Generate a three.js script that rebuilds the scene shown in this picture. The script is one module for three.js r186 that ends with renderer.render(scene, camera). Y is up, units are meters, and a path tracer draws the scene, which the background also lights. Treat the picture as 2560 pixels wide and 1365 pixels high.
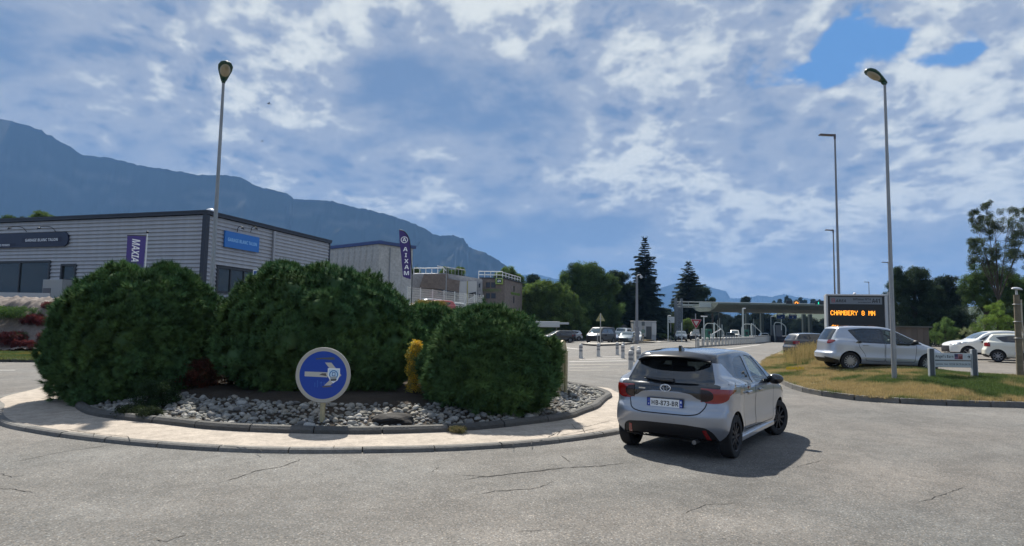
import * as THREE from 'three';
import { mergeGeometries } from 'three/addons/utils/BufferGeometryUtils.js';
import { RoundedBoxGeometry } from 'three/addons/geometries/RoundedBoxGeometry.js';

// ---------- camera, sky, sun, exposure ----------
const EYE = 1.78, FOCAL = 1582.2, PITCH = 0.08484, ROLL = 0.017655;
const scene = new THREE.Scene();
const camera = new THREE.PerspectiveCamera(2 * Math.atan(682.5 / FOCAL) * 180 / Math.PI, 2560 / 1365, 0.1, 40000);
camera.position.set(0, EYE, 0);
camera.rotation.set(PITCH, 0, ROLL, 'XYZ');
const renderer = new THREE.WebGLRenderer({ antialias: true });
renderer.setSize(1024, 546);
renderer.toneMapping = THREE.LinearToneMapping;
renderer.toneMappingExposure = 1.7;
renderer.shadowMap.enabled = true;
const SUN_DIR = new THREE.Vector3(-0.24, 1.19, -1.0).normalize();
const sun = new THREE.DirectionalLight(new THREE.Color(1, 0.94, 0.84), 5.0);
sun.position.copy(SUN_DIR).multiplyScalar(80); sun.target.position.set(0, 0, -20); sun.position.add(sun.target.position);
sun.castShadow = true; sun.shadow.radius = 1.6; sun.shadow.mapSize.set(4096, 4096);
Object.assign(sun.shadow.camera, { left: -70, right: 70, top: 70, bottom: -70, near: 1, far: 260 });
scene.add(sun, sun.target);

// ---------- numbers ----------
const clamp = (x, a = 0, b = 1) => Math.min(b, Math.max(a, x)), lerp = (a, b, t) => a + (b - a) * t;
const sstep = (a, b, x) => { const t = clamp((x - a) / (b - a)); return t * t * (3 - 2 * t); };
function rng(seed) { let s = seed >>> 0; return () => { s = (s + 0x6d2b79f5) | 0; let t = Math.imul(s ^ (s >>> 15), 1 | s); t = (t + Math.imul(t ^ (t >>> 7), 61 | t)) ^ t; return ((t ^ (t >>> 14)) >>> 0) / 4294967296; }; }
const NB = (() => { const r = rng(77), a = new Float32Array(65536); for (let i = 0; i < 65536; i++) a[i] = r(); return a; })();
function vnoise(x, y) {   // value noise, 0..1
  const ix = Math.floor(x), iy = Math.floor(y), fx = x - ix, fy = y - iy, u = fx * fx * fx * (fx * (fx * 6 - 15) + 10), v = fy * fy * fy * (fy * (fy * 6 - 15) + 10);
  const x0 = ix & 255, x1 = (ix + 1) & 255, y0 = (iy & 255) << 8, y1 = ((iy + 1) & 255) << 8;
  const a = NB[y0 + x0], b = NB[y0 + x1], c = NB[y1 + x0], d = NB[y1 + x1];
  return a + (b - a) * u + (c - a + (a - b - c + d) * u) * v;
}
function fbm(x, y, o = 5, g = 0.5) { let s = 0, a = 1, n = 0; for (let i = 0; i < o; i++) { s += a * vnoise(x, y); n += a; a *= g; const t = x * 1.6 - y * 1.2 + 17.3; y = x * 1.2 + y * 1.6 + 9.1; x = t; } return s / n; }
const n3 = (x, y, z) => (vnoise(x + z * 0.71 + 11, y + z * 1.37) + vnoise(y + x * 0.43 + 71, z - x * 0.61 + 31)) / 2;
const lin = (c) => c <= 0.04045 ? c / 12.92 : ((c + 0.055) / 1.055) ** 2.4;
const L8 = (r, g, b) => [lin(r / 255), lin(g / 255), lin(b / 255)];

// where a line of sight meets the ground, or a depth
const camM = new THREE.Matrix4().makeRotationFromEuler(camera.rotation);
const ray = (px, py) => new THREE.Vector3((px - 1280) / FOCAL, -(py - 682.5) / FOCAL, -1).applyMatrix4(camM);
const G = (px, py, h = 0) => { const d = ray(px, py), t = (h - EYE) / d.y; return new THREE.Vector3(d.x * t, h, d.z * t); };
const camI = camM.clone().invert();
const pxOf = (v) => { const q = v.clone().sub(V3(0, EYE, 0)).applyMatrix4(camI); return [1280 + FOCAL * q.x / -q.z, 682.5 - FOCAL * q.y / -q.z]; };
const at = (px, py, depth) => { const d = ray(px, py), t = depth / -d.z; return new THREE.Vector3(d.x * t, EYE + d.y * t, d.z * t); };

// ---------- sky ----------
const SKY_GAIN = 1.06 / 1.7;
{
  const W = 4096, H = 2048, data = new Float32Array(W * H * 4);
  const PI = Math.PI;
  const dark = L8(112, 138, 174), mid = L8(163, 174, 192), bright = L8(230, 234, 230), hole = L8(96, 148, 208), slate = L8(126, 154, 188), pale = L8(190, 194, 197);
  const horizonMean = L8(120, 140, 165);
  // broad cloud masses: direction of a bright or dark mass, its width and height in radians, its weight
  const masses = [[820, 120, 0.12, 0.09, 0.5], [730, 60, 0.06, 0.07, 0.35], [1010, 30, 0.09, 0.06, 0.35], [1190, 50, 0.1, 0.06, 0.5], [1470, 60, 0.12, 0.06, 0.25], [1640, 120, 0.16, 0.06, 0.2], [2000, 200, 0.12, 0.09, 0.25], [1790, 220, 0.1, 0.09, 0.3],
    [2090, 240, 0.17, 0.1, 0.42], [2420, 160, 0.2, 0.14, 0.32], [2330, 260, 0.16, 0.08, 0.22], [1480, 470, 0.2, 0.035, 0.6], [1750, 480, 0.22, 0.04, 0.5], [1180, 505, 0.16, 0.03, 0.4], [1530, 400, 0.08, 0.04, 0.4], [640, 410, 0.12, 0.04, 0.42], [760, 460, 0.08, 0.03, 0.3], [800, 245, 0.08, 0.025, 0.35],
    [1080, 350, 0.07, 0.03, 0.35], [2450, 500, 0.18, 0.05, 0.4], [2000, 560, 0.25, 0.06, 0.3], [120, 190, 0.2, 0.05, 0.1], [240, 240, 0.12, 0.05, 0.1], [1900, 640, 0.3, 0.06, 0.2], [350, 60, 0.3, 0.08, 0.1],
    [820, 370, 0.16, 0.06, -0.45], [1130, 270, 0.2, 0.1, -0.55], [420, 260, 0.22, 0.08, -0.25], [1000, 130, 0.08, 0.08, -0.25], [1350, 190, 0.12, 0.05, -0.15], [1300, 320, 0.14, 0.06, -0.4], [1250, 600, 0.3, 0.07, -0.5], [1500, 560, 0.2, 0.035, -0.6], [1800, 370, 0.18, 0.05, -0.3], [2050, 430, 0.12, 0.05, -0.25], [2380, 370, 0.22, 0.05, -0.35], [2470, 40, 0.16, 0.06, -0.3], [1650, 30, 0.1, 0.05, -0.1], [1700, 330, 0.2, 0.05, -0.2]]
    .map(([x, y, w, h, k]) => { const d = ray(x, y).normalize(); return [Math.atan2(d.x, -d.z), Math.asin(d.y), 1 / (w * 0.75), 1 / (h * 0.9), k]; });
  const holes = [[2020, 178, 0.05, 0.022], [2125, 105, 0.035, 0.03], [2105, 170, 0.04, 0.036], [2245, 108, 0.028, 0.02], [2320, 152, 0.04, 0.016], [2425, 118, 0.02, 0.014]].map(([x, y, w, h]) => { const d = ray(x, y).normalize(); return [Math.atan2(d.x, -d.z), Math.asin(d.y), 1 / w, 1 / h]; });
  for (let j = 0; j < H; j++) {
    const el = ((j + 0.5) / H - 0.5) * PI, y = Math.sin(el), ce = Math.cos(el);
    for (let i = 0; i < W; i++) {
      const o = (j * W + i) * 4;
      data[o + 3] = 1;
      if (el < -0.02) { data[o] = horizonMean[0] * SKY_GAIN; data[o + 1] = horizonMean[1] * SKY_GAIN; data[o + 2] = horizonMean[2] * SKY_GAIN; continue; }
      const round = ((i + 0.5) / W - 0.5) * 2 * PI, dx = Math.cos(round) * ce, dz = Math.sin(round) * ce, az = Math.atan2(dx, -dz), inView = Math.abs(az) < 1.1 && el < 0.75;
      const k = 1 / (Math.max(0, y) + 0.26), u = dx * k, v = dz * k;
      const wx = fbm(u * 2.2 + 5, v * 2.2, 3) - 0.5, wy = fbm(u * 2.2 + 40, v * 2.2 + 9, 3) - 0.5;
      const U = u * 4.6 + wx * 0.4, V = v * 4.6 + wy * 0.4, O = inView ? 6 : 4;
      const c1 = fbm(U * 0.6 + 3, V * 0.6 + 8, O, 0.52);
      // billows: rounded heads, creased between
      let bl = 0, ba = 1, bn = 0, bx = U * 1.7 + 60, by = V * 1.7 + 20; for (let q = 0; q < O; q++) { bl += ba * (1 - Math.abs(2 * vnoise(bx, by) - 1)); bn += ba; ba *= 0.56; const t2 = bx * 1.62 - by * 1.18 + 3.3; by = bx * 1.18 + by * 1.62 + 7.7; bx = t2; } bl /= bn;
      const c2 = fbm(U * 2.6 + 50, V * 2.6 + 22, O, 0.58);
      let m = 0;
      if (Math.abs(az) < 1.4) for (const q of masses) { const a = (az - q[0] + wx * 0.09) * q[2], b = (el - q[1] + wy * 0.07) * q[3], e = a * a + b * b; if (e < 9) m += q[4] * Math.exp(-e); }
      const body = 0.43 + (c1 - 0.5) * 1.0 + m * 0.5;
      // bright heads stand out where the cloud is thin or faces the light
      const c3 = inView ? fbm(U * 9 + 5, V * 9 + 70, 4, 0.6) : 0.5;
      let t = body + (bl - 0.58) * 0.95 * sstep(0.1, 0.55, body) + (c2 - 0.5) * 1.0 * (0.4 + 0.8 * sstep(0.25, 0.65, body)) + (c3 - 0.5) * 0.36 * (0.4 + sstep(0.3, 0.7, body));
      t = t > 0.7 ? 0.7 + (t - 0.7) * 0.6 : t; t = clamp(t, 0, 1.05);
      let r, g, b;
      const s1 = sstep(0.02, 0.5, t), s2 = sstep(0.5, 0.95, t);
      r = lerp(lerp(dark[0], mid[0], s1), bright[0], s2); g = lerp(lerp(dark[1], mid[1], s1), bright[1], s2); b = lerp(lerp(dark[2], mid[2], s1), bright[2], s2);
      let hm = 0;
      for (const q of holes) { const a = (az - q[0]) * q[2], e2 = (el - q[1]) * q[3], e = a * a + e2 * e2; if (e < 9) hm += Math.exp(-e); }
      // more gaps of blue elsewhere in the sky
      if (!inView) hm += 0.85 * sstep(0.64, 0.72, fbm(u * 0.9 + 300, v * 0.9 + 100, 3));
      if (hm > 0.05) { const e = sstep(0.3, 0.85, hm * 0.85 + (0.5 - c2) * 1.7 + (0.56 - bl) * 1.0); r = lerp(r, hole[0], e); g = lerp(g, hole[1], e); b = lerp(b, hole[2], e); }
      // air towards the horizon
      const a = Math.exp(-Math.max(0, el) / 0.085) * 0.8, side = sstep(-0.35, 0.55, az) , hz = [lerp(slate[0], pale[0], side), lerp(slate[1], pale[1], side), lerp(slate[2], pale[2], side)];
      r = lerp(r, hz[0], a); g = lerp(g, hz[1], a); b = lerp(b, hz[2], a);
      data[o] = r * SKY_GAIN; data[o + 1] = g * SKY_GAIN; data[o + 2] = b * SKY_GAIN;
    }
  }
  const sky = new THREE.DataTexture(data, W, H, THREE.RGBAFormat, THREE.FloatType);
  sky.mapping = THREE.EquirectangularReflectionMapping; sky.magFilter = THREE.LinearFilter; sky.minFilter = THREE.LinearFilter; sky.needsUpdate = true;
  scene.background = sky; scene.environment = sky;
}

// ---------- builders ----------
const used = new Map();
function numbered(n) { const k = used.get(n) ?? 0; used.set(n, k + 1); return k ? n + '_' + String(k).padStart(3, '0') : n; }
function shade(o) { o.traverse((m) => { if (m.isMesh) { m.castShadow = true; m.receiveShadow = true; } }); return o; }
function tag(o, label, category, group) { o.userData.label = label; if (category) o.userData.category = category; if (group) o.userData.group = group; return o; }
function thing(name, label, category, pos = [0, 0, 0], turn = 0, group) {
  const o = new THREE.Group(); o.name = numbered(name); o.position.set(...(pos.isVector3 ? pos.toArray() : pos)); o.rotation.y = turn;
  tag(o, label, category, group); scene.add(o); return o;
}
function copyOf(src, label, pos, turn = 0, group) {
  const c = src.clone(); c.name = numbered(src.name.replace(/_\d{3}$/, '')); c.position.set(...(pos.isVector3 ? pos.toArray() : pos)); c.rotation.y = turn;
  c.userData = { ...src.userData, label }; if (group) c.userData.group = group; scene.add(c); return c;
}
const flat = (g) => { const h = g.index ? g.toNonIndexed() : g; for (const k of Object.keys(h.attributes)) if (!['position', 'normal', 'uv', 'color'].includes(k)) h.deleteAttribute(k); return h; };
function joined(list) {
  const gs = list.map(flat), col = gs.some((g) => g.attributes.color);
  for (const g of gs) { const n = g.attributes.position.count; if (!g.attributes.uv) g.setAttribute('uv', new THREE.BufferAttribute(new Float32Array(n * 2), 2)); if (!g.attributes.normal) g.computeVertexNormals(); if (col && !g.attributes.color) g.setAttribute('color', new THREE.BufferAttribute(new Float32Array(n * 3).fill(1), 3)); }
  return gs.length === 1 ? gs[0] : mergeGeometries(gs);
}
function part(name, geo, m, parent, pos, rot) {
  const o = new THREE.Mesh(Array.isArray(geo) ? joined(geo) : geo, m); o.name = name; o.castShadow = o.receiveShadow = true;
  if (pos) o.position.set(...pos); if (rot) o.rotation.set(...rot);
  if (parent) parent.add(o); return o;
}
function struct(name, geo, m) { const o = part(numbered(name), geo, m); o.userData.kind = 'structure'; scene.add(o); return o; }
function structGroup(name) { const o = new THREE.Group(); o.name = numbered(name); o.userData.kind = 'structure'; scene.add(o); return o; }
const mv = (g, x = 0, y = 0, z = 0, rx = 0, ry = 0, rz = 0) => { if (rx || ry || rz) g.applyMatrix4(new THREE.Matrix4().makeRotationFromEuler(new THREE.Euler(rx, ry, rz))); return g.translate(x, y, z); };
const box = (w, h, d, x = 0, y = 0, z = 0, rx = 0, ry = 0, rz = 0) => mv(new THREE.BoxGeometry(w, h, d), x, y, z, rx, ry, rz);
const rbox = (w, h, d, r, x = 0, y = 0, z = 0, rx = 0, ry = 0, rz = 0) => mv(new RoundedBoxGeometry(w, h, d, 3, r), x, y, z, rx, ry, rz);
const cyl = (r0, r1, h, x = 0, y = 0, z = 0, n = 20, rx = 0, ry = 0, rz = 0) => mv(new THREE.CylinderGeometry(r0, r1, h, n), x, y, z, rx, ry, rz);   // r0 top
const V3 = (x, y, z) => new THREE.Vector3(x, y, z);
function bar(a, b, r0, r1 = r0, n = 8) { const d = b.clone().sub(a), g = new THREE.CylinderGeometry(r1, r0, d.length(), n); g.applyQuaternion(new THREE.Quaternion().setFromUnitVectors(V3(0, 1, 0), d.clone().normalize())); const c = a.clone().add(b).multiplyScalar(0.5); return g.translate(c.x, c.y, c.z); }
const tube = (pts, r, seg = 24, n = 8) => new THREE.TubeGeometry(new THREE.CatmullRomCurve3(pts.map((p) => p.isVector3 ? p : V3(...p))), seg, r, n);
const lathe = (pts, n = 32) => new THREE.LatheGeometry(pts.map((p) => new THREE.Vector2(...p)), n);
function extrude(pts, depth, bevel = 0) { const s = new THREE.Shape(pts.map((p) => new THREE.Vector2(...p))); return new THREE.ExtrudeGeometry(s, { depth, bevelEnabled: bevel > 0, bevelSize: bevel, bevelThickness: bevel, bevelSegments: 2, curveSegments: 12 }); }
function metric(g, s = 1) {   // uv in metres by the way each face points
  g = flat(g); g.computeBoundingBox(); const p = g.attributes.position, n = g.attributes.normal, uv = new Float32Array(p.count * 2);
  for (let i = 0; i < p.count; i++) { const ax = Math.abs(n.getX(i)), ay = Math.abs(n.getY(i)), az = Math.abs(n.getZ(i)); let a, b; if (ay >= ax && ay >= az) { a = p.getX(i); b = p.getZ(i); } else if (ax > az) { a = p.getZ(i); b = p.getY(i); } else { a = p.getX(i); b = p.getY(i); } uv[i * 2] = a * s; uv[i * 2 + 1] = b * s; }
  g.setAttribute('uv', new THREE.BufferAttribute(uv, 2)); return g;
}
const M = (rgb, rough = 0.7, o = {}) => { const c = new THREE.Color(); Array.isArray(rgb) ? c.setRGB(...rgb) : c.set(rgb); return new (o.physical ? THREE.MeshPhysicalMaterial : THREE.MeshStandardMaterial)({ color: c, roughness: rough, ...(({ physical, ...r }) => r)(o) }); };
function pixTex(w, h, f, srgb = true, rx = 1, ry = 1) {
  const d = new Uint8Array(w * h * 4);
  for (let j = 0; j < h; j++) for (let i = 0; i < w; i++) { const c = f(i, j, w, h), o = (j * w + i) * 4; d[o] = clamp(c[0]) * 255; d[o + 1] = clamp(c[1]) * 255; d[o + 2] = clamp(c[2]) * 255; d[o + 3] = 255; }
  const t = new THREE.DataTexture(d, w, h); t.wrapS = t.wrapT = THREE.RepeatWrapping; t.magFilter = THREE.LinearFilter; t.minFilter = THREE.LinearMipmapLinearFilter; t.generateMipmaps = true; if (srgb) t.colorSpace = THREE.SRGBColorSpace; t.repeat.set(rx, ry); t.needsUpdate = true; return t;
}
function canvasTex(w, h, draw) { const c = document.createElement('canvas'); c.width = w; c.height = h; const x = c.getContext('2d'); draw(x, w, h); const t = new THREE.CanvasTexture(c); t.colorSpace = THREE.SRGBColorSpace; t.anisotropy = 8; return t; }
// tiling noise: value noise on a lattice of n cells that wraps
function tileNoise(seed, n) { const r = rng(seed), a = new Float32Array(n * n); for (let i = 0; i < n * n; i++) a[i] = r(); return (x, y) => { x *= n; y *= n; const ix = Math.floor(x), iy = Math.floor(y), fx = x - ix, fy = y - iy, u = fx * fx * (3 - 2 * fx), v = fy * fy * (3 - 2 * fy), X0 = ((ix % n) + n) % n, X1 = (X0 + 1) % n, Y0 = ((iy % n) + n) % n, Y1 = (Y0 + 1) % n; return lerp(lerp(a[Y0 * n + X0], a[Y0 * n + X1], u), lerp(a[Y1 * n + X0], a[Y1 * n + X1], u), v); }; }
// outline of a flat face, z towards +z
function shapeGeo(pts, holes = []) { const s = new THREE.Shape(pts.map((p) => new THREE.Vector2(...p))); for (const h of holes) s.holes.push(new THREE.Path(h.map((p) => new THREE.Vector2(...p)))); return new THREE.ShapeGeometry(s, 24); }
// ---------- surface materials ----------
const asphaltTex = (() => {
  const N = 2048, big = tileNoise(1, 9), midn = tileNoise(2, 40), fine = tileNoise(3, 512), r = rng(4), g = new Float32Array(N * N);
  for (let k = 0; k < N * N; k++) g[k] = r();
  // stones of the wearing course: little discs of their own tone
  const f = new Float32Array(N * N).fill(0.5), tint = new Float32Array(N * N);
  for (let s = 0; s < 110000; s++) { const x = Math.floor(r() * N), y = Math.floor(r() * N), q = 0.9 + r() * 2.1, t = 0.2 + 0.75 * Math.pow(r(), 1.3), w = r() - 0.5; for (let j = -2; j <= 2; j++) for (let i = -2; i <= 2; i++) if (i * i + j * j < q * q) { const o = ((y + j + N) % N) * N + (x + i + N) % N; f[o] = t; tint[o] = w; } }
  asphaltBump = pixTex(N / 2, N / 2, (i, j) => { const v = f[j * 2 * N + i * 2]; return [v, v, v]; }, false);
  return pixTex(N, N, (i, j) => { const u = i / N, v = j / N, o = j * N + i; const b = 0.38 + (big(u, v) - 0.5) * 0.05 + (midn(u, v) - 0.5) * 0.05 + (fine(u, v) - 0.5) * 0.14 + (f[o] - 0.5) * 0.40 + (g[o] - 0.5) * 0.07, t = tint[o] * 0.05; return [b * 1.01 + t, b * 0.985, b * 0.945 - t]; });
})();
var asphaltBump;
const mAsphalt = new THREE.MeshStandardMaterial({ map: asphaltTex, roughness: 0.88, vertexColors: true, bumpMap: asphaltBump, bumpScale: 0.004 });
const mLot = new THREE.MeshStandardMaterial({ map: asphaltTex, color: new THREE.Color().setRGB(1.15, 1.1, 1.04), roughness: 0.9 });
const grainTex = (() => { const a = tileNoise(11, 16), b = tileNoise(12, 64), c = tileNoise(13, 256), r = rng(5); return pixTex(1024, 1024, (i, j, w) => { const u = i / w, v = j / w, t = 0.86 + (a(u, v) - 0.5) * 0.12 + (b(u, v) - 0.5) * 0.10 + (c(u, v) - 0.5) * 0.14 + (r() - 0.5) * 0.10; return [t, t, t]; }); })();
const grainBump = (() => { const b = tileNoise(22, 90), c = tileNoise(23, 300); return pixTex(512, 512, (i, j, w) => { const t = b(i / w, j / w) * 0.5 + c(i / w, j / w) * 0.5; return [t, t, t]; }, false); })();
const mApron = new THREE.MeshStandardMaterial({ map: grainTex, color: new THREE.Color().setRGB(0.52, 0.45, 0.375), roughness: 0.9, bumpMap: grainBump, bumpScale: 0.004 });
const mKerb = [0, 1, 2].map((k) => new THREE.MeshStandardMaterial({ map: grainTex, color: new THREE.Color().setRGB(...[[0.21, 0.2, 0.185], [0.25, 0.24, 0.22], [0.18, 0.175, 0.165]][k]), roughness: 0.9, bumpMap: grainBump, bumpScale: 0.004 }));
const mKerbDark = [0, 1, 2].map((k) => new THREE.MeshStandardMaterial({ map: grainTex, color: new THREE.Color().setRGB(...[[0.1, 0.098, 0.092], [0.12, 0.116, 0.108], [0.085, 0.084, 0.08]][k]), roughness: 0.85, bumpMap: grainBump, bumpScale: 0.005 }));
const mSoil = new THREE.MeshStandardMaterial({ map: grainTex, color: new THREE.Color().setRGB(0.06, 0.045, 0.032), roughness: 1, bumpMap: grainBump, bumpScale: 0.02 });
const mCrack = M([0.018, 0.017, 0.016], 0.95);
const mPaint = new THREE.MeshStandardMaterial({ map: grainTex, color: new THREE.Color().setRGB(0.62, 0.6, 0.56), roughness: 0.7 });
const mPaintWorn = new THREE.MeshStandardMaterial({ map: grainTex, color: new THREE.Color().setRGB(0.44, 0.4, 0.34), roughness: 0.8 });

// ---------- ground, road ----------
function grid(xs, zs, hf, colorF, uvS = 1 / 6) {
  const nx = xs.length, nz = zs.length, p = [], uv = [], c = [], idx = [];
  for (let j = 0; j < nz; j++) for (let i = 0; i < nx; i++) { const x = xs[i], z = zs[j]; p.push(x, hf(x, z), z); uv.push(x * uvS, -z * uvS); if (colorF) c.push(...colorF(x, z)); }
  for (let j = 0; j < nz - 1; j++) for (let i = 0; i < nx - 1; i++) { const a = j * nx + i, b = a + 1, d = a + nx, e = d + 1; idx.push(a, b, d, b, e, d); }
  const g = new THREE.BufferGeometry(); g.setAttribute('position', new THREE.Float32BufferAttribute(p, 3)); g.setAttribute('uv', new THREE.Float32BufferAttribute(uv, 2)); if (colorF) g.setAttribute('color', new THREE.Float32BufferAttribute(c, 3));
  g.setIndex(idx); g.computeVertexNormals();
  if (g.attributes.normal.getY(0) < 0) { for (let k = 0; k < idx.length; k += 3) { const t = idx[k]; idx[k] = idx[k + 1]; idx[k + 1] = t; } g.setIndex(idx); g.computeVertexNormals(); }
  return g;
}
const spread = (a, b, fa, fb, s0, k) => { const o = []; for (let x = fa; x <= fb + 1e-6; x += s0) o.push(x); let s = s0, x = fb; while (x < b) { s *= k; x = Math.min(b, x + s); o.push(x); } s = s0; x = fa; while (x > a) { s *= k; x = Math.max(a, x - s); o.unshift(x); } return o; };
const ISL = { x: -3.52, z: -16.08 };
{
  const g = grid(spread(-7000, 7000, -200, 200, 40, 1.35), spread(-9200, 1500, -200, 60, 40, 1.35), () => -0.08, (x, z) => { const n = fbm(x * 0.02, z * 0.02, 5); return [0.05 + n * 0.05, 0.075 + n * 0.05, 0.03 + n * 0.02]; }, 1 / 3);
  struct('ground', g, new THREE.MeshStandardMaterial({ vertexColors: true, map: grainTex, roughness: 1 }));
}
const roadTone = (x, z) => {   // patches, oily wheel tracks that follow the ring, reddish old surfacing
  const r = Math.hypot(x - ISL.x, z - ISL.z), a = fbm(x * 0.35 + 9, z * 0.35, 4), b = fbm(x * 1.3 + 30, z * 1.3 + 4, 3);
  let t = 1 + (a - 0.5) * 0.3 + (b - 0.5) * 0.2;
  for (const [r0, w, k] of [[8.2, 0.2, 0.07], [9.05, 0.22, 0.15], [9.5, 0.12, 0.1], [10.2, 0.3, 0.22], [10.65, 0.14, 0.12], [11.9, 0.3, 0.16], [12.8, 0.25, 0.12]]) { const d = (r - r0 + (fbm(x * 0.3, z * 0.3 + 60, 2) - 0.5) * 1.2) / w; t -= k * Math.exp(-d * d) * (0.3 + 1.1 * b); }
  if (z < -24) t *= 1.08;
  const w = (fbm(x * 0.5 + 80, z * 0.5 + 20, 3) - 0.5) * 0.10;
  return [t * (1 + w), t, t * (1 - w * 0.7)];
};
const road = structGroup('road');
part('road_surface', grid(spread(-75, 130, -16, 18, 0.25, 1.12), spread(-190, 14, -24, 0, 0.25, 1.12), () => 0, roadTone), mAsphalt, road);
// cracks and painted lines lie as thin sheets on the road
function ribbon(pts, w, h, jitter = 0, seed = 1, taper = true) {
  const r = rng(seed), fine = [];
  for (let i = 0; i < pts.length - 1; i++) { const a = pts[i], b = pts[i + 1], n = Math.max(2, Math.ceil(a.distanceTo(b) / 0.07)); for (let k = 0; k < n; k++) { const t = k / n; fine.push(V3(lerp(a.x, b.x, t) + (jitter && (i || k) ? (r() - 0.5) * jitter : 0), 0, lerp(a.z, b.z, t) + (jitter && (i || k) ? (r() - 0.5) * jitter : 0))); } }
  fine.push(pts[pts.length - 1].clone());
  const p = [], idx = [], N = fine.length;
  for (let i = 0; i < N; i++) { const a = fine[Math.max(0, i - 1)], b = fine[Math.min(N - 1, i + 1)], d = b.clone().sub(a).setY(0).normalize(), ww = w * (jitter ? (0.35 + r() * 1.1) : 1) * (taper ? Math.min(1, 0.25 + 4 * Math.min(i, N - 1 - i) / N) : 1); const H = typeof h === 'function' ? h(fine[i].x, fine[i].z) : h; p.push(fine[i].x - d.z * ww / 2, H, fine[i].z + d.x * ww / 2, fine[i].x + d.z * ww / 2, H, fine[i].z - d.x * ww / 2); if (i) { const k = i * 2; idx.push(k - 2, k, k - 1, k - 1, k, k + 1); } }
  const g = new THREE.BufferGeometry(); g.setAttribute('position', new THREE.Float32BufferAttribute(p, 3)); g.setAttribute('uv', new THREE.Float32BufferAttribute(p.length / 3 * 2, 2)); { const uv = g.attributes.uv; for (let i = 0; i < uv.count; i++) uv.setXY(i, p[i * 3] / 2, p[i * 3 + 2] / 2); }
  g.setIndex(idx); g.computeVertexNormals(); if (g.attributes.normal.getY(0) < 0) { for (let k = 0; k < idx.length; k += 3) { const t = idx[k]; idx[k] = idx[k + 1]; idx[k + 1] = t; } g.setIndex(idx); g.computeVertexNormals(); }
  return g;
}
[[[0, 1161], [89, 1145], [142, 1132], [213, 1122], [298, 1109]], [[529, 1212], [593, 1195], [640, 1178], [700, 1168], [764, 1145]], [[1135, 1187], [1219, 1192], [1307, 1182], [1411, 1170], [1509, 1165], [1560, 1158]], [[1185, 1238], [1239, 1229], [1340, 1221], [1384, 1204]], [[0, 1184], [30, 1193], [60, 1190]], [[0, 1221], [40, 1224], [82, 1232]], [[391, 1349], [419, 1353], [465, 1338]], [[1400, 1138], [1426, 1155]], [[1075, 1182], [1100, 1168]], [[1219, 1192], [1160, 1199]], [[1870, 1178], [1990, 1168], [2060, 1150]], [[2290, 1260], [2420, 1215]], [[1290, 1330], [1400, 1322]], [[1700, 1290], [1760, 1262], [1850, 1258]]]
  .forEach((l, i) => part('crack', ribbon(l.map((q) => G(...q)), [0.014, 0.013, 0.022, 0.011, 0.011, 0.011, 0.01, 0.011, 0.008, 0.012, 0.008, 0.007, 0.007, 0.008][i], 0.004, 0.03, 40 + i), mCrack, road));
[[[1495, 892.6], [1548, 892], 0.32], [[1448, 898.5], [1557, 897], 0.32], [[1423, 904], [1568, 902], 0.32], [[1423, 912], [1580, 910], 0.26, 1], [[1423, 919], [1523, 917.5], 0.22, 1], [[1423, 926], [1507, 925.6], 0.2, 1], [[1394, 867], [1448, 873], 0.5], [[1804, 874.5], [1900, 861.5], 0.3], [[1640, 856.5], [1654, 851.5], 0.5], [[-30, 926], [38, 925.5], 0.16], [[1660, 866], [1560, 872], 0.15, 1], [[2195, 1007], [2292, 1013.5], 0.1, 1]]
  .forEach(([a, b, w, worn]) => part('road_marking', ribbon([G(...a), G(...b)], w, 0.004, 0, 1, false), worn ? mPaintWorn : mPaint, road));

// ---------- roundabout island ----------
const island = structGroup('roundabout_island');
function polarFit(px, R0, h) {   // radius round the island's middle, through measured edge points, a circle elsewhere
  const q = px.map(([x, y]) => { const g = G(x, y, h); return [Math.atan2(g.z - ISL.z, g.x - ISL.x), Math.hypot(g.x - ISL.x, g.z - ISL.z)]; });
  return (a) => { let s = R0 * 0.35, w = 0.35; for (const [b, r] of q) { let d = Math.abs(a - b); if (d > Math.PI) d = 2 * Math.PI - d; const k = Math.exp(-(d * d) / 0.02); s += r * k; w += k; } return s / w; };
}
const rOut = polarFit([[0, 995], [35, 983], [106, 965], [163, 959], [0, 1059], [124, 1086], [249, 1101], [409, 1117], [604, 1130], [817, 1133], [902, 1132], [1138, 1128], [1374, 1111], [1536, 1088], [1425, 966], [1539, 988]], 7.35, 0.0);
const rIn = polarFit([[188, 1013], [402, 1058], [586, 1077], [711, 1084], [902, 1088], [1172, 1079], [1374, 1056], [1485, 1024], [1496, 1008]], 6.1, 0.09);
const apronH = (x, z) => { const a = Math.atan2(z - ISL.z, x - ISL.x), r = Math.hypot(x - ISL.x, z - ISL.z); return lerp(0.065, 0.095, clamp((r - rOut(a)) / (rIn(a) - rOut(a)))); };
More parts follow.
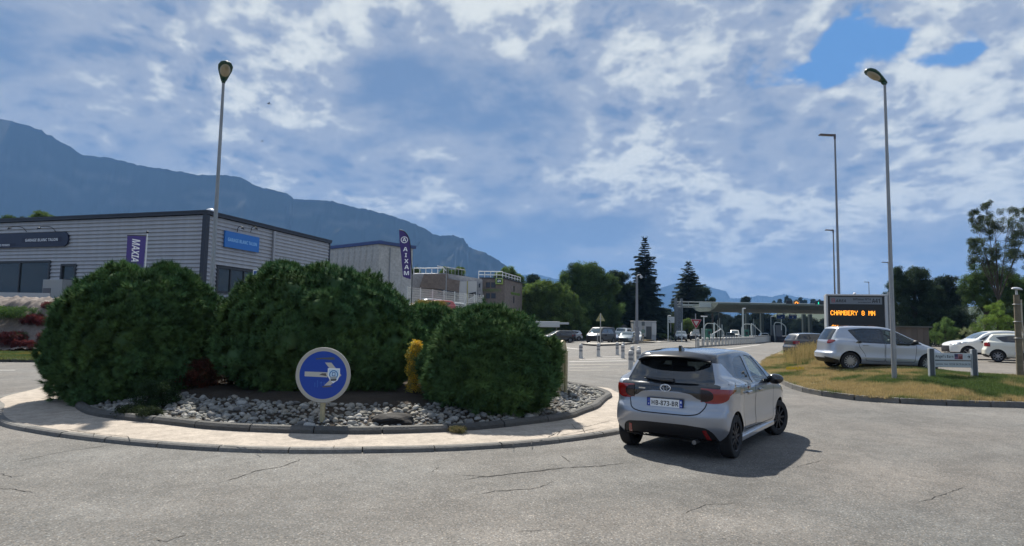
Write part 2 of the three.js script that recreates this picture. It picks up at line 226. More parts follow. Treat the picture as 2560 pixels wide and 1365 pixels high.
function ringGeo(ra, rb, ha, hb, a0, a1, na, nr, uvS = 0.5) {
  const p = [], uv = [], idx = [];
  for (let j = 0; j <= nr; j++) for (let i = 0; i <= na; i++) { const a = lerp(a0, a1, i / na), t = j / nr, r = lerp(ra(a), rb(a), t), x = ISL.x + Math.cos(a) * r, z = ISL.z + Math.sin(a) * r; p.push(x, typeof ha === 'function' ? ha(t, a) : lerp(ha, hb, t), z); uv.push(x * uvS, z * uvS); }
  for (let j = 0; j < nr; j++) for (let i = 0; i < na; i++) { const k = j * (na + 1) + i; idx.push(k, k + na + 1, k + 1, k + 1, k + na + 1, k + na + 2); }
  const g = new THREE.BufferGeometry(); g.setAttribute('position', new THREE.Float32BufferAttribute(p, 3)); g.setAttribute('uv', new THREE.Float32BufferAttribute(uv, 2)); g.setIndex(idx); g.computeVertexNormals();
  if (g.attributes.normal.getY(g.attributes.normal.count >> 1) < 0) { for (let k = 0; k < idx.length; k += 3) { const t = idx[k]; idx[k] = idx[k + 1]; idx[k + 1] = t; } g.setIndex(idx); g.computeVertexNormals(); }
  return g;
}
part('apron', ringGeo((a) => rOut(a) - 0.12, rIn, 0.066, 0.095, -Math.PI, Math.PI, 260, 4), mApron, island);
// profile swept along an arc of the edge: one kerb stone
function kerbArc(rf, a0, a1, prof, n = 5) {
  const pos = [], nrm = [], idx = [], K = prof.length;
  for (let i = 0; i <= n; i++) { const a = lerp(a0, a1, i / n), r = rf(a); for (const [dr, y] of prof) pos.push(ISL.x + Math.cos(a) * (r + dr), y, ISL.z + Math.sin(a) * (r + dr)); }
  for (let i = 0; i < n; i++) for (let k = 0; k < K - 1; k++) { const q = i * K + k; idx.push(q, q + 1, q + K, q + 1, q + K + 1, q + K); }
  for (const i of [0, n]) for (let k = 1; k < K - 1; k++) { const q = i * K; i ? idx.push(q, q + k + 1, q + k) : idx.push(q, q + k, q + k + 1); }
  const g = new THREE.BufferGeometry(); g.setAttribute('position', new THREE.Float32BufferAttribute(pos, 3)); g.setIndex(idx); const h = g.toNonIndexed(); h.computeVertexNormals(); return metric(h, 0.6);
}
{
  const r = rng(8), prof = [[0.02, -0.02], [0.0, 0.05], [-0.03, 0.068], [-0.125, 0.07], [-0.125, -0.02]];
  const n = 46; for (let i = 0; i < n; i++) { const a0 = -Math.PI + i / n * 2 * Math.PI, a1 = a0 + 2 * Math.PI / n - 0.0022, d = (r() - 0.5) * 0.014; part('kerb_stone', kerbArc((a) => rOut(a) + d, a0, a1, prof.map(([x, y]) => [x, y + d * 0.4])), mKerb[Math.floor(r() * 3)], island); }
  const prof2 = [[0.02, 0.05], [0.01, 0.15], [-0.03, 0.19], [-0.1, 0.2], [-0.16, 0.17], [-0.18, 0.05]];
  const m = 38; for (let i = 0; i < m; i++) { const a0 = -Math.PI + i / m * 2 * Math.PI, a1 = a0 + 2 * Math.PI / m - 0.003, d = (r() - 0.5) * 0.012; part('bed_edging', kerbArc((a) => rIn(a) + d, a0, a1, prof2), mKerbDark[Math.floor(r() * 3)], island); }
}
[[[117, 1074], [167, 1072], [227, 1081], [320, 1090]], [[235, 1081], [233, 1090]], [[320, 1090], [325, 1098]], [[560, 1112], [640, 1117], [720, 1119], [835, 1120], [936, 1121], [1131, 1119], [1226, 1110], [1340, 1101], [1421, 1083], [1499, 1069]], [[1371, 1091], [1404, 1076], [1455, 1069], [1526, 1052]], [[1404, 1085], [1440, 1085], [1480, 1079], [1530, 1068]], [[1393, 1087], [1399, 1079]], [[1455, 1069], [1462, 1080]], [[1480, 1079], [1500, 1088], [1528, 1084]], [[1430, 1062], [1440, 1072]], [[1284, 1104], [1282, 1112]], [[1330, 1100], [1328, 1109]], [[1265, 1108], [1284, 1104]], [[835, 1120], [836, 1112]], [[640, 1117], [655, 1126]]]
  .forEach((l, i) => part('crack', ribbon(l.map((q) => G(q[0], q[1], 0.08)), 0.011, (x, z) => apronH(x, z) + 0.004, 0.012, 90 + i, false), mCrack, island));
const bedH = (x, z) => { const a = Math.atan2(z - ISL.z, x - ISL.x), d = rIn(a) - Math.hypot(x - ISL.x, z - ISL.z); return 0.11 + 0.34 * sstep(0.1, 2.4, d) + (n3(x * 2.2, 3, z * 2.2) - 0.5) * 0.10 * sstep(0.1, 0.6, d); };
{
  const g = ringGeo((a) => rIn(a) - 0.15, () => 0.02, 0, 0, -Math.PI, Math.PI, 200, 44); const p = g.attributes.position; for (let i = 0; i < p.count; i++) p.setY(i, bedH(p.getX(i), p.getZ(i)));
  g.computeVertexNormals(); part('planting_bed', g, mSoil, island);
}
// pebbles of the bed: rounded river stones
{
  const r = rng(21), geos = [0, 1, 2, 3, 4].map((k) => { const g = new THREE.IcosahedronGeometry(1, 2), p = g.attributes.position; for (let i = 0; i < p.count; i++) { const v = V3(p.getX(i), p.getY(i), p.getZ(i)), n = 1 + (n3(v.x * 1.3 + k * 9, v.y * 1.3, v.z * 1.3) - 0.5) * 0.75; v.multiplyScalar(n); p.setXYZ(i, v.x, v.y * 0.66, v.z * 0.82); } g.computeVertexNormals(); return g; });
  const mats = [[0.33, 0.325, 0.3], [0.4, 0.385, 0.35], [0.26, 0.26, 0.245], [0.36, 0.33, 0.275], [0.2, 0.2, 0.195], [0.46, 0.45, 0.42]].map((c) => new THREE.MeshStandardMaterial({ map: grainTex, color: new THREE.Color().setRGB(...c), roughness: 0.85 }));
  const spots = [];
  for (let i = 0; i < 7000; i++) {
    const a = lerp(-0.9, Math.PI * 0.93, r()), d = 0.2 + Math.pow(r(), 1.25) * (a < 0.75 ? 2.6 : 1.35), R = rIn(a) - d, x = ISL.x + Math.cos(a) * R, z = ISL.z + Math.sin(a) * R;
    if (a > 2.45 && r() < 0.85) continue;
    const s = 0.03 + 0.045 * Math.pow(r(), 2.2) + (r() < 0.012 ? 0.06 : 0);
    if (spots.some((q) => Math.hypot(q.x - x, q.z - z) < (q.s + s) * 0.78)) continue;
    spots.push({ x, z, s, d, v: s / Math.hypot(x, z - 0) });
  }
  spots.sort((a, b) => b.v - a.v);
  const q = new THREE.Quaternion(), e = new THREE.Euler(), rest = geos.map(() => []);
  spots.forEach((p, i) => {
    e.set((r() - 0.5) * 0.7, r() * 6.28, (r() - 0.5) * 0.7); q.setFromEuler(e);
    const k = Math.floor(r() * 5), pos = V3(p.x, bedH(p.x, p.z) + p.s * 0.36, p.z), sc = V3(p.s * (0.9 + r() * 0.5), p.s * (0.8 + r() * 0.4), p.s * (0.9 + r() * 0.3));
    if (i < 300) { const o = part('pebble', geos[k], mats[Math.floor(r() * 6)], island); o.position.copy(pos); o.quaternion.copy(q); o.scale.copy(sc); }
    else rest[k].push([new THREE.Matrix4().compose(pos, q, sc), r()]);
  });
  rest.forEach((l, k) => { if (!l.length) return; const im = new THREE.InstancedMesh(geos[k], new THREE.MeshStandardMaterial({ map: grainTex, color: 0xffffff, roughness: 0.85 }), l.length); im.name = 'pebbles'; im.userData.kind = 'stuff'; l.forEach(([m, t], i) => { im.setMatrixAt(i, m); const c = lerp(0.2, 0.44, t); im.setColorAt(i, new THREE.Color().setRGB(c, c * 0.97, c * lerp(0.82, 0.94, (t * 7) % 1))); }); im.castShadow = im.receiveShadow = true; island.add(im); });
}

// ---------- right verge, its kerb, the raised car park behind ----------
const FV = [[1988, 866], [1932, 891], [1900, 917], [1912, 935], [1943, 952], [2030, 985], [2160, 1003], [2300, 1011], [2560, 1019], [2900, 1026]].map((q) => G(...q));
const BV = [V3(24, 0, -52), V3(20.5, 0, -42), V3(18.4, 0, -34), V3(17.8, 0, -31), V3(17.3, 0, -28.5), V3(16.8, 0, -26.6), V3(16.2, 0, -24.6), V3(15.6, 0, -21.6), V3(16.6, 0, -20.4), V3(20.5, 0, -19.4)];
const fC = new THREE.CatmullRomCurve3(FV, false, 'centripetal'), bC = new THREE.CatmullRomCurve3(BV, false, 'centripetal');
const LOT_Y = 0.42;
const vergeAt = (u, v) => { const a = fC.getPoint(u), b = bC.getPoint(u), x = lerp(a.x, b.x, v), z = lerp(a.z, b.z, v), top = lerp(0.3, LOT_Y, sstep(0.0, 0.2, u)), hump = 0.13 * Math.sin(Math.PI * v) * sstep(0.15, 0.45, u); return V3(x, lerp(0.125, top, sstep(0, 0.75, v)) + hump + (vnoise(x * 1.3, z * 1.3) - 0.5) * 0.05 * Math.sin(Math.PI * v), z); };
{
  const nu = 90, nv = 24, p = [], uv = [], c = [], idx = [];
  for (let j = 0; j <= nv; j++) for (let i = 0; i <= nu; i++) { const q = vergeAt(i / nu, j / nv); p.push(q.x, q.y, q.z); uv.push(q.x * 0.5, q.z * 0.5); const n = fbm(q.x * 0.7, q.z * 0.7, 4), s = sstep(0.42, 0.6, n + 0.25 * (0.5 - j / nv)); c.push(lerp(0.09, 0.3, s), lerp(0.13, 0.23, s), lerp(0.045, 0.11, s)); }
  for (let j = 0; j < nv; j++) for (let i = 0; i < nu; i++) { const a = j * (nu + 1) + i, b = a + 1, d = a + nu + 1, e = d + 1; idx.push(a, b, d, b, e, d); }
  const g = new THREE.BufferGeometry(); g.setAttribute('position', new THREE.Float32BufferAttribute(p, 3)); g.setAttribute('uv', new THREE.Float32BufferAttribute(uv, 2)); g.setAttribute('color', new THREE.Float32BufferAttribute(c, 3)); g.setIndex(idx); g.computeVertexNormals();
  struct('grass_verge', g, new THREE.MeshStandardMaterial({ vertexColors: true, map: grainTex, roughness: 1, bumpMap: grainBump, bumpScale: 0.03, side: THREE.DoubleSide }));
}
{   // kerb stones along the verge
  const kerb = structGroup('verge_kerb'), L = fC.getLength(), n = Math.floor(L / 1.02), r = rng(31);
  for (let i = 0; i < n; i++) {
    const a = fC.getPointAt(i / n), b = fC.getPointAt((i + 1) / n), d = b.clone().sub(a), len = d.length() - 0.012, yaw = Math.atan2(-d.z, d.x), c = a.clone().add(b).multiplyScalar(0.5), o = (r() - 0.5) * 0.012;
    part('kerb_stone', metric(rbox(len, 0.2, 0.13, 0.012), 0.7), mKerb[Math.floor(r() * 3)], kerb, [c.x, 0.045 + o, c.z], [0, yaw + (r() - 0.5) * 0.01, 0]);
  }
}
{   // car park behind the verge
  const b = bC.getPoints(60).slice(7).map((q) => [q.x - 0.35, -q.z]); b.push([140, 19.4], [140, 90], [46, 78]);
  const g = extrude(b, 0.6); g.rotateX(-Math.PI / 2); g.translate(0, LOT_Y - 0.62, 0); struct('car_park', metric(g, 1 / 6), mLot);
}
// ---------- left bank, terrace ----------
const TOE = [[-90, -31], [-34, -31.5], [-25, -32.0], [-18, -33], [-11, -36], [-4, -42], [-1, -50], [2, -62], [4, -80], [6, -110], [8, -170]];
const TER = 2.85;
function toeDist(x, z) { let best = 1e9, sgn = 1; for (let i = 0; i < TOE.length - 1; i++) { const [ax, az] = TOE[i], [bx, bz] = TOE[i + 1], dx = bx - ax, dz = bz - az, l2 = dx * dx + dz * dz, t = clamp(((x - ax) * dx + (z - az) * dz) / l2), ex = x - ax - dx * t, ez = z - az - dz * t, d = Math.hypot(ex, ez); if (d < best) { best = d; sgn = dx * ez - dz * ex < 0 ? 1 : -1; } } return best * sgn; }
const bankH = (x, z) => { const d = toeDist(x, z); return 0.1 + (TER - 0.1) * sstep(0, 4.0, d) * (d > 0 ? 1 : 0) + (d > 0 && d < 4.4 ? (n3(x * 0.9, 0, z * 0.9) - 0.5) * 0.35 * Math.sin(Math.PI * clamp(d / 4.4)) : 0); };
{
  const xs = [], zs = []; for (let x = -92; x <= 8; x += x < -38 || x > -8 ? 1 : 0.4) xs.push(x); for (let z = -30; z >= -170; z -= z > -46 ? 0.4 : 2) zs.push(z);
  const g = grid(xs, zs, (x, z) => toeDist(x, z) < -0.4 ? -0.3 : bankH(x, z), (x, z) => { const n = fbm(x * 0.5, z * 0.5, 4), d = toeDist(x, z), flatTop = sstep(3.6, 4.2, d); return [lerp(0.08 + 0.12 * n, 0.2, flatTop), lerp(0.09 + 0.06 * n, 0.19, flatTop), lerp(0.04 + 0.03 * n, 0.175, flatTop)]; }, 1 / 3);
  struct('embankment', g, new THREE.MeshStandardMaterial({ vertexColors: true, map: grainTex, roughness: 1, bumpMap: grainBump, bumpScale: 0.03 }));
  // weed sheet pegged over the bank: one wrinkled cloth
  const p = [], uv = [], idx = [], NU = 260, NV = 60;
  for (let j = 0; j <= NV; j++) for (let i = 0; i <= NU; i++) { const x = lerp(-40, -13, i / NU), z0 = -31.9 - (x > -25 ? (x + 25) * 0.12 : 0) - (x > -18 ? (x + 18) * 0.35 : 0), z = z0 - lerp(0.1, 3.85, j / NV); const w = Math.abs(fbm(x * 1.6 + z * 0.5, z * 0.55, 4) - 0.5) * 0.4 + Math.abs(vnoise(x * 5 + z * 1.5, z * 1.2) - 0.5) * 0.3; p.push(x, bankH(x, z) + 0.03 + w, z); uv.push(x, z); }
  for (let j = 0; j < NV; j++) for (let i = 0; i < NU; i++) { const a = j * (NU + 1) + i; idx.push(a, a + 1, a + NU + 1, a + 1, a + NU + 2, a + NU + 1); }
  const s = new THREE.BufferGeometry(); s.setAttribute('position', new THREE.Float32BufferAttribute(p, 3)); s.setAttribute('uv', new THREE.Float32BufferAttribute(uv, 2)); s.setIndex(idx); s.computeVertexNormals();
  struct('weed_sheet', s, new THREE.MeshStandardMaterial({ map: grainTex, color: new THREE.Color().setRGB(0.26, 0.21, 0.18), roughness: 0.8, side: THREE.DoubleSide }));
}
{   // kerb and grass strip on the far side of the ring road
  const K = [V3(-70, 0, -23.2), V3(-40, 0, -25), V3(-20.7, 0, -25.9), V3(-12, 0, -27.6), V3(-6, 0, -31), V3(-1, 0, -38), V3(2.2, 0, -48), V3(4.5, 0, -62), V3(6.3, 0, -82)], c = new THREE.CatmullRomCurve3(K), kerb = structGroup('far_kerb'), n = 100, r = rng(33);
  for (let i = 0; i < n; i++) { const a = c.getPointAt(i / n), b = c.getPointAt((i + 1) / n), d = b.clone().sub(a); part('kerb_stone', metric(rbox(d.length() - 0.015, 0.2, 0.15, 0.012), 0.7), mKerbDark[Math.floor(r() * 3)], kerb, [(a.x + b.x) / 2, 0.03, (a.z + b.z) / 2], [0, Math.atan2(-d.z, d.x), 0]); }
  const p = [], uv = [], col = [], idx = [];
  for (let i = 0; i <= 80; i++) { const q = c.getPointAt(i / 80), t = c.getTangentAt(i / 80), w = 6.4 - 1.2 * i / 80; for (let k = 0; k <= 4; k++) { const x = q.x + t.z * w * k / 4, z = q.z - t.x * w * k / 4, m = fbm(x * 0.6, z * 0.6, 3); p.push(x, 0.11 + 0.03 * vnoise(x, z), z); uv.push(x / 2, z / 2); col.push(0.11 + 0.1 * m, 0.12 + 0.03 * m, 0.05); if (i && k) { const a = (i - 1) * 5 + k - 1; idx.push(a, a + 1, a + 5, a + 1, a + 6, a + 5); } } }
  const g = new THREE.BufferGeometry(); g.setAttribute('position', new THREE.Float32BufferAttribute(p, 3)); g.setAttribute('uv', new THREE.Float32BufferAttribute(uv, 2)); g.setAttribute('color', new THREE.Float32BufferAttribute(col, 3)); g.setIndex(idx); g.computeVertexNormals();
  struct('grass_strip', g, new THREE.MeshStandardMaterial({ vertexColors: true, map: grainTex, roughness: 1, side: THREE.DoubleSide }));
}
// ---------- mountains, far hills ----------
function ridge(name, prof, depth, back, rough, col, seed, ruggedTop = 1) {   // a range whose crest stands where the profile says, falling to the plain in front
  const N = 420, K = 26, p = [], c = [], idx = [], crest = prof.map(([x, y, d]) => at(x, y, d ?? depth));
  for (let k = 0; k <= K; k++) for (let i = 0; i <= N; i++) {
    const f = i / N * (crest.length - 1), a = Math.min(crest.length - 2, Math.floor(f)), t = f - a, q = crest[a].clone().lerp(crest[a + 1], t), s = k / K;
    const toward = V3(-q.x, 0, -q.z).normalize(), out = s * back * clamp(q.y / (depth * 0.27), 0.12, 1), fall = Math.pow(s, 0.9);
    const gully = (fbm(i * 0.09 + seed + s * 2.5, s * 4.0 + seed, 6, 0.6) - 0.5);
    const h = Math.max(-20, q.y * (1 - fall) + gully * rough * 0.3 * Math.sin(Math.PI * Math.min(1, s * 1.15 + 0.03)) + ((fbm(i * 0.35 + seed, 3, 4) - 0.5) * rough * 0.07 * ruggedTop + (vnoise(i * 2.3, seed) - 0.5) * rough * 0.025) * (1 - s));
    const w = back * 0.05 * gully * (s > 0.02 ? 1 : 0);
    p.push(q.x + toward.x * (out + w), h, q.z + toward.z * (out + w));
    const cliff = 0.22 * sstep(0.52, 0.66, fbm(i * 0.05 + seed * 3, s * 26, 4)) * sstep(0.05, 0.1, s) * (1 - sstep(0.22, 0.34, s));
    c.push(lerp(col[0], 0.3, cliff * 0.8), lerp(col[1], 0.28, cliff * 0.8), lerp(col[2], 0.25, cliff * 0.8));
  }
  for (let k = 0; k < K; k++) for (let i = 0; i < N; i++) { const a = k * (N + 1) + i; idx.push(a, a + N + 1, a + 1, a + 1, a + N + 1, a + N + 2); }
  // back face so that the range has depth
  const rim = p.length / 3; for (let i = 0; i <= N; i++) { p.push(p[i * 3], p[i * 3 + 1], p[i * 3 + 2]); c.push(...col); }
  const top = p.length / 3; for (let i = 0; i <= N; i++) { const x = p[i * 3], z = p[i * 3 + 2], l = Math.hypot(x, z); p.push(x + x / l * back, -20, z + z / l * back); c.push(...col); } for (let i = 0; i < N; i++) idx.push(rim + i, rim + i + 1, top + i, rim + i + 1, top + i + 1, top + i);
  const g = new THREE.BufferGeometry(); g.setAttribute('position', new THREE.Float32BufferAttribute(p, 3)); g.setAttribute('color', new THREE.Float32BufferAttribute(c, 3)); g.setIndex(idx); g.computeVertexNormals();
  return struct(name, g, new THREE.MeshStandardMaterial({ vertexColors: true, roughness: 1, side: THREE.DoubleSide }));
}
ridge('mountain_ridge', [[-700, 330, 2600], [-300, 300, 2700], [-60, 290, 2800], [30, 303], [95, 322], [150, 352], [205, 388], [262, 394], [310, 402], [350, 415], [420, 424], [500, 438], [555, 436], [600, 443], [650, 468], [715, 482], [735, 497], [790, 500], [830, 503], [890, 520], [925, 524], [980, 540], [1010, 550], [1040, 560], [1090, 588], [1130, 588], [1160, 597], [1175, 620], [1210, 630], [1235, 645], [1270, 665], [1300, 686], [1340, 705, 3600], [1400, 740, 3700], [1460, 790, 3800]], 3000, 750, 150, [0.018, 0.028, 0.024], 4);
ridge('far_mountain', [[1240, 690], [1340, 685], [1400, 700], [1500, 720], [1600, 735], [1700, 705], [1760, 712], [1790, 722], [1815, 728], [1826, 745], [1845, 746], [1880, 742], [1895, 738], [1930, 742], [1960, 735], [1990, 742], [2040, 748], [2120, 760], [2250, 755], [2420, 770], [2700, 790]], 7200, 1000, 200, [0.03, 0.045, 0.04], 8, 0.6);
scene.fog = new THREE.FogExp2(new THREE.Color(0.25, 0.51, 1.0), 0.00013);
// ---------- garage with slatted cladding ----------
function inFrame(o, a, b) { o.position.copy(a); o.rotation.y = Math.atan2(-(b.z - a.z), b.x - a.x); }   // local x runs from a to b, local z points at the viewer's side
const slatTex = (() => { const a = tileNoise(41, 6), b = tileNoise(42, 60); return pixTex(256, 64, (i, j) => { const t = 0.92 + (a(i / 256, j / 64) - 0.5) * 0.08 + (b(i / 256, j / 64) - 0.5) * 0.05; return [t, t, t]; }); })();
const mSlat = new THREE.MeshStandardMaterial({ map: slatTex, color: new THREE.Color().setRGB(0.44, 0.45, 0.48), roughness: 0.5, metalness: 0.15 });
const mNavy = M([0.022, 0.027, 0.042], 0.45), mNavySign = M([0.012, 0.018, 0.05], 0.4), mBlueSign = M([0.02, 0.17, 0.55], 0.4), mFrame = M([0.03, 0.034, 0.042], 0.5);
const mGlassDark = M([0.16, 0.2, 0.2], 0.03, { physical: true, transmission: 0.8, thickness: 0, ior: 1.5 });
const mDarkIn = M([0.03, 0.033, 0.037], 0.9), mWhiteMetal = M([0.72, 0.73, 0.72], 0.5), mGreyMetal = M([0.3, 0.31, 0.32], 0.45, { metalness: 0.5 }), mBlack = M([0.012, 0.012, 0.014], 0.5);
function textPlane(str, w, h, o = {}) {   // lettering printed on a thin sheet
  const W = o.px ?? 512, H = Math.max(16, Math.round(W * h / w));
  const t = canvasTex(W, H, (c) => { c.fillStyle = o.bg ?? '#101838'; c.fillRect(0, 0, W, H); (o.draw ?? ((c) => { c.fillStyle = o.fg ?? '#fff'; c.textBaseline = 'middle'; c.textAlign = o.align ?? 'center'; c.font = (o.font ?? 'bold ') + Math.round(H * (o.size ?? 0.7)) + 'px ' + (o.family ?? 'sans-serif'); c.fillText(str, o.align === 'left' ? W * 0.03 : W / 2, H * (o.y ?? 0.53), W * 0.95); }))(c, W, H); });
  return [new THREE.PlaneGeometry(w, h), new THREE.MeshStandardMaterial({ map: t, roughness: o.rough ?? 0.5, emissive: o.glow ? 0xffffff : 0, emissiveMap: o.glow ? t : null, emissiveIntensity: o.glow ?? 0 })];
}
function slatWall(parent, len, y0, y1, pitch, gaps) {   // overlapping slats, each a piece, broken where windows stand
  const rows = Math.round((y1 - y0) / pitch), cache = new Map();
  for (let k = 0; k < rows; k++) {
    const yb = y0 + k * pitch; let runs = [[0, len]];
    for (const [ga, gb, gy0, gy1] of gaps) if (yb + pitch * 0.6 > gy0 && yb + pitch * 0.4 < gy1) runs = runs.flatMap(([a, b]) => gb <= a || ga >= b ? [[a, b]] : [[a, ga], [gb, b]].filter(([p, q]) => q - p > 0.05));
    for (const [a, b] of runs) {
      const L = b - a, key = L.toFixed(3); if (!cache.has(key)) cache.set(key, (() => { const g = extrude([[0, 0], [0.06, 0.0], [0.095, 0.03], [0.095, 0.05], [0.012, pitch - 0.035], [0.012, pitch], [0, pitch]], L); g.rotateY(Math.PI / 2); g.translate(0, 0, 0); return metric(g, 0.5); })());
      // extruded along +x after the turn: profile x becomes -z, so turn it to face out
      const o = part('slat', cache.get(key), mSlat, parent, [b, yb, 0]); o.rotation.y = Math.PI; o.scale.x = 1;
    }
  }
}
const GA = at(503, 760, 44.5), GL = at(0, 760, 50), GR = at(820, 760, 58); GA.y = GL.y = GR.y = TER;
{
  const top = at(503, 531, 44.5).y - TER;
  const dirL = GL.clone().sub(GA).normalize(), dirR = V3(-dirL.z, 0, dirL.x).multiplyScalar(dirL.x < 0 ? 1 : -1); if (dirR.z > 0) dirR.multiplyScalar(-1);
  const far = GA.clone().addScaledVector(dirL, 30), lenR = (() => { let l = 5; while (l < 30 && pxOf(GA.clone().addScaledVector(dirR, l).setY(TER + 5))[0] < 820) l += 0.05; return l; })(), farR = GA.clone().addScaledVector(dirR, lenR);
  const t = thing('garage_building', 'single-storey garage clad in grey horizontal slats with dark corner post and flat roof', 'building', GA);
  const onL = (px, py) => { const d = ray(px, py), o = V3(0, EYE, 0), n = V3(-dirL.z, 0, dirL.x), k = GA.clone().sub(o).dot(n) / d.dot(n), p = o.addScaledVector(d, k); return [p.clone().sub(GA).dot(dirL), p.y - TER]; };
  const onR = (px, py) => { const d = ray(px, py), o = V3(0, EYE, 0), n = V3(-dirR.z, 0, dirR.x), k = GA.clone().sub(o).dot(n) / d.dot(n), p = o.addScaledVector(d, k); return [p.clone().sub(GA).dot(dirR), p.y - TER]; };
  t.rotation.y = 0;
  // two walls, each with x along the wall from its left end as seen, z outwards
  const L = new THREE.Group(), R = new THREE.Group();
  L.name = 'front_wall'; R.name = 'side_wall'; t.add(L, R);
  const lenL = 30; L.position.copy(dirL.clone().multiplyScalar(lenL)); L.rotation.y = Math.atan2(dirL.z, -dirL.x); R.rotation.y = Math.atan2(-dirR.z, dirR.x);
  const xl = (px, py) => { const [a, y] = onL(px, py); return [lenL - a, y]; };
  const wa = xl(-90, 648), wb = xl(130, 651), wc = xl(128, 746), sa = xl(156, 660), sb = xl(191, 703);
  const winL = [wa[0], wb[0], wc[1], wb[1]], winS = [sa[0], sb[0], sb[1], sa[1]], m1 = xl(305, 652), m2 = xl(335, 690), winM = [m1[0], m2[0], m2[1], m1[1]];
  slatWall(L, lenL - 0.16, 0.15, top - 0.2, 0.287, [winL, winS, winM]);
  part('wall_core', box(lenL - 0.12, top - 0.1, 0.2, lenL / 2, top / 2 - 0.05, -0.32), mDarkIn, L);
  const ra = onR(540, 664), rb = onR(668, 730), winR = [ra[0], rb[0], 1.0, ra[1]];
  slatWall(R, lenR, 0.15, top - 0.2, 0.287, [winR]);
  part('wall_core', box(lenR - 0.1, top - 0.1, 0.2, lenR / 2, top / 2 - 0.05, -0.32), mDarkIn, R);
  const windowIn = (W, [x0, x1, y0, y1], n) => {
    const g = new THREE.Group(); g.name = 'window'; W.add(g); const f = [], w = x1 - x0, h = y1 - y0, b = 0.16;
    f.push(box(w, b, 0.2, (x0 + x1) / 2, y1 - b / 2, 0.04), box(w, b, 0.2, (x0 + x1) / 2, y0 + b / 2, 0.04), box(b, h - 2 * b, 0.2, x0 + b / 2, (y0 + y1) / 2, 0.04), box(b, h - 2 * b, 0.2, x1 - b / 2, (y0 + y1) / 2, 0.04));
    for (let k = 1; k < n; k++) f.push(box(0.1, h - 2 * b, 0.14, lerp(x0, x1, k / n), (y0 + y1) / 2, 0.03));
    part('frame', f, mFrame, g);
    for (let k = 0; k < n; k++) part('pane', box(w / n - 0.12, h - 2 * b, 0.01, lerp(x0, x1, (k + 0.5) / n), (y0 + y1) / 2, 0.02), mGlassDark, g);
  };
  windowIn(L, winL, 3); windowIn(L, winS, 1); windowIn(L, winM, 1); windowIn(R, winR, 4);
  part('corner_post', metric(box(0.34, top, 0.34, 0, top / 2, 0)), mNavy, t).rotation.y = L.rotation.y;
  part('corner_post', box(0.2, top, 0.2, lenR + 0.05, top / 2, 0), mNavy, R);
  part('downpipe', [box(0.2, top - 0.5, 0.14, onR(680, 620)[0], top / 2, 0.16)], mSlat, R);
  part('coping', [box(lenL + 0.3, 0.22, 0.34, lenL / 2 + 0.1, top - 0.02, 0.04), box(lenL + 0.3, 0.1, 0.42, lenL / 2 + 0.1, top + 0.1, 0.04)], mNavy, L);
  part('coping', [box(lenR, 0.22, 0.34, lenR / 2 + 0.2, top - 0.025, 0.04), box(lenR, 0.1, 0.42, lenR / 2 + 0.2, top + 0.095, 0.04)], mNavy, R);
  { const sh = [[0, 0], ...[far, far.clone().addScaledVector(dirR, lenR), farR].map((p) => p.clone().sub(GA)).map((p) => [p.x, -p.z])]; const g = shapeGeo(sh); g.rotateX(-Math.PI / 2); part('roof', g.translate(0, top - 0.12, 0), M([0.2, 0.2, 0.2], 0.9), t); }
  part('roof_dome', lathe([[0.36, 0], [0.35, 0.08], [0.26, 0.2], [0.12, 0.27], [0.001, 0.29]], 18).translate(dirR.x * 0.6 - dirL.x * 0 + dirL.x * 0.2, top + 0.13, dirR.z * 0.6 + dirL.z * 0.2), M([0.75, 0.76, 0.78], 0.3), t);
  // navy sign with a pointed end
  const s0 = xl(-160, 590), s1 = xl(176, 600), st = xl(100, 583)[1], sbm = xl(100, 618)[1], sc = (st + sbm) / 2, sh = st - sbm;
  const sg = new THREE.Group(); sg.name = 'fascia_sign'; L.add(sg); sg.userData.label = 'long navy sign with a chamfered end';
  part('sign_board', extrude([[s0[0], sbm], [s1[0] - 0.35, sbm], [s1[0] - 0.05, sbm + sh * 0.2], [s1[0], sc], [s1[0] - 0.05, sbm + sh * 0.8], [s1[0] - 0.35, st], [s0[0], st]], 0.1, 0.01).translate(0, 0, 0.1), mNavySign, sg);
  { const a = xl(62, 602), b = xl(160, 600); const [g, m] = textPlane('GARAGE BLANC TALON', b[0] - a[0], 0.36, { bg: '#141a38', fg: '#dfe4ea', size: 0.86, px: 512 }); part('lettering', g, m, sg, [(a[0] + b[0]) / 2, xl(110, 600.5)[1], 0.225]); }
  { const a = xl(-16, 613), b = xl(46, 613); const [g, m] = textPlane('SANS PERMIS', b[0] - a[0], 0.27, { bg: '#141a38', fg: '#dfe4ea', size: 0.86, px: 384 }); part('lettering', g, m, sg, [(a[0] + b[0]) / 2, xl(20, 613.5)[1], 0.225]); }
  const gooseneck = (W, x, y, dx) => part('gooseneck_lamp', [tube([[x, y, 0.1], [x - dx * 0.3, y + 0.3, 0.3], [x - dx * 0.7, y + 0.35, 0.7], [x - dx, y + 0.25, 0.95]], 0.025, 14, 6), mv(lathe([[0.03, 0.12], [0.06, 0.1], [0.16, 0], [0.14, 0]], 12), x - dx, y + 0.12, 0.98, 0.5)], mBlack, W);
  for (const px of [70, 143]) { const q = xl(px, 580); gooseneck(L, q[0], q[1], 0.6); }
  const b0 = onR(557, 590), b1 = onR(643, 600), bt = onR(557, 576)[1], bb = onR(557, 617)[1];
  const bs = new THREE.Group(); bs.name = 'wall_sign'; R.add(bs); bs.userData.label = 'bright blue rectangular sign';
  part('sign_board', rbox(b1[0] - b0[0], bt - bb, 0.12, 0.01, (b0[0] + b1[0]) / 2, (bt + bb) / 2, 0.16), mBlueSign, bs);
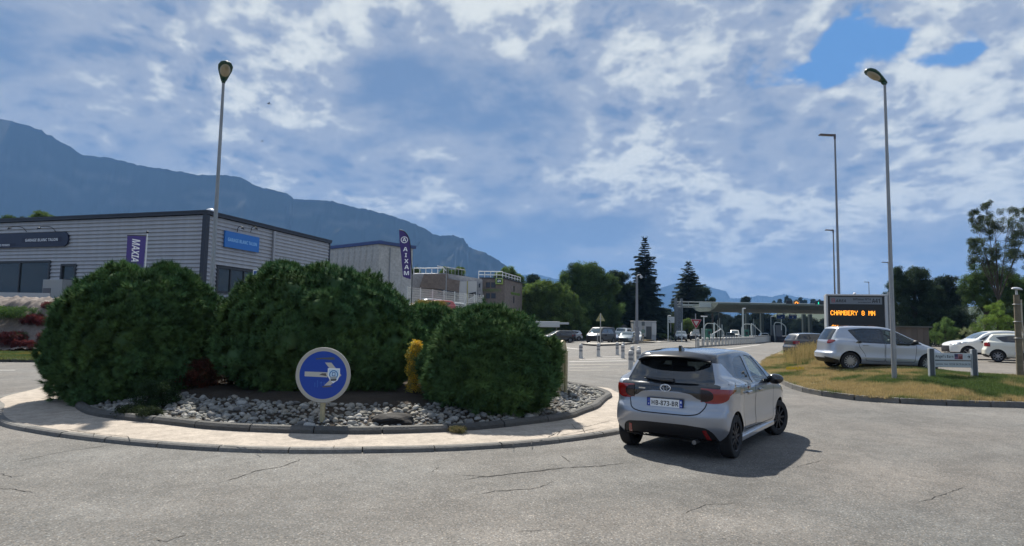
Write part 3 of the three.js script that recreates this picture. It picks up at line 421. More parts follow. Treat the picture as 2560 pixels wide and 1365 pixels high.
  { const [g, m] = textPlane('GARAGE BLANC TALON', (b1[0] - b0[0]) * 0.9, 0.42, { bg: '#1d72c4', fg: '#9ccbf2', size: 0.86, px: 512 }); part('lettering', g, m, bs, [(b0[0] + b1[0]) / 2, (bt + bb) / 2, 0.223]); }
  for (const px of [590, 624]) { const q = onR(px, 586); gooseneck(R, q[0], q[1] + 0.2, 0.5); }
  // boxed plant beside the window
  const bx0 = xl(138, 706), bx1 = xl(183, 748), bw = bx1[0] - bx0[0];
  part('utility_box', [rbox(bw, bx0[1] - bx1[1] + 0.3, 0.8, 0.02, (bx0[0] + bx1[0]) / 2, (bx0[1] + bx1[1]) / 2, 0.55)], M([0.36, 0.36, 0.35], 0.7), L);
  part('utility_door', rbox(bw * 0.4, (bx0[1] - bx1[1]) * 0.62, 0.04, 0.01, bx0[0] + bw * 0.24, bx1[1] + (bx0[1] - bx1[1]) * 0.3, 0.965), M([0.13, 0.13, 0.14], 0.6), L);
  shade(t);
}
// ---------- concrete shed with a blue fascia, behind the garage ----------
{
  const A = at(945, 700, 66); A.y = TER; const Bp = at(812, 700, 72); Bp.y = TER; const dl = Bp.clone().sub(A).setY(0).normalize(), dr = V3(-dl.z, 0, dl.x); if (dr.z > 0) dr.multiplyScalar(-1);
  const top = at(945, 602, 66).y - TER, t = thing('concrete_building', 'pale ribbed concrete shed with blue roof edge behind the slatted garage', 'building', A);
  const mC = new THREE.MeshStandardMaterial({ map: grainTex, color: new THREE.Color().setRGB(0.6, 0.6, 0.58), roughness: 0.9 });
  const L = new THREE.Group(), R = new THREE.Group(); L.name = 'front_wall'; R.name = 'side_wall'; t.add(L, R); const n = 14, w = 1.02, lenL = n * w, lenR = (() => { let l = 2; while (l < 20 && pxOf(A.clone().addScaledVector(dr, l).setY(TER + 5))[0] < 1030) l += 0.05; return l; })();
  L.position.copy(dl.clone().multiplyScalar(lenL)); L.rotation.y = Math.atan2(dl.z, -dl.x); R.rotation.y = Math.atan2(-dr.z, dr.x);
  const rib = metric(extrude([[0, 0], [0.08, 0.07], [0.5, 0.1], [w - 0.12, 0.07], [w - 0.02, 0], [w - 0.02, -0.25], [0, -0.25]].map(([x, y]) => [x, -y]), top - 0.35).rotateX(Math.PI / 2).rotateX(Math.PI).translate(0, 0, 0), 0.4);
  for (let i = 0; i < n; i++) { const o = part('wall_panel', rib, mC, L, [i * w, 0, 0]); o.scale.z = 1; }
  for (let i = 0; i < 3; i++) part('wall_panel', metric(box(lenR / 3 - 0.03, top - 0.35, 0.22, (i + 0.5) * lenR / 3, top / 2 - 0.17, -0.1), 0.4), mC, R);
  part('wall_core', [box(lenL, top - 0.4, 0.2, lenL / 2, top / 2 - 0.2, -0.5)], mC, L);
  part('roof_edge', box(lenL + 0.4, 0.34, 0.5, lenL / 2 + 0.1, top - 0.16, -0.05), M([0.03, 0.06, 0.2], 0.5), L);
  part('roof_edge', box(lenR, 0.34, 0.5, lenR / 2 + 0.3, top - 0.165, -0.05), M([0.035, 0.06, 0.17], 0.5), R);
  part('downpipe', cyl(0.06, 0.06, top - 1.2, 1.4, top / 2, 0.14), mGreyMetal, R);
  { const c = [V3(0, 0, 0), dl.clone().multiplyScalar(lenL), dl.clone().multiplyScalar(lenL).addScaledVector(dr, lenR), dr.clone().multiplyScalar(lenR)].map((p) => [p.x, -p.z]); part('roof', shapeGeo(c).rotateX(-Math.PI / 2).translate(0, top - 0.3, 0), mGreyMetal, t); }
}
// ---------- brown and grey office block ----------
{
  const A = at(1333, 700, 84); A.y = TER; const gy = TER;
  const mBrown = new THREE.MeshStandardMaterial({ map: grainTex, color: new THREE.Color().setRGB(0.29, 0.235, 0.2), roughness: 0.85 }), mGr = new THREE.MeshStandardMaterial({ map: grainTex, color: new THREE.Color().setRGB(0.5, 0.5, 0.51), roughness: 0.85 }), mWin = M([0.03, 0.035, 0.05], 0.08), mGreen = M([0.16, 0.26, 0.05], 0.6);
  const face = (depth) => (px, py) => { const p = at(px, py, depth); return [p.x, p.y]; };
  const t = thing('office_block', 'brown two-storey office block with green framed number 69 on its corner', 'building', [0, 0, 0]);
  const D = 82, f = face(D), [x0] = f(1200, 700), [x1] = f(1262, 700), yt = f(1200, 696)[1], yb = TER - 0.4;
  part('wall', metric(box(x1 - x0, yt - yb, 9, (x0 + x1) / 2, (yt + yb) / 2, -D - 4.5), 0.3), mBrown, t);
  // the right wing turns away
  const P1 = V3(x1, 0, -D), P2 = at(1306, 700, 90), yt2 = yt - 0.001, len = Math.hypot(P2.x - P1.x, P2.z - P1.z), W = new THREE.Group(); W.name = 'side_wing'; t.add(W); W.position.copy(P1); W.rotation.y = Math.atan2(-(P2.z - P1.z), P2.x - P1.x);
  part('wall', metric(box(len, yt2 - yb - 0.02, 0.3, len / 2, (yt2 + yb) / 2, -0.15), 0.3), mBrown, W);
  for (const [a, b, c, d] of [[1216, 707, 1224, 718], [1229, 707, 1238, 718], [1216, 734, 1224, 745], [1229, 734, 1238, 745]]) { const [ax, ay] = f(a, b), [bx, by] = f(c, d), g = new THREE.Group(); g.name = 'window'; t.add(g); part('frame', [box(bx - ax + 0.12, 0.06, 0.08, (ax + bx) / 2, ay + 0.03, -D), box(bx - ax + 0.12, 0.06, 0.08, (ax + bx) / 2, by - 0.03, -D), box(0.06, ay - by, 0.08, ax - 0.03, (ay + by) / 2, -D), box(0.06, ay - by, 0.08, bx + 0.03, (ay + by) / 2, -D)], mFrame, g); part('pane', box(bx - ax, ay - by, 0.03, (ax + bx) / 2, (ay + by) / 2, -D + 0.02), mWin, g); }
  for (const [u, y0, y1] of [[0.5, 710, 725], [0.5, 737, 755]]) part('window', box(0.32, f(1280, y0)[1] - f(1280, y1)[1], 0.06, len * u, (f(1280, y0)[1] + f(1280, y1)[1]) / 2, 0.02), mWin, W);
  { const [ax, ay] = f(1239, 696), [bx, by] = f(1257, 711), g = new THREE.Group(); g.name = 'number_sign'; t.add(g); g.userData.label = 'green framed square plate reading 69'; part('sign_frame', rbox(bx - ax, ay - by, 0.3, 0.03, (ax + bx) / 2, (ay + by) / 2, -D + 0.2), M([0.3, 0.42, 0.1], 0.5), g); const [pg, pm] = textPlane('69', (bx - ax) * 0.66, (ay - by) * 0.72, { bg: '#142a2c', fg: '#f2f5f2', size: 0.74, px: 96 }); part('sign_face', pg, pm, g, [(ax + bx) / 2, (ay + by) / 2 + 0.05, -D + 0.353]); }
  // green raised letters, too small to read
  const letters = (x0, x1, y, h, n, seed) => { const r = rng(seed), o = []; const w = (x1 - x0) / n; for (let i = 0; i < n; i++) { const x = x0 + i * w; o.push(box(w * 0.16, h, 0.05, x + w * 0.15, y, 0.03)); if (r() > 0.3) o.push(box(w * 0.16, h, 0.05, x + w * 0.68, y, 0.03)); o.push(box(w * 0.5, h * 0.18, 0.05, x + w * 0.42, y + [0.4, 0, -0.4][Math.floor(r() * 3)] * h, 0.031)); } return o; };
  { const a = f(1204, 725), b = f(1253, 725); part('lettering', letters(a[0], b[0], a[1], 0.32, 12, 5).map((g) => g.translate(0, 0, -D)), mGreen, t); part('lettering', letters(len * 0.34, len * 0.84, f(1280, 730)[1], 0.34, 10, 6), mGreen, W); }
  const rail = (P, a, b, y, n, name) => { const g = [bar(V3(a, y + 0.95, P), V3(b, y + 0.95, P), 0.05), bar(V3(a, y + 0.5, P), V3(b, y + 0.5, P), 0.04), bar(V3(a, y + 0.08, P), V3(b, y + 0.08, P), 0.06)]; for (let i = 0; i <= n; i++) g.push(bar(V3(lerp(a, b, i / n), y, P), V3(lerp(a, b, i / n), y + 0.95, P), 0.05)); part(name, g, mWhiteMetal, t); };
  rail(-D - 0.3, x0 - 0.2, x1 - 0.3, yt, 4, 'roof_railing');
  part('roof_railing', (() => { const g = [bar(V3(0, yt + 0.85, -0.3), V3(len, yt + 0.85, -0.3), 0.05), bar(V3(0, yt + 0.45, -0.3), V3(len, yt + 0.45, -0.3), 0.04)]; for (let i = 0; i <= 6; i++) g.push(bar(V3(len * i / 6, yt, -0.3), V3(len * i / 6, yt + 0.85, -0.3), 0.05)); return g; })(), mWhiteMetal, W);
  part('coping', box(x1 - x0 + 0.2, 0.16, 9.2, (x0 + x1) / 2, yt + 0.06, -D - 4.5), mFrame, t); part('coping', box(len, 0.14, 0.5, len / 2, yt + 0.05, -0.1), mFrame, W);

  // the neighbour on its left: grey hall with a brown overhang
  const h = thing('grey_hall', 'grey warehouse with long sloping brown upper band and rooftop railing', 'building', [0, 0, 0]);
  const D2 = 78, q = face(D2), Q = (px, py) => { const p = q(px, py); return [p[0], p[1]]; };
  const poly = (pts, z, depth, m, name, par = h) => part(name, metric(extrude(pts.map((p) => Q(...p)), depth).translate(0, 0, z - depth), 0.3), m, par);
  poly([[1022, 812], [1022, 684], [1108, 680], [1119, 682], [1203, 695], [1203, 812]], -D2 - 1.5, 6, mGr, 'wall');
  poly([[1049, 720], [1061, 685], [1105, 694], [1150, 702], [1147, 734], [1090, 722]], -D2 + 0.3, 1.6, mBrown, 'upper_band');
  poly([[1105, 683], [1117, 682], [1117, 696], [1060, 684]], -D2 - 1.2, 0.25, mBrown, 'upper_band');
  poly([[1148, 704], [1191, 703], [1191, 760], [1148, 760]], -D2 + 0.2, 1.4, M([0.56, 0.56, 0.55], 0.8), 'porch');
  poly([[1168, 703], [1169.6, 703], [1169.6, 760], [1168, 760]], -D2 + 0.28, 0.07, M([0.4, 0.34, 0.05], 0.5), 'yellow_strip');
  poly([[1090, 722], [1147, 731], [1147, 738], [1115, 730]], -D2 + 0.36, 0.06, mWin, 'window'); for (const [a, b] of [[707, 717], [734, 744]]) poly([[1196, a], [1199, a], [1199, b], [1196, b]], -D2 - 1.42, 0.07, mWin, 'window');
  poly([[1091, 727], [1145, 738], [1145, 742], [1091, 733]], -D2 - 1.4, 0.08, mWin, 'window');
  { const [a, y] = Q(1028, 684), [b] = Q(1105, 681); const z = -D2 - 2, g = [bar(V3(a, y + 0.85, z), V3(b, y + 0.95, z), 0.05), bar(V3(a, y + 0.15, z), V3(b, y + 0.2, z), 0.07)]; for (let i = 0; i <= 5; i++) g.push(bar(V3(lerp(a, b, i / 5), y, z), V3(lerp(a, b, i / 5), y + 0.95, z), 0.05)); part('roof_railing', g, mWhiteMetal, h); const [c, y2] = Q(1108, 680), [d, y3] = Q(1160, 688), k = [bar(V3(c, y2 + 0.8, z), V3(d, y3 + 0.8, z), 0.04)]; for (let i = 0; i <= 6; i++) k.push(bar(V3(lerp(c, d, i / 6), lerp(y2, y3, i / 6), z), V3(lerp(c, d, i / 6), lerp(y2, y3, i / 6) + 0.8, z), 0.03)); part('roof_railing', k, mGreyMetal, h); }
  poly([[1172, 734], [1190, 730], [1190, 760], [1172, 760]], -D2 + 0.4, 0.1, mDarkIn, 'stair_side');
  { const g = []; for (let i = 0; i <= 7; i++) { const a = Q(1172 + i * 2.5, 750 - i * 1.6), b = Q(1172 + i * 2.5, 758); g.push(bar(V3(a[0], a[1], -D2 + 0.6), V3(b[0], b[1], -D2 + 0.6), 0.04)); } const a = Q(1172, 750), b = Q(1190, 739); g.push(bar(V3(a[0], a[1], -D2 + 0.6), V3(b[0], b[1], -D2 + 0.6), 0.06)); part('stair_railing', g, M([0.55, 0.56, 0.58], 0.5), h); }
}
// low outbuilding roof and wire fence on the terrace edge
{
  const a = at(1018, 745, 50), b = at(1208, 745, 62), t = thing('wire_fence', 'white wire mesh fence along the terrace edge in front of parked cars', 'fence', [a.x, TER - 0.3, a.z]); inFrame(t, V3(a.x, TER - 0.3, a.z), b);
  const L = Math.hypot(b.x - a.x, b.z - a.z), H = 2.25, m = M([0.62, 0.64, 0.62], 0.5);
  for (let i = 0; i <= 7; i++) part('fence_post', rbox(0.07, H + 0.1, 0.07, 0.01, L * i / 7, H / 2, 0), m, t);
  for (let i = 0; i < 7; i++) { const g = [], x0 = L * i / 7 + 0.04, x1 = L * (i + 1) / 7 - 0.04; for (let k = 0; k <= 11; k++) g.push(bar(V3(x0, 0.1 + k * (H - 0.15) / 11, 0), V3(x1, 0.1 + k * (H - 0.15) / 11, 0), 0.008, 0.008, 4)); for (let k = 0; k <= 30; k++) g.push(bar(V3(lerp(x0, x1, k / 30), 0.1, 0.012), V3(lerp(x0, x1, k / 30), H - 0.05, 0.012), 0.006, 0.006, 4)); part('mesh_panel', g, m, t); }
}
// ---------- toll plaza ----------
{
  const D = 124, gy = 0, px2 = (px, py, d = D) => at(px, py, d);
  const L = px2(1692, 770), R = px2(2110, 770), yTop = px2(1880, 766).y;
  const t = thing('toll_canopy', 'long pale green toll plaza canopy on dark columns across the motorway lanes', 'toll canopy', [0, 0, 0]);
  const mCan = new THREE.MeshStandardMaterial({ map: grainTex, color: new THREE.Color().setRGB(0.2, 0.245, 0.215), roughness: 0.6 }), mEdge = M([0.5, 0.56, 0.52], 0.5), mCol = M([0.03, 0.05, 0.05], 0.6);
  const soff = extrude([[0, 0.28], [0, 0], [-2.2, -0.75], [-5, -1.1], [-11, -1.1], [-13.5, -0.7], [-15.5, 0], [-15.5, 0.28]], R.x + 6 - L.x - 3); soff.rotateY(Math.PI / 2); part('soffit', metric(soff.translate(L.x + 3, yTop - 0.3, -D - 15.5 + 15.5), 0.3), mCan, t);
  part('fascia_edge', [rbox(R.x + 6 - L.x, 0.2, 0.3, 0.05, (L.x + R.x + 6) / 2, yTop, -D + 0.2)], mEdge, t);
  part('canopy_end', mv(cyl(1.2, 0.7, 0.6, 0, 0, 0, 20), L.x + 3, yTop - 0.65, -D - 5), mCan, t);
  for (const px of [1765, 1800, 1868, 1905, 2010, 2026, 2070]) { const p = px2(px, 840, D + 5); part('column', box(0.55, yTop - 1.2, 0.75, p.x, (yTop - 1.2) / 2, p.z), mCol, t); }
  // gantry that stands before it
  const Dg = 112, gA = px2(1692, 768, Dg), gB = px2(2150, 768, Dg), y0 = px2(1800, 769, Dg).y, y1 = px2(1800, 756, Dg).y;
  const gt = thing('sign_gantry', 'grey lattice gantry with lane signals spanning the toll lanes', 'gantry', [0, 0, 0]);
  const mG = M([0.36, 0.4, 0.39], 0.5, { metalness: 0.3 });
  const bars = []; for (const y of [y0, y1]) for (const dz of [0, 1]) bars.push(bar(V3(gA.x, y, -Dg - dz), V3(gB.x, y, -Dg - dz), 0.07)); bars.push(bar(V3(gA.x, (y0 + y1) / 2, -Dg), V3(gB.x, (y0 + y1) / 2, -Dg), 0.04)); for (let x = gA.x; x <= gB.x; x += 2.1) bars.push(bar(V3(x, y0, -Dg), V3(x, y1, -Dg), 0.05)); part('truss', bars, mG, gt);
  const py = []; const xa = px2(1691, 800, Dg).x, xb = px2(1705, 800, Dg).x; for (const x of [xa, xb]) for (const dz of [0, 1]) py.push(bar(V3(x, 0, -Dg - dz), V3(x, y1 + 0.6, -Dg - dz), 0.13)); for (let k = 0; k < 9; k++) { const a = y1 * k / 9, b = y1 * (k + 1) / 9; py.push(bar(V3(xa, a, -Dg), V3(xb, b, -Dg), 0.07), bar(V3(xb, a, -Dg), V3(xa, b, -Dg), 0.07)); } py.push(box(xb - xa, y1 * 0.92, 0.1, (xa + xb) / 2, y1 * 0.46, -Dg - 0.5)); part('pylon', py, M([0.16, 0.19, 0.22], 0.5), gt);
  const panel = (x0p, x1p, y0p, y1p, m, name) => { const a = px2(x0p, y0p, Dg), b = px2(x1p, y1p, Dg); return [part(name, rbox(b.x - a.x, a.y - b.y, 0.25, 0.03, (a.x + b.x) / 2, (a.y + b.y) / 2, -Dg + 0.25), m, gt), (a.x + b.x) / 2, (a.y + b.y) / 2, b.x - a.x, a.y - b.y]; };
  panel(1747, 1777, 757, 769, M([0.45, 0.5, 0.48], 0.5), 'sign_back');
  const mSig = M([0.014, 0.02, 0.03], 0.5);
  panel(1964, 1979, 752, 767, mSig, 'signal_box'); const s1 = panel(1981, 1996, 752, 767, mSig, 'signal_box'), s2 = panel(2036, 2051, 752, 767, mSig, 'signal_box'); panel(2050.5, 2060, 752, 767, mSig, 'signal_box');
  const orange = M([1, 0.3, 0.04], 0.5, { emissive: new THREE.Color(1, 0.35, 0.06), emissiveIntensity: 0.75 }), green = M([0.02, 0.8, 0.5], 0.5, { emissive: new THREE.Color(0.03, 0.85, 0.55), emissiveIntensity: 0.6 });
  part('signal_light', [mv(new THREE.TorusGeometry(0.24, 0.09, 6, 16, 4.4), s1[1], s1[2] + 0.05, -Dg + 0.42), mv(new THREE.ConeGeometry(0.22, 0.35, 3), s1[1] + 0.3, s1[2] + 0.12, -Dg + 0.42, 0, 0, -1.57)], orange, gt);
  part('signal_frame', [box(s1[3], 0.06, 0.05, s1[1], s1[2] + s1[4] / 2 - 0.04, -Dg + 0.4), box(s1[3], 0.06, 0.05, s1[1], s1[2] - s1[4] / 2 + 0.04, -Dg + 0.4), box(0.06, s1[4] - 0.14, 0.05, s1[1] - s1[3] / 2 + 0.04, s1[2], -Dg + 0.4), box(0.06, s1[4] - 0.14, 0.05, s1[1] + s1[3] / 2 - 0.04, s1[2], -Dg + 0.4)], M([0.6, 0.5, 0.35], 0.5), gt);
  part('signal_light', [box(0.11, 0.5, 0.06, s2[1], s2[2] + 0.06, -Dg + 0.42), mv(new THREE.ConeGeometry(0.26, 0.3, 3), s2[1], s2[2] - 0.22, -Dg + 0.42, 0, 0, Math.PI)], green, gt);
  // blue lane signs under the canopy
  for (const [a, b, lab] of [[1941, 1962.5, 'blue lane sign with white arrow hanging left under the toll canopy'], [1971.5, 1992, 'blue lane sign with white down arrow hanging right under the toll canopy']]) {
    const p = px2(a, 786, 121), q = px2(b, 797.5, 121), s = thing('lane_sign', lab, 'sign', [(p.x + q.x) / 2, (p.y + q.y) / 2, -121]), w = q.x - p.x, h = p.y - q.y, first = a < 1950;
    part('sign_back', rbox(w, h, 0.12, 0.03), M([0.3, 0.35, 0.45], 0.5), s);
    const [g, m] = textPlane('', w * 0.95, h * 0.9, { px: 128, draw: (c, W, H) => { c.fillStyle = '#1c54a8'; c.fillRect(0, 0, W, H); c.fillStyle = '#e8eef8'; c.fillRect(W * 0.12, H * 0.1, W * (first ? 0.3 : 0.76), H * 0.14); if (first) { c.beginPath(); c.moveTo(W * 0.42, H * 0.9); c.lineTo(W * 0.66, H * 0.5); c.lineTo(W * 0.75, H * 0.62); c.fill(); } else { c.fillRect(W * 0.46, H * 0.4, W * 0.08, H * 0.3); c.beginPath(); c.moveTo(W * 0.34, H * 0.58); c.lineTo(W * 0.66, H * 0.58); c.lineTo(W * 0.5, H * 0.86); c.fill(); } } }); part('sign_face', g, m, s, [0, 0, 0.065]);
    part('hanger', [bar(V3(-w / 3, h / 2, 0), V3(-w / 3, h / 2 + 0.8, 0), 0.05), bar(V3(w / 3, h / 2, 0), V3(w / 3, h / 2 + 0.8, 0), 0.05)], mCol, s);
  }
  // toll islands: booth, hoops, posts
  const mWhiteP = M([0.5, 0.55, 0.53], 0.5), mBoothG = M([0.015, 0.11, 0.085], 0.5);
  const booth = (px, lab, d) => { const p = G(px, 0.1) , q = at(px, 846, d), s = thing('toll_booth', lab, 'toll booth', [q.x, 0, -d]); part('island', rbox(1.5, 0.25, 9, 0.08, 0, 0.12, -2), M([0.3, 0.3, 0.28], 0.9), s); part('cabin', [rbox(0.75, 1.75, 1, 0.05, 0, 1.1, 0)], mBoothG, s); part('screen', box(0.4, 0.5, 0.02, 0, 1.4, 0.51), mBlack, s);
    part('hoop', [tube([[-0.75, 0, 0.6], [-0.75, 2.3, 0.6], [-0.4, 2.8, 0.6], [0.7, 2.85, 0.6]], 0.06, 24, 6), tube([[0.75, 0, 0.6], [0.75, 2.9, 0.6], [1.6, 2.2, 0.6], [2.2, 1.6, 0.6], [2.2, 0.9, 0.6]], 0.06, 24, 6), bar(V3(0.75, 0, 0.6), V3(0.75, 3, 0.6), 0.1)], mWhiteP, s); return s; };
  booth(1771, 'green toll cabin between white hoops beside the raised barrier arm', 100); booth(1864, 'green toll cabin at the foot of the tall grey mast', 100);
  { const q = at(1946, 846, 108), s = thing('toll_booth', 'dark grey toll cabin on black buffer at the end of the concrete wall', 'toll booth', [q.x, 0, -108]); part('cabin', [rbox(1.1, 1.9, 2, 0.08, -0.1, 1.9, -0.4)], M([0.1, 0.11, 0.12], 0.6), s); part('buffer', [rbox(1.7, 1.0, 3.4, 0.15, 0, 0.5, 0), rbox(2.6, 0.5, 1.6, 0.2, 0.4, 0.25, 1)], M([0.02, 0.022, 0.03], 0.8), s); part('hoop', [tube([[-0.9, 0, 0.8], [-0.9, 3.2, 0.8], [-0.2, 3.3, 0.8], [0.5, 3, 0.8], [0.9, 2.6, 0.8], [0.9, 1.2, 0.8]], 0.07, 24, 6), bar(V3(0.2, 2, 0.8), V3(0.2, 3.9, 0.8), 0.06)], mWhiteP, s); }
  { const a = at(1781, 835, 98), b = at(1802, 823, 98), s = thing('barrier_arm', 'white barrier arm raised aslant beside the green toll cabin', 'barrier', [a.x, a.y - 0.9, -98]); part('post', rbox(0.4, 1.2, 0.4, 0.05, -0.1, 0.3, 0), mWhiteP, s); part('arm', [mv(box(Math.hypot(b.x - a.x, b.y - a.y), 0.14, 0.08), (b.x - a.x) / 2, 0.9 + (b.y - a.y) / 2, 0, 0, 0, Math.atan2(b.y - a.y, b.x - a.x))], M([0.7, 0.72, 0.72], 0.5), s); }
  const post = (px, yTopPx, d, r, lab, head) => { const q = at(px, yTopPx, d), s = thing(head ? 'toll_lamp' : 'lane_post', lab, head ? 'lamp post' : 'post', [q.x, 0, -d]); part('pole', cyl(r * 0.8, r, q.y, 0, q.y / 2, 0, 8), mWhiteP, s); if (head === 'T') part('lamp_head', rbox(0.95, 0.16, 0.25, 0.05, 0.05, q.y, 0), mWhiteMetal, s); if (head === 'arm') part('lamp_head', [rbox(0.42, 0.16, 0.25, 0.05, 0.22, q.y, 0)], mWhiteMetal, s); if (!head) part('cap', new THREE.SphereGeometry(r * 0.9, 8, 5).translate(0, q.y, 0), mWhiteP, s); return s; };
  post(1759.5, 791, 96, 0.11, 'short lamp post with double head right of the yield sign', 'T'); post(1670, 789, 96, 0.1, 'short lamp post with one arm left of the lattice pylon', 'arm'); post(1857, 771, 96, 0.16, 'tall grey mast in front of the second toll cabin', 'arm'); post(1927, 791, 110, 0.07, 'slim lamp post above the dark toll cabin', 'arm');
  for (const [x, y, d, l] of [[1799, 796, 118, 'tall thin lane post right of the raised barrier arm'], [1794, 801, 118.5, 'thicker lane post just left of the tall thin one'], [1805, 812, 110, 'short lane post right of the barrier arm tip'], [1884, 798, 115, 'tall thin lane post right of the grey mast'], [1888, 812, 115, 'shorter lane post right of the grey mast'], [1704, 808, 95, 'pale post standing before the lattice pylon'], [1755, 822, 96, 'short pale post left of the double headed lamp']]) post(x, y, d, 0.09, l);
  { const s = thing('guard_rail', 'long steel guard rail behind the toll lanes', 'guard rail', [0, 0, 0]), a = G(1660, 850), n = 24; const A = at(1655, 842, 130), B = at(2060, 846, 140); part('rail', [bar(V3(A.x, 0.75, A.z), V3(B.x, 0.75, B.z), 0.14), bar(V3(A.x, 0.5, A.z), V3(B.x, 0.5, B.z), 0.1)], M([0.4, 0.4, 0.4], 0.6), s); for (let i = 0; i <= n; i++) part('rail_post', box(0.12, 0.75, 0.12, lerp(A.x, B.x, i / n), 0.37, lerp(A.z, B.z, i / n)), mGreyMetal, s); }
  { const s = thing('camera_board', 'small pale board on a bracket beside the tree near the toll', 'sign', at(1677, 795, 104)); part('board', rbox(1.0, 1.0, 0.1, 0.03, 0.1, -0.3, 0), M([0.5, 0.54, 0.56], 0.5), s); part('pole', cyl(0.07, 0.07, 6, 0, -3.6, -0.1, 8), mGreyMetal, s); }
}
// bollard row and wall between the lanes
{
  const A = G(1745, 868.5), B = G(1886, 859.2), C = G(1936, 853.5);
  const g0 = thing('lane_divider', 'low concrete kerb wall that carries the row of white bollards', 'kerb', [0, 0, 0]);
  part('kerb', [bar(V3(A.x, 0.06, A.z), V3(B.x, 0.06, B.z), 0.16, 0.16, 4), bar(V3(B.x, 0.06, B.z), V3(C.x, 0.06, C.z), 0.16, 0.16, 4)], mKerb[1], g0);
  const mW = new THREE.MeshStandardMaterial({ map: grainTex, color: new THREE.Color().setRGB(0.66, 0.65, 0.6), roughness: 0.6 }), mBand = M([0.3, 0.3, 0.3], 0.5);
  const src = thing('lane_bollard', 'white bollard nearest the yield sign at the head of the kerb row', 'bollard', A, 0, 'white bollards along the lane divider');
  part('body', lathe([[0.0, 1.0], [0.1, 0.99], [0.145, 0.93], [0.15, 0.86], [0.13, 0.84], [0.13, 0.68], [0.15, 0.66], [0.14, 0.0]].reverse(), 14), mW, src); part('band', lathe([[0.133, 0.69], [0.136, 0.7], [0.136, 0.82], [0.133, 0.83]], 14), mBand, src);
  for (let i = 1; i < 22; i++) { const f = i / 21, t = f / (f + (1 - f) * 0.72); copyOf(src, i === 21 ? 'white bollard at the far end of the kerb row, touching the concrete wall' : 'white bollard within the long close set row on the lane divider kerb', A.clone().lerp(B, t), 0.3 * i); }
  const len = B.distanceTo(C), w = thing('divider_wall', 'low pale concrete wall continuing the bollard row towards the toll', 'wall', B); inFrame(w, B, C); part('wall_panel', metric(rbox(len, 1.0, 0.2, 0.03, len / 2, 0.5, 0), 0.5), mW, w); part('coping', rbox(len + 0.1, 0.1, 0.3, 0.03, len / 2, 1.03, 0), mKerb[1], w);
}
// ---------- foliage ----------
const mLeaf = M([1, 1, 1], 0.65, { physical: true, transmission: 0.0, side: THREE.DoubleSide, vertexColors: false });
const leafMat = (rough = 0.7, trans = 0.35) => M([1, 1, 1], rough, { physical: true, transmission: trans, thickness: 0, side: THREE.DoubleSide });
const mBark = new THREE.MeshStandardMaterial({ map: grainTex, color: new THREE.Color().setRGB(0.09, 0.072, 0.055), roughness: 1, bumpMap: grainBump, bumpScale: 0.03 });
const mLeafA = M([1, 1, 1], 0.9, { physical: true, transmission: 0.35, thickness: 0, side: THREE.DoubleSide, specularIntensity: 0.25 });
const needleM = M([1, 1, 1], 1, { physical: true, side: THREE.DoubleSide, specularIntensity: 0.15 });
function soup(tris) { const g = new THREE.BufferGeometry(); g.setAttribute('position', new THREE.Float32BufferAttribute(tris.flat(2), 3)); g.computeVertexNormals(); return g; }
// a tuft of needles that stands along +y
const tufts = [0, 1, 2].map((k) => { const r = rng(100 + k), t = []; for (let i = 0; i < 44; i++) { const a = r() * 6.283, e = 0.15 + 1.25 * Math.pow(r(), 0.8), l = 0.065 + 0.06 * r(), b = V3(0, 0.05 * r(), 0), d = V3(Math.cos(a) * Math.sin(e), Math.cos(e), Math.sin(a) * Math.sin(e)), s = V3(-Math.sin(a), 0, Math.cos(a)).multiplyScalar(0.0065), tip = b.clone().addScaledVector(d, l); t.push([b.clone().add(s).toArray(), b.clone().sub(s).toArray(), tip.toArray()]); } return soup(t); });
// a spray of broad leaves about 1 m across
const sprays = [0, 1, 2].map((k) => { const r = rng(130 + k), t = []; for (let i = 0; i < 34; i++) { const c = V3(r() - 0.5, (r() - 0.5) * 0.75, r() - 0.5), q = new THREE.Quaternion().setFromEuler(new THREE.Euler((r() - 0.5) * 2.0 + 0.3, r() * 6.28, (r() - 0.5) * 1.8)), l = 0.15 + 0.11 * r(), w = l * 0.34, P = (x, y, z) => V3(x, y, z).applyQuaternion(q).add(c).toArray(); const a = P(0, 0, 0), b = P(w, 0.03, l * 0.5), d = P(-w, 0.03, l * 0.5), e = P(0, -0.03, l); t.push([a, b, e], [a, e, d]); } return soup(t); });
const crownSpray = sprays;
// a flat drooping spruce frond along +x, 1 m long
const frond = (() => { const r = rng(160), t = []; for (let i = 0; i < 26; i++) { const f = i / 26, x = f, y = -0.16 * f * f + 0.06 * f, w = 0.34 * (1 - f * 0.75); for (const s of [-1, 1]) { const a = [x, y, 0], b = [x + 0.09, y - 0.01, 0], c = [x + 0.2 + 0.05 * r(), y - 0.07 - 0.07 * r(), s * w * (0.7 + 0.5 * r())]; t.push([a, b, c]); const d = [x + 0.12 + 0.06 * r(), y - 0.16 - 0.12 * r(), s * w * (0.3 + 0.4 * r())]; t.push([a, b, d]); } t.push([[x, y, -0.02], [x, y, 0.02], [x + 0.1, y - 0.2 - 0.1 * r(), 0.03 * (r() - 0.5)]]); } return soup(t); })();
function instanced(name, geo, m, list, parent) {   // list of [matrix, colour]
  const im = new THREE.InstancedMesh(geo, m, list.length); im.name = name; list.forEach(([a, c], i) => { im.setMatrixAt(i, a); if (c) im.setColorAt(i, c); }); im.castShadow = im.receiveShadow = true; im.userData.kind = 'stuff'; parent.add(im); return im;
}
const col = (r, g, b) => new THREE.Color().setRGB(r, g, b);
const UP = V3(0, 1, 0);
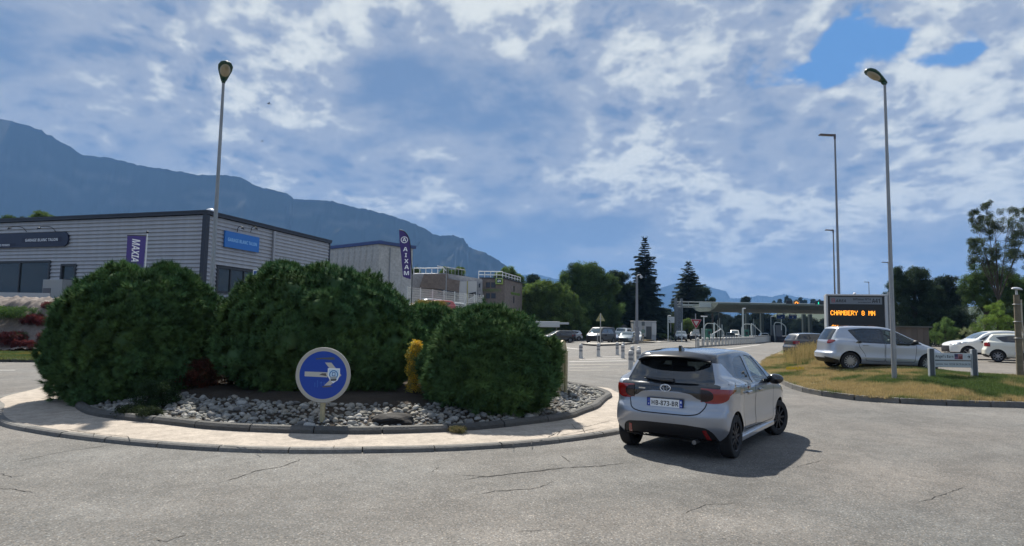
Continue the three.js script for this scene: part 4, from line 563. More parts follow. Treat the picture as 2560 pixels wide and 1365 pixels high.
function frameTo(d, spin, s, pos) { const q = new THREE.Quaternion().setFromUnitVectors(UP, d).multiply(new THREE.Quaternion().setFromAxisAngle(UP, spin)); return new THREE.Matrix4().compose(pos, q, s.isVector3 ? s : V3(s, s, s)); }

// dwarf pine: a dome of clumps, each clump a ball of needle tufts
function pineBush(label, cx, cz, y0, rx, h, seed, lumps = []) {
  const r = rng(seed), t = thing('pine_bush', label, 'bush', [cx, y0, cz], 0), core = [], list = [[], [], []];
  const clumps = [], N = 190;
  for (let i = 0; i < N; i++) {
    const y = 1 - (i + 0.5) / N * 1.62, a = i * 2.39996, s = Math.sqrt(Math.max(0, 1 - y * y)), d = V3(Math.cos(a) * s, y, Math.sin(a) * s);
    const lump = 1 + (n3(d.x * 1.8 + seed, d.y * 1.8, d.z * 1.8) - 0.5) * 0.34 + (n3(d.x * 5 + seed, d.y * 5, d.z * 5) - 0.5) * 0.2 + (r() - 0.5) * 0.08, under = y < 0 ? 1 - 0.34 * y * y : 1;
    const p = V3(d.x * rx * lump * under, h * 0.42 + d.y * (y > 0 ? h * 0.58 : h * 0.56) * lump, d.z * rx * 0.92 * lump * under);
    if (p.y < 0.05) p.y = 0.05 + r() * 0.25;
    p.addScaledVector(d, (r() - 0.6) * 0.16); clumps.push([p, d, 0.2 + 0.15 * r()]);
  }
  for (const [x, y, z, q] of lumps) for (let i = 0; i < 26; i++) { const d = V3(r() - 0.5, r() - 0.3, r() - 0.5).normalize(); clumps.push([V3(x, y, z).addScaledVector(d, q * (0.5 + 0.5 * r())), d, 0.16 + 0.08 * r()]); }
  for (const [p, d, q] of clumps) {
    const g = new THREE.IcosahedronGeometry(q * 0.8, 1); g.translate(p.x - d.x * q * 0.25, p.y - d.y * q * 0.25, p.z - d.z * q * 0.25); core.push(g);
    const tone = 0.82 + 0.36 * r(), fresh = 0.4 * r() * r();
    if (r() < 0.4) for (let k = 0; k < 2; k++) list[0].push([frameTo(d.clone().addScaledVector(UP, 0.9).add(V3(r() - 0.5, 0, r() - 0.5)).normalize(), r() * 6.28, 1.1, p.clone().addScaledVector(d, q * (0.95 + 0.15 * k)).addScaledVector(UP, 0.03 * k)), col(0.07 * tone, 0.14 * tone, 0.058 * tone)]);
    const hue = r(), n = d.z > -0.35 ? 74 : 26;
    for (let k = 0; k < n; k++) {
      const e = V3(r() - 0.5, r() - 0.5, r() - 0.5).normalize(); if (e.dot(d) < -0.05 || (e.y < -0.3 && r() < 0.75)) e.negate(); if (e.dot(d) < -0.2) continue;
      const pos = p.clone().addScaledVector(e, q * (0.82 + 0.26 * r())), o = e.clone().addScaledVector(UP, 0.75).addScaledVector(d, 0.3).normalize(), c = tone * (0.8 + 0.4 * r());
      list[Math.floor(r() * 3)].push([frameTo(o, r() * 6.28, 0.8 + 0.6 * r(), pos), col((0.062 + 0.1 * fresh + 0.012 * hue) * c, (0.128 + 0.15 * fresh) * c, (0.055 + 0.03 * fresh - 0.012 * hue) * c)]);
    }
  }
  const inner = new THREE.SphereGeometry(1, 20, 14); inner.scale(rx * 0.84, h * 0.48, rx * 0.78); inner.translate(0, h * 0.46, 0); core.push(inner);
  part('inner_growth', core, M([0.075, 0.145, 0.06], 1), t);
  instanced('foliage', tufts[seed % 3], needleM, list.flat(), t);
  part('trunk', [bar(V3(0, -0.2, 0), V3(0.1, 0.7, 0), 0.16, 0.12), bar(V3(0.1, 0.3, 0), V3(rx * 0.5, h * 0.45, 0.3), 0.08, 0.05), bar(V3(0, 0.3, 0), V3(-rx * 0.5, h * 0.45, 0.4), 0.08, 0.05)], mBark, t);
  return t;
}
{
  const P = (px, py, d) => { const q = at(px, py, d); return [q.x, q.z]; };
  const b = (label, px, d, halfPx, topPx, seed, lumps) => { const [x, z] = P(px, 830, d), rx = halfPx * d / FOCAL, y0 = bedH(x, z) - 0.05, h = at(px, topPx, d).y - y0; return pineBush(label, x, z, y0, rx * 0.9, h * 0.9, seed, lumps?.(rx, h)); };
  b('large round dark green pine bush on the left of the roundabout island', 352, 13.9, 198, 668, 3, (rx, h) => [[rx * 0.36, h * 0.84, 0, 0.36], [rx * 0.52, h * 0.78, 0.1, 0.3]]);
  b('tallest round dark green pine bush behind the blue arrow sign', 800, 13.9, 232, 664, 7, (rx, h) => [[-rx * 0.42, h * 0.84, 0.1, 0.3]]);
  b('lower spreading dark green pine bush on the right of the island', 1229, 12.5, 149, 790, 11, (rx, h) => [[-rx * 0.3, h * 0.86, 0, 0.24]]);
  const [x, z] = P(1062, 830, 17.0); pineBush('small green shrub half hidden between the tall and the low pine bush', x, z, bedH(x, z), 0.75, at(1060, 806, 17).y - 0.3, 15);
}
// leafy shrubs and low plants made of small leaves
function shrub(name, label, cat, pos, rx, h, cols, seed, o = {}) {
  const r = rng(seed), t = thing(name, label, cat, pos, 0, o.group), n = o.n ?? Math.round(240 * rx * h * (o.dense ?? 1)) + 40, list = [[], [], []], s0 = o.leaf ?? 0.3, stems = [];
  for (let i = 0; i < n; i++) {
    const a = r() * 6.283, y = Math.pow(r(), 0.7), w = Math.sqrt(Math.max(0.02, 1 - Math.pow(Math.abs(y - (o.bulge ?? 0.45)) * 1.5, 2))), d = Math.pow(r(), 0.45), lob = 0.75 + 0.5 * n3(Math.cos(a) * 1.5 + seed, y * 2, Math.sin(a) * 1.5);
    const p = V3(Math.cos(a) * rx * w * d * lob, y * h * (0.8 + 0.3 * lob), Math.sin(a) * rx * w * d * lob), c = cols[Math.floor(r() * cols.length)], k = 0.75 + 0.5 * r();
    list[Math.floor(r() * 3)].push([frameTo(V3((r() - 0.5), 1, (r() - 0.5)).normalize(), r() * 6.28, s0 * (0.7 + 0.6 * r()), p), col(c[0] * k, c[1] * k, c[2] * k)]);
  }
  for (let i = 0; i < (o.stems ?? 7); i++) { const a = r() * 6.28, d = rx * 0.6 * r(); stems.push(bar(V3(Math.cos(a) * 0.05 * rx, -0.05, Math.sin(a) * 0.05 * rx), V3(Math.cos(a) * d, h * (0.5 + 0.4 * r()), Math.sin(a) * d), 0.012 + h * 0.006, 0.006, 5)); }
  part('stem', stems, o.stemMat ?? mBark, t);
  instanced('foliage', crownSpray[seed % 3], o.mat ?? mLeafA, list.flat(), t);
  return t;
}
{
  const onBed = (px, py) => { let g = G(px, py, 0.2); g = G(px, py, bedH(g.x, g.z)); g.y = bedH(g.x, g.z) - 0.03; return g; };
  const red = [[0.15, 0.05, 0.03], [0.1, 0.04, 0.026], [0.19, 0.07, 0.038], [0.06, 0.05, 0.026]];
  shrub('red_shrub', 'low reddish brown shrub under the left pine bush beside the stones', 'shrub', onBed(505, 968), 0.4, 0.5, red, 51, { leaf: 0.16, dense: 5 });
  shrub('red_shrub', 'darker rusty shrub right beside the low reddish brown one', 'shrub', onBed(578, 960), 0.32, 0.66, [[0.08, 0.035, 0.022], [0.06, 0.035, 0.022], [0.035, 0.035, 0.02]], 52, { leaf: 0.15, dense: 5 });
  shrub('green_shrub', 'dim green seedling shrub in the shade under the left pine bush', 'shrub', onBed(390, 1004), 0.4, 0.4, [[0.03, 0.06, 0.022], [0.035, 0.07, 0.025]], 53, { leaf: 0.14, dense: 5 });
  { const q = at(1037, 945, 12.6); shrub('yellow_shrub', 'upright yellow leaved shrub in the gap between the two right pine bushes', 'shrub', [q.x, bedH(q.x, q.z), q.z], 0.17, 0.9, [[0.8, 0.55, 0.03], [0.75, 0.48, 0.02], [0.6, 0.48, 0.05], [0.2, 0.24, 0.05]], 54, { leaf: 0.13, dense: 7, mat: leafMat(0.8, 0.4), bulge: 0.35 }); }
  const gr = [[0.03, 0.05, 0.02], [0.04, 0.06, 0.022], [0.025, 0.04, 0.017]];
  shrub('ground_plant', 'green creeping plant hanging over the dark kerb at the left stones', 'plant', onBed(335, 1040).setY(0.14), 0.32, 0.1, gr, 55, { leaf: 0.12, dense: 14, stems: 3 });
  shrub('ground_plant', 'small green plant growing at the kerb left of the pale stones', 'plant', onBed(372, 1048).setY(0.13), 0.2, 0.13, gr, 56, { leaf: 0.1, dense: 16, stems: 3 });
  shrub('ground_plant', 'tuft of weeds at the far left tip of the planting bed', 'plant', onBed(205, 1000).setY(0.12), 0.35, 0.4, [[0.16, 0.17, 0.06], [0.1, 0.12, 0.04], [0.25, 0.22, 0.1]], 57, { leaf: 0.1, dense: 10, stems: 5 });
  shrub('ground_plant', 'dry tuft between the kerb ends below the low pine bush', 'plant', onBed(1145, 1079).setY(0.1), 0.13, 0.06, [[0.3, 0.25, 0.12], [0.16, 0.16, 0.06]], 58, { leaf: 0.08, dense: 14, stems: 2 });
  { const q = at(190, 955, 14.6); const r = rng(61), t = thing('loose_branch', 'thin bare branch with pine tips hanging out left of the left pine bush', 'branch', [q.x + 0.5, 0.3, q.z]); const w = [], l = []; for (let i = 0; i < 9; i++) { const a = V3(0.3, 0.15 + i * 0.1, 0), b = V3(-0.15 - 0.45 * r(), 0.05 + i * 0.12 + 0.3 * r(), 0.5 * (r() - 0.5)); w.push(bar(a, b, 0.014, 0.007, 5)); for (let k = 0; k < 6; k++) l.push([frameTo(V3(-1, r(), r() - 0.5).normalize(), r() * 6, 0.9, a.clone().lerp(b, 0.5 + 0.5 * r())), col(0.03, 0.055, 0.025)]); } part('twig', w, mBark, t); instanced('foliage', tufts[0], needleM, l, t); }
  // bank shrubs
  const bank = (px, py) => { let d = 33; for (let i = 0; i < 40; i++) { const q = at(px, py, d); const e = q.y - bankH(q.x, q.z); d += clamp(e * 2, -0.5, 0.5); } const q = at(px, py, d); q.y = bankH(q.x, q.z) + 0.02; return q; };
  const wine = [[0.17, 0.03, 0.035], [0.12, 0.028, 0.03], [0.24, 0.06, 0.05], [0.07, 0.02, 0.025]], gg = 'dark red shrubs on the bank';
  for (const [px, py, rx, h, l] of [[26, 862, 0.95, 0.9, 'largest dark red shrub low on the bank at the left edge'], [88, 795, 0.6, 0.55, 'highest red shrub on the bank just below the concrete block'], [78, 824, 0.75, 0.6, 'dark red shrub in the middle of the bank'], [104, 828, 0.5, 0.55, 'dark red shrub on the bank right of the middle one'], [112, 855, 0.55, 0.6, 'dark red shrub on the bank beside the left pine bush'], [70, 870, 0.5, 0.45, 'small dark red shrub low in the middle of the bank'], [42, 872, 0.4, 0.5, 'small dark red shrub just right of the largest one'], [87, 876, 0.35, 0.3, 'smallest dark red shrub at the foot of the bank'], [122, 770, 0.5, 0.35, 'red shrub at the top of the bank right of the concrete block']]) shrub('barberry_shrub', l, 'shrub', bank(px, py), rx * 0.62, h * 0.62, wine, Math.round(px * 7 + py), { leaf: 0.22, dense: 3, group: gg });
  shrub('green_shrub', 'spreading bright green shrub at the top left of the bank', 'shrub', bank(28, 785), 1.5, 0.5, [[0.07, 0.14, 0.035], [0.1, 0.17, 0.04], [0.05, 0.1, 0.03]], 71, { leaf: 0.3, dense: 1.6 });
  shrub('green_shrub', 'thin green weeds in the bank left of the middle red shrub', 'shrub', bank(45, 838), 0.5, 0.35, [[0.1, 0.14, 0.05]], 72, { leaf: 0.2 });
  // weeds below the wire fence
  { const q = at(1075, 792, 46); shrub('weed_patch', 'yellowing weeds on the slope below the wire fence', 'plant', [q.x, q.y - 0.7, q.z], 1.5, 1.6, [[0.22, 0.2, 0.05], [0.12, 0.16, 0.04], [0.3, 0.2, 0.05]], 73, { leaf: 0.3, dense: 1.6 }); }
}
// broadleaf trees: limbs, then leaf sprays gathered in clumps with gaps between
function tree(name, label, x, z, y0, blobs, cols, seed, o = {}) {   // blobs: [dx, height, dz, radius]
  const r = rng(seed), t = thing(name, label, 'tree', [x, y0, z], 0, o.group), list = [[], [], []], limbs = [], s0 = o.spray ?? 0.9;
  const mainTop = V3(blobs[0][0] * 0.5, blobs[0][1], blobs[0][2] * 0.5), trunkR = o.trunk ?? 0.28; limbs.push(bar(V3(0, -0.4, 0), V3(mainTop.x * 0.3, mainTop.y * 0.45, 0), trunkR, trunkR * 0.7, 9), bar(V3(mainTop.x * 0.3, mainTop.y * 0.45, 0), mainTop, trunkR * 0.7, trunkR * 0.2, 8));
  for (const [dx, hy, dz, rad, sq] of blobs) {
    const c = V3(dx, hy, dz); limbs.push(bar(V3(mainTop.x * 0.3, Math.min(mainTop.y * 0.45, hy * 0.8), 0), c, trunkR * 0.35, trunkR * 0.1, 6));
    const clumpN = Math.round((o.clumps ?? 42) * (rad / 2.5) ** 1.6) + 6;
    for (let k = 0; k < clumpN; k++) {
      const d = V3(r() - 0.5, (r() - 0.42), r() - 0.5).normalize(), cr = rad * (0.2 + 0.13 * r()), cc = c.clone().add(V3(d.x, d.y * (sq ?? 0.9), d.z).multiplyScalar(rad * (0.6 + 0.38 * r()))), tone = 0.6 + 0.75 * r();
      if (r() < 0.5) limbs.push(bar(c, cc, trunkR * 0.1, 0.015, 4));
      const m = Math.round((o.fill ?? 26) * cr ** 1.4) + 5;
      for (let i = 0; i < m; i++) { const e = V3(r() - 0.5, r() - 0.45, r() - 0.5).normalize(), p = cc.clone().addScaledVector(e, cr * Math.pow(r(), 0.4)), q = cols[Math.floor(r() * cols.length)], kk = tone * (0.8 + 0.4 * r()); list[Math.floor(r() * 3)].push([frameTo(V3(e.x * 0.6, 1, e.z * 0.6).normalize(), r() * 6.28, s0 * (0.7 + 0.6 * r()), p), col(q[0] * kk, q[1] * kk, q[2] * kk)]); }
    }
    if (!o.open) for (let i = 0; i < 14 * rad * rad; i++) { const e = V3(r() - 0.5, r() - 0.5, r() - 0.5).normalize(), q = cols[0]; list[i % 3].push([frameTo(e, 0, s0 * 1.3, c.clone().addScaledVector(e, rad * 0.75 * r())), col(q[0], q[1], q[2])]); }
  }
  part('trunk', limbs, mBark, t);
  instanced('crown', crownSpray[seed % 3], o.mat ?? mLeafA, list.flat(), t);
  return t;
}
// spruces: whorls of drooping fronds
function spruce(label, x, z, h, rad, seed, cols, o = {}) {
  const r = rng(seed), t = thing('spruce_tree', label, 'tree', [x, 0, z]), list = [];
  part('trunk', [bar(V3(0, -0.3, 0), V3(0, h * 0.97, 0), h * 0.016, 0.02, 8)], mBark, t);
  const W = Math.round(h * 2.7);
  for (let w = 0; w < W; w++) { const f = w / W, y = h * (0.05 + 0.95 * f), n = Math.round(13 - 6 * f), R = rad * Math.pow(1 - f, o.pow ?? 0.85) * (0.72 + 0.5 * r()) + 0.1; for (let i = 0; i < n; i++) { const a = i / n * 6.283 + r() * 1.2 + w, l = R * (0.65 + 0.5 * r()), e = new THREE.Euler(0, a, -0.12 + 0.35 * f + (r() - 0.5) * 0.3, 'YXZ'), c = cols[Math.floor(r() * cols.length)], k = 0.7 + 0.6 * r(); list.push([new THREE.Matrix4().compose(V3(0, y, 0), new THREE.Quaternion().setFromEuler(e), V3(l, Math.max(0.9, l * 0.8), Math.max(0.8, l * 0.85))), col(c[0] * k, c[1] * k, c[2] * k)]); if (l > 1.6) list.push([new THREE.Matrix4().compose(V3(Math.cos(a) * l * 0.3, y - 0.15, -Math.sin(a) * l * 0.3), new THREE.Quaternion().setFromEuler(new THREE.Euler(0, a + (r() - 0.5), -0.3, 'YXZ')), V3(l * 0.65, 0.9, l * 0.6)), col(c[0] * k, c[1] * k, c[2] * k)]); } }
  for (let i = 0; i < 6; i++) list.push([new THREE.Matrix4().compose(V3(0, h * 0.95, 0), new THREE.Quaternion().setFromEuler(new THREE.Euler(0, i, 1.1, 'YXZ')), V3(h * 0.05, 0.5, 0.3)), col(...cols[0])]);
  instanced('branch', frond, needleM, list, t); return t;
}
{
  // place by the foot's bearing and distance; sizes follow from the picture
  const X = (px, d) => at(px, 830, d).x, Hh = (py, d, px = 1400) => at(px, py, d).y, S = (n, d) => n * d / FOCAL;
  const g1 = [[0.085, 0.145, 0.042], [0.11, 0.175, 0.05], [0.065, 0.115, 0.035]], lite = [[0.14, 0.21, 0.055], [0.17, 0.24, 0.06], [0.1, 0.165, 0.045]], dk = [[0.046, 0.074, 0.036], [0.058, 0.09, 0.042], [0.038, 0.064, 0.034]], hazy = [[0.05, 0.075, 0.045]], olive = [[0.075, 0.095, 0.035], [0.06, 0.08, 0.03]];
  const T = (name, label, d, list, cols, seed, o = {}) => { const [fx] = list[0], x = X(fx, d); return tree(name, label, x, -d, o.y0 ?? 0, list.map(([px, py, rp, sq, dz]) => [X(px, d) - x, Hh(py, d, px) - (o.y0 ?? 0), dz ?? 0, S(rp, d), sq]), cols, seed, { spray: S(o.px ?? 11, d), ...o }); };
  T('broadleaf_tree', 'bright green spreading tree nearest the low pine bush at the car park', 92, [[1352, 752, 52], [1325, 788, 40], [1385, 788, 46], [1350, 820, 48, 0.6], [1395, 738, 30], [1322, 740, 26]], lite, 201, { trunk: 0.4 });
  T('broadleaf_tree', 'tall round green tree rising left of the tall spruce', 100, [[1462, 702, 50], [1430, 714, 40], [1502, 728, 46], [1455, 770, 54], [1510, 785, 46], [1420, 785, 38], [1460, 820, 48, 0.6]], g1, 202, { trunk: 0.5 });
  T('broadleaf_tree', 'lighter tree with drooping branches in front of the tall round green one', 94, [[1412, 755, 30], [1432, 785, 32], [1405, 800, 34], [1445, 815, 30]], lite, 203, { trunk: 0.35 });
  T('dark_tree', 'dark narrow tree between the round green tree and the tall spruce', 108, [[1540, 714, 32, 1.3], [1535, 755, 38], [1560, 770, 34], [1545, 810, 40], [1568, 725, 20]], dk, 204);
  T('dark_tree', 'dark tree mass filling behind the parked vans', 112, [[1500, 820, 60, 0.6], [1420, 828, 50, 0.5], [1580, 815, 50, 0.7], [1640, 810, 40]], dk, 205);
  const sp = [[0.026, 0.042, 0.03], [0.032, 0.05, 0.034], [0.022, 0.036, 0.026]];
  spruce('tallest dark spruce with pointed top left of the toll plaza', X(1612, 106), -106, Hh(590, 106, 1612), S(56, 106), 211, sp, { pow: 0.7 });
  spruce('shorter broad spruce beside the gantry pylon', X(1722, 128), -128, Hh(652, 128, 1722), S(54, 128), 212, [[0.045, 0.062, 0.04], [0.036, 0.052, 0.034], [0.055, 0.07, 0.045]], { pow: 0.62 });
  T('dark_tree', 'dark rounded tree leaning on the right side of the shorter spruce', 131, [[1755, 735, 20], [1758, 770, 22], [1745, 800, 26], [1715, 810, 26]], dk, 213);
  T('small_tree', 'little dark tree peeping over the gantry right of the shorter spruce', 140, [[1782, 752, 7], [1776, 768, 9]], dk, 214, { px: 8 });
  T('small_tree', 'dark bushy tree top above the middle of the canopy', 190, [[1866, 755, 11], [1858, 770, 14], [1874, 772, 13]], [[0.03, 0.05, 0.028]], 215, { px: 8 });
  T('small_tree', 'tiny tree top above the canopy right of the bushy one', 190, [[1891, 765, 5], [1890, 775, 6]], [[0.03, 0.05, 0.028]], 216, { px: 6 });
  // trees seen under the canopy
  const U = 'trees seen under the toll canopy';
  [[1680, 815, 30], [1740, 820, 32], [1795, 815, 34], [1850, 822, 32], [1905, 815, 34], [1960, 826, 32], [2015, 830, 34], [2075, 828, 34]].forEach(([px, py, rp], i) => T('dark_tree', `${['leftmost', 'second', 'third', 'fourth', 'fifth', 'sixth', 'seventh', 'rightmost'][i]} dark tree from the left seen under the toll canopy`, 172 + 9 * (i % 3), [[px, py, rp, 0.9], [px + 22, py + 8, rp * 0.8]], [[0.022, 0.038, 0.03], [0.028, 0.045, 0.036]], 220 + i, { group: U }));
  T('small_tree', 'sunlit bush at the foot of the gantry pylon', 118, [[1672, 815, 14, 0.7], [1690, 822, 12], [1716, 812, 16, 0.7], [1732, 820, 12]], lite, 230, { px: 8, trunk: 0.1 });
  T('small_tree', 'low sunlit bush at the left roadside before the pylon', 104, [[1650, 838, 8, 0.6], [1658, 840, 8, 0.5], [1640, 841, 6]], lite, 231, { px: 6, trunk: 0.06 });
  // hill wood behind the toll, bluish with distance
  { const r = rng(240), labs = ['far left pointed fir on the hazy wooded hill', 'second fir from the left on the hazy hill', 'tall twin topped fir left above the orange lane signal', 'fir beside the twin topped one on the hazy hill', 'broad tree right of the orange lane signal on the hill', 'slim fir standing over the green arrow signal', 'broad tree above the green arrow signal', 'rounded tree next to the frame of the display board', 'last hazy tree meeting the display board']; const W = 620;
    struct('wooded_hill', (() => { const a = at(1900, 776, W), b = at(2300, 776, W), g = grid(spread(a.x - 60, b.x + 100, a.x, b.x, 12, 1.3), spread(-W - 150, -W + 170, -W - 60, -W + 60, 20, 1.3), (x, z) => Math.max(-1, (at(1990, 762, W).y + 3 * vnoise(x * 0.03, z * 0.03)) * Math.exp(-Math.pow((z + W) / 90, 2)) * sstep(a.x - 40, a.x + 60, x)), () => [0.05, 0.07, 0.04], 0.2); return g; })(), new THREE.MeshStandardMaterial({ vertexColors: true, roughness: 1 }));
    [[1936, 752, 5], [1950, 746, 6], [1968, 740, 6], [1976, 746, 5], [1992, 750, 8], [2002, 743, 4], [2013, 748, 8], [2034, 746, 10], [2052, 749, 9]].forEach(([px, py, rp], i) => T(i % 3 === 1 || i === 2 || i === 5 ? 'fir_tree' : 'broadleaf_tree', labs[i], W, [[px, py + rp * 1.1, rp * 0.62, 1.7], [px, py + rp * 2.2, rp * 0.9], [px + rp * 0.6, py + rp * 3, rp * 0.9]], dk, 241 + i, { px: 5, clumps: 6 })); }
  // trees behind the buildings on the left
  T('broadleaf_tree', 'leafy treetop above the flat roof of the slatted garage', 82, [[84, 545, 24, 0.6], [68, 552, 18], [104, 552, 18]], lite, 261, { y0: TER });
  T('broadleaf_tree', 'treetop cut by the left picture edge above the garage roof', 86, [[4, 550, 14], [-6, 560, 20]], g1, 262, { y0: TER });
  T('broadleaf_tree', 'small bluish treetop left of the leafy one above the garage', 120, [[38, 556, 14, 0.7], [24, 560, 10]], hazy, 263, { y0: TER });
  T('broadleaf_tree', 'tree just right of the purple feather flag behind the grey hall', 120, [[1033, 680, 12, 1.2], [1040, 695, 12]], g1, 264, { y0: TER, px: 9 });
  T('broadleaf_tree', 'tree over the railing end of the grey hall roof', 118, [[1110, 680, 11], [1120, 690, 14]], lite, 265, { y0: TER, px: 9 });
  T('broadleaf_tree', 'round tree above the grey hall roof right of the railing', 118, [[1147, 681, 13], [1143, 692, 14]], lite, 266, { y0: TER, px: 9 });
  T('broadleaf_tree', 'tree rising behind the corner of the brown office block', 120, [[1268, 690, 22], [1250, 700, 18], [1290, 700, 18], [1270, 715, 28]], lite, 267, { y0: TER, px: 10 });
  T('broadleaf_tree', 'hazy dark tree between the brown block and the bright green tree', 150, [[1330, 705, 18], [1316, 725, 20], [1345, 725, 18], [1328, 750, 26]], [[0.035, 0.06, 0.035]], 268, { px: 9 });
  T('broadleaf_tree', 'far small hazy tree right of the hazy dark tree', 240, [[1368, 715, 12], [1385, 722, 12], [1360, 735, 14]], [[0.035, 0.055, 0.035]], 269, { px: 7 });
  // right side
  const y0 = LOT_Y;
  T('dark_tree', 'dark full tree right behind the display board', 76, [[2290, 705, 40], [2255, 730, 36], [2320, 740, 38], [2265, 775, 46], [2310, 790, 44], [2250, 690, 24], [2285, 820, 44, 0.6]], dk, 281, { y0, trunk: 0.4 });
  T('dark_tree', 'dark tree with ragged top right of the full dark tree', 80, [[2368, 720, 34], [2340, 745, 30], [2395, 745, 30], [2370, 780, 44], [2395, 810, 36], [2350, 820, 36]], [[0.03, 0.05, 0.03], [0.042, 0.064, 0.034]], 282, { y0, trunk: 0.4 });
  T('small_tree', 'thin twiggy tree just left of the dark full tree by the lamp pole', 82, [[2238, 715, 16], [2230, 725, 10], [2245, 740, 16]], dk, 283, { y0, open: true, clumps: 9, px: 8 });
  T('tall_poplar', 'tall airy tree with sparse branches at the right edge', 56, [[2500, 600, 52, 1.4], [2462, 580, 28, 1.2], [2535, 555, 34, 1.4], [2460, 640, 32], [2520, 660, 46], [2448, 540, 14, 1.5], [2480, 535, 18, 1.6], [2560, 610, 36, 1.3], [2440, 610, 14], [2590, 550, 30, 1.4]], [[0.085, 0.115, 0.055], [0.1, 0.13, 0.06], [0.06, 0.085, 0.045]], 284, { y0, open: true, clumps: 30, fill: 16, px: 11, trunk: 0.14 });
  T('broadleaf_tree', 'mid green tree standing under the tall airy tree', 62, [[2470, 690, 40], [2440, 710, 34], [2520, 720, 46], [2455, 750, 44], [2560, 740, 44], [2505, 780, 44], [2600, 720, 44], [2430, 735, 28]], g1, 285, { y0, trunk: 0.4 });
  T('small_tree', 'pale green feathery bush left of the wild shrub by the white cars', 52, [[2362, 822, 24, 0.8], [2345, 838, 20], [2380, 835, 22], [2365, 850, 28, 0.7], [2368, 805, 14]], [[0.12, 0.2, 0.06], [0.15, 0.23, 0.07]], 286, { y0, trunk: 0.1, px: 7 });
  T('small_tree', 'bright yellow green bush behind the white hatchback', 52, [[2495, 790, 26, 1.1], [2475, 815, 30], [2520, 815, 28], [2490, 845, 34, 0.8], [2450, 830, 24], [2500, 770, 14, 1.2]], [[0.2, 0.3, 0.06], [0.25, 0.34, 0.07], [0.14, 0.22, 0.05]], 287, { y0, trunk: 0.1, px: 8 });
  T('small_tree', 'pale variegated shrub in front of the bright bush', 49, [[2425, 838, 24, 0.7], [2405, 856, 20, 0.6], [2445, 855, 24, 0.7], [2390, 866, 12, 0.5]], [[0.32, 0.34, 0.2], [0.24, 0.27, 0.13], [0.1, 0.14, 0.06]], 288, { y0, trunk: 0.08, px: 6 });
  T('dark_tree', 'dark tree filling behind the wooden pole', 70, [[2575, 770, 50], [2540, 800, 40], [2600, 830, 50], [2545, 840, 34]], dk, 289, { y0 });
  T('dark_tree', 'dark low tree behind the brown shed', 72, [[2410, 800, 34], [2330, 850, 30, 0.6], [2420, 845, 40, 0.6]], dk, 290, { y0 });
}
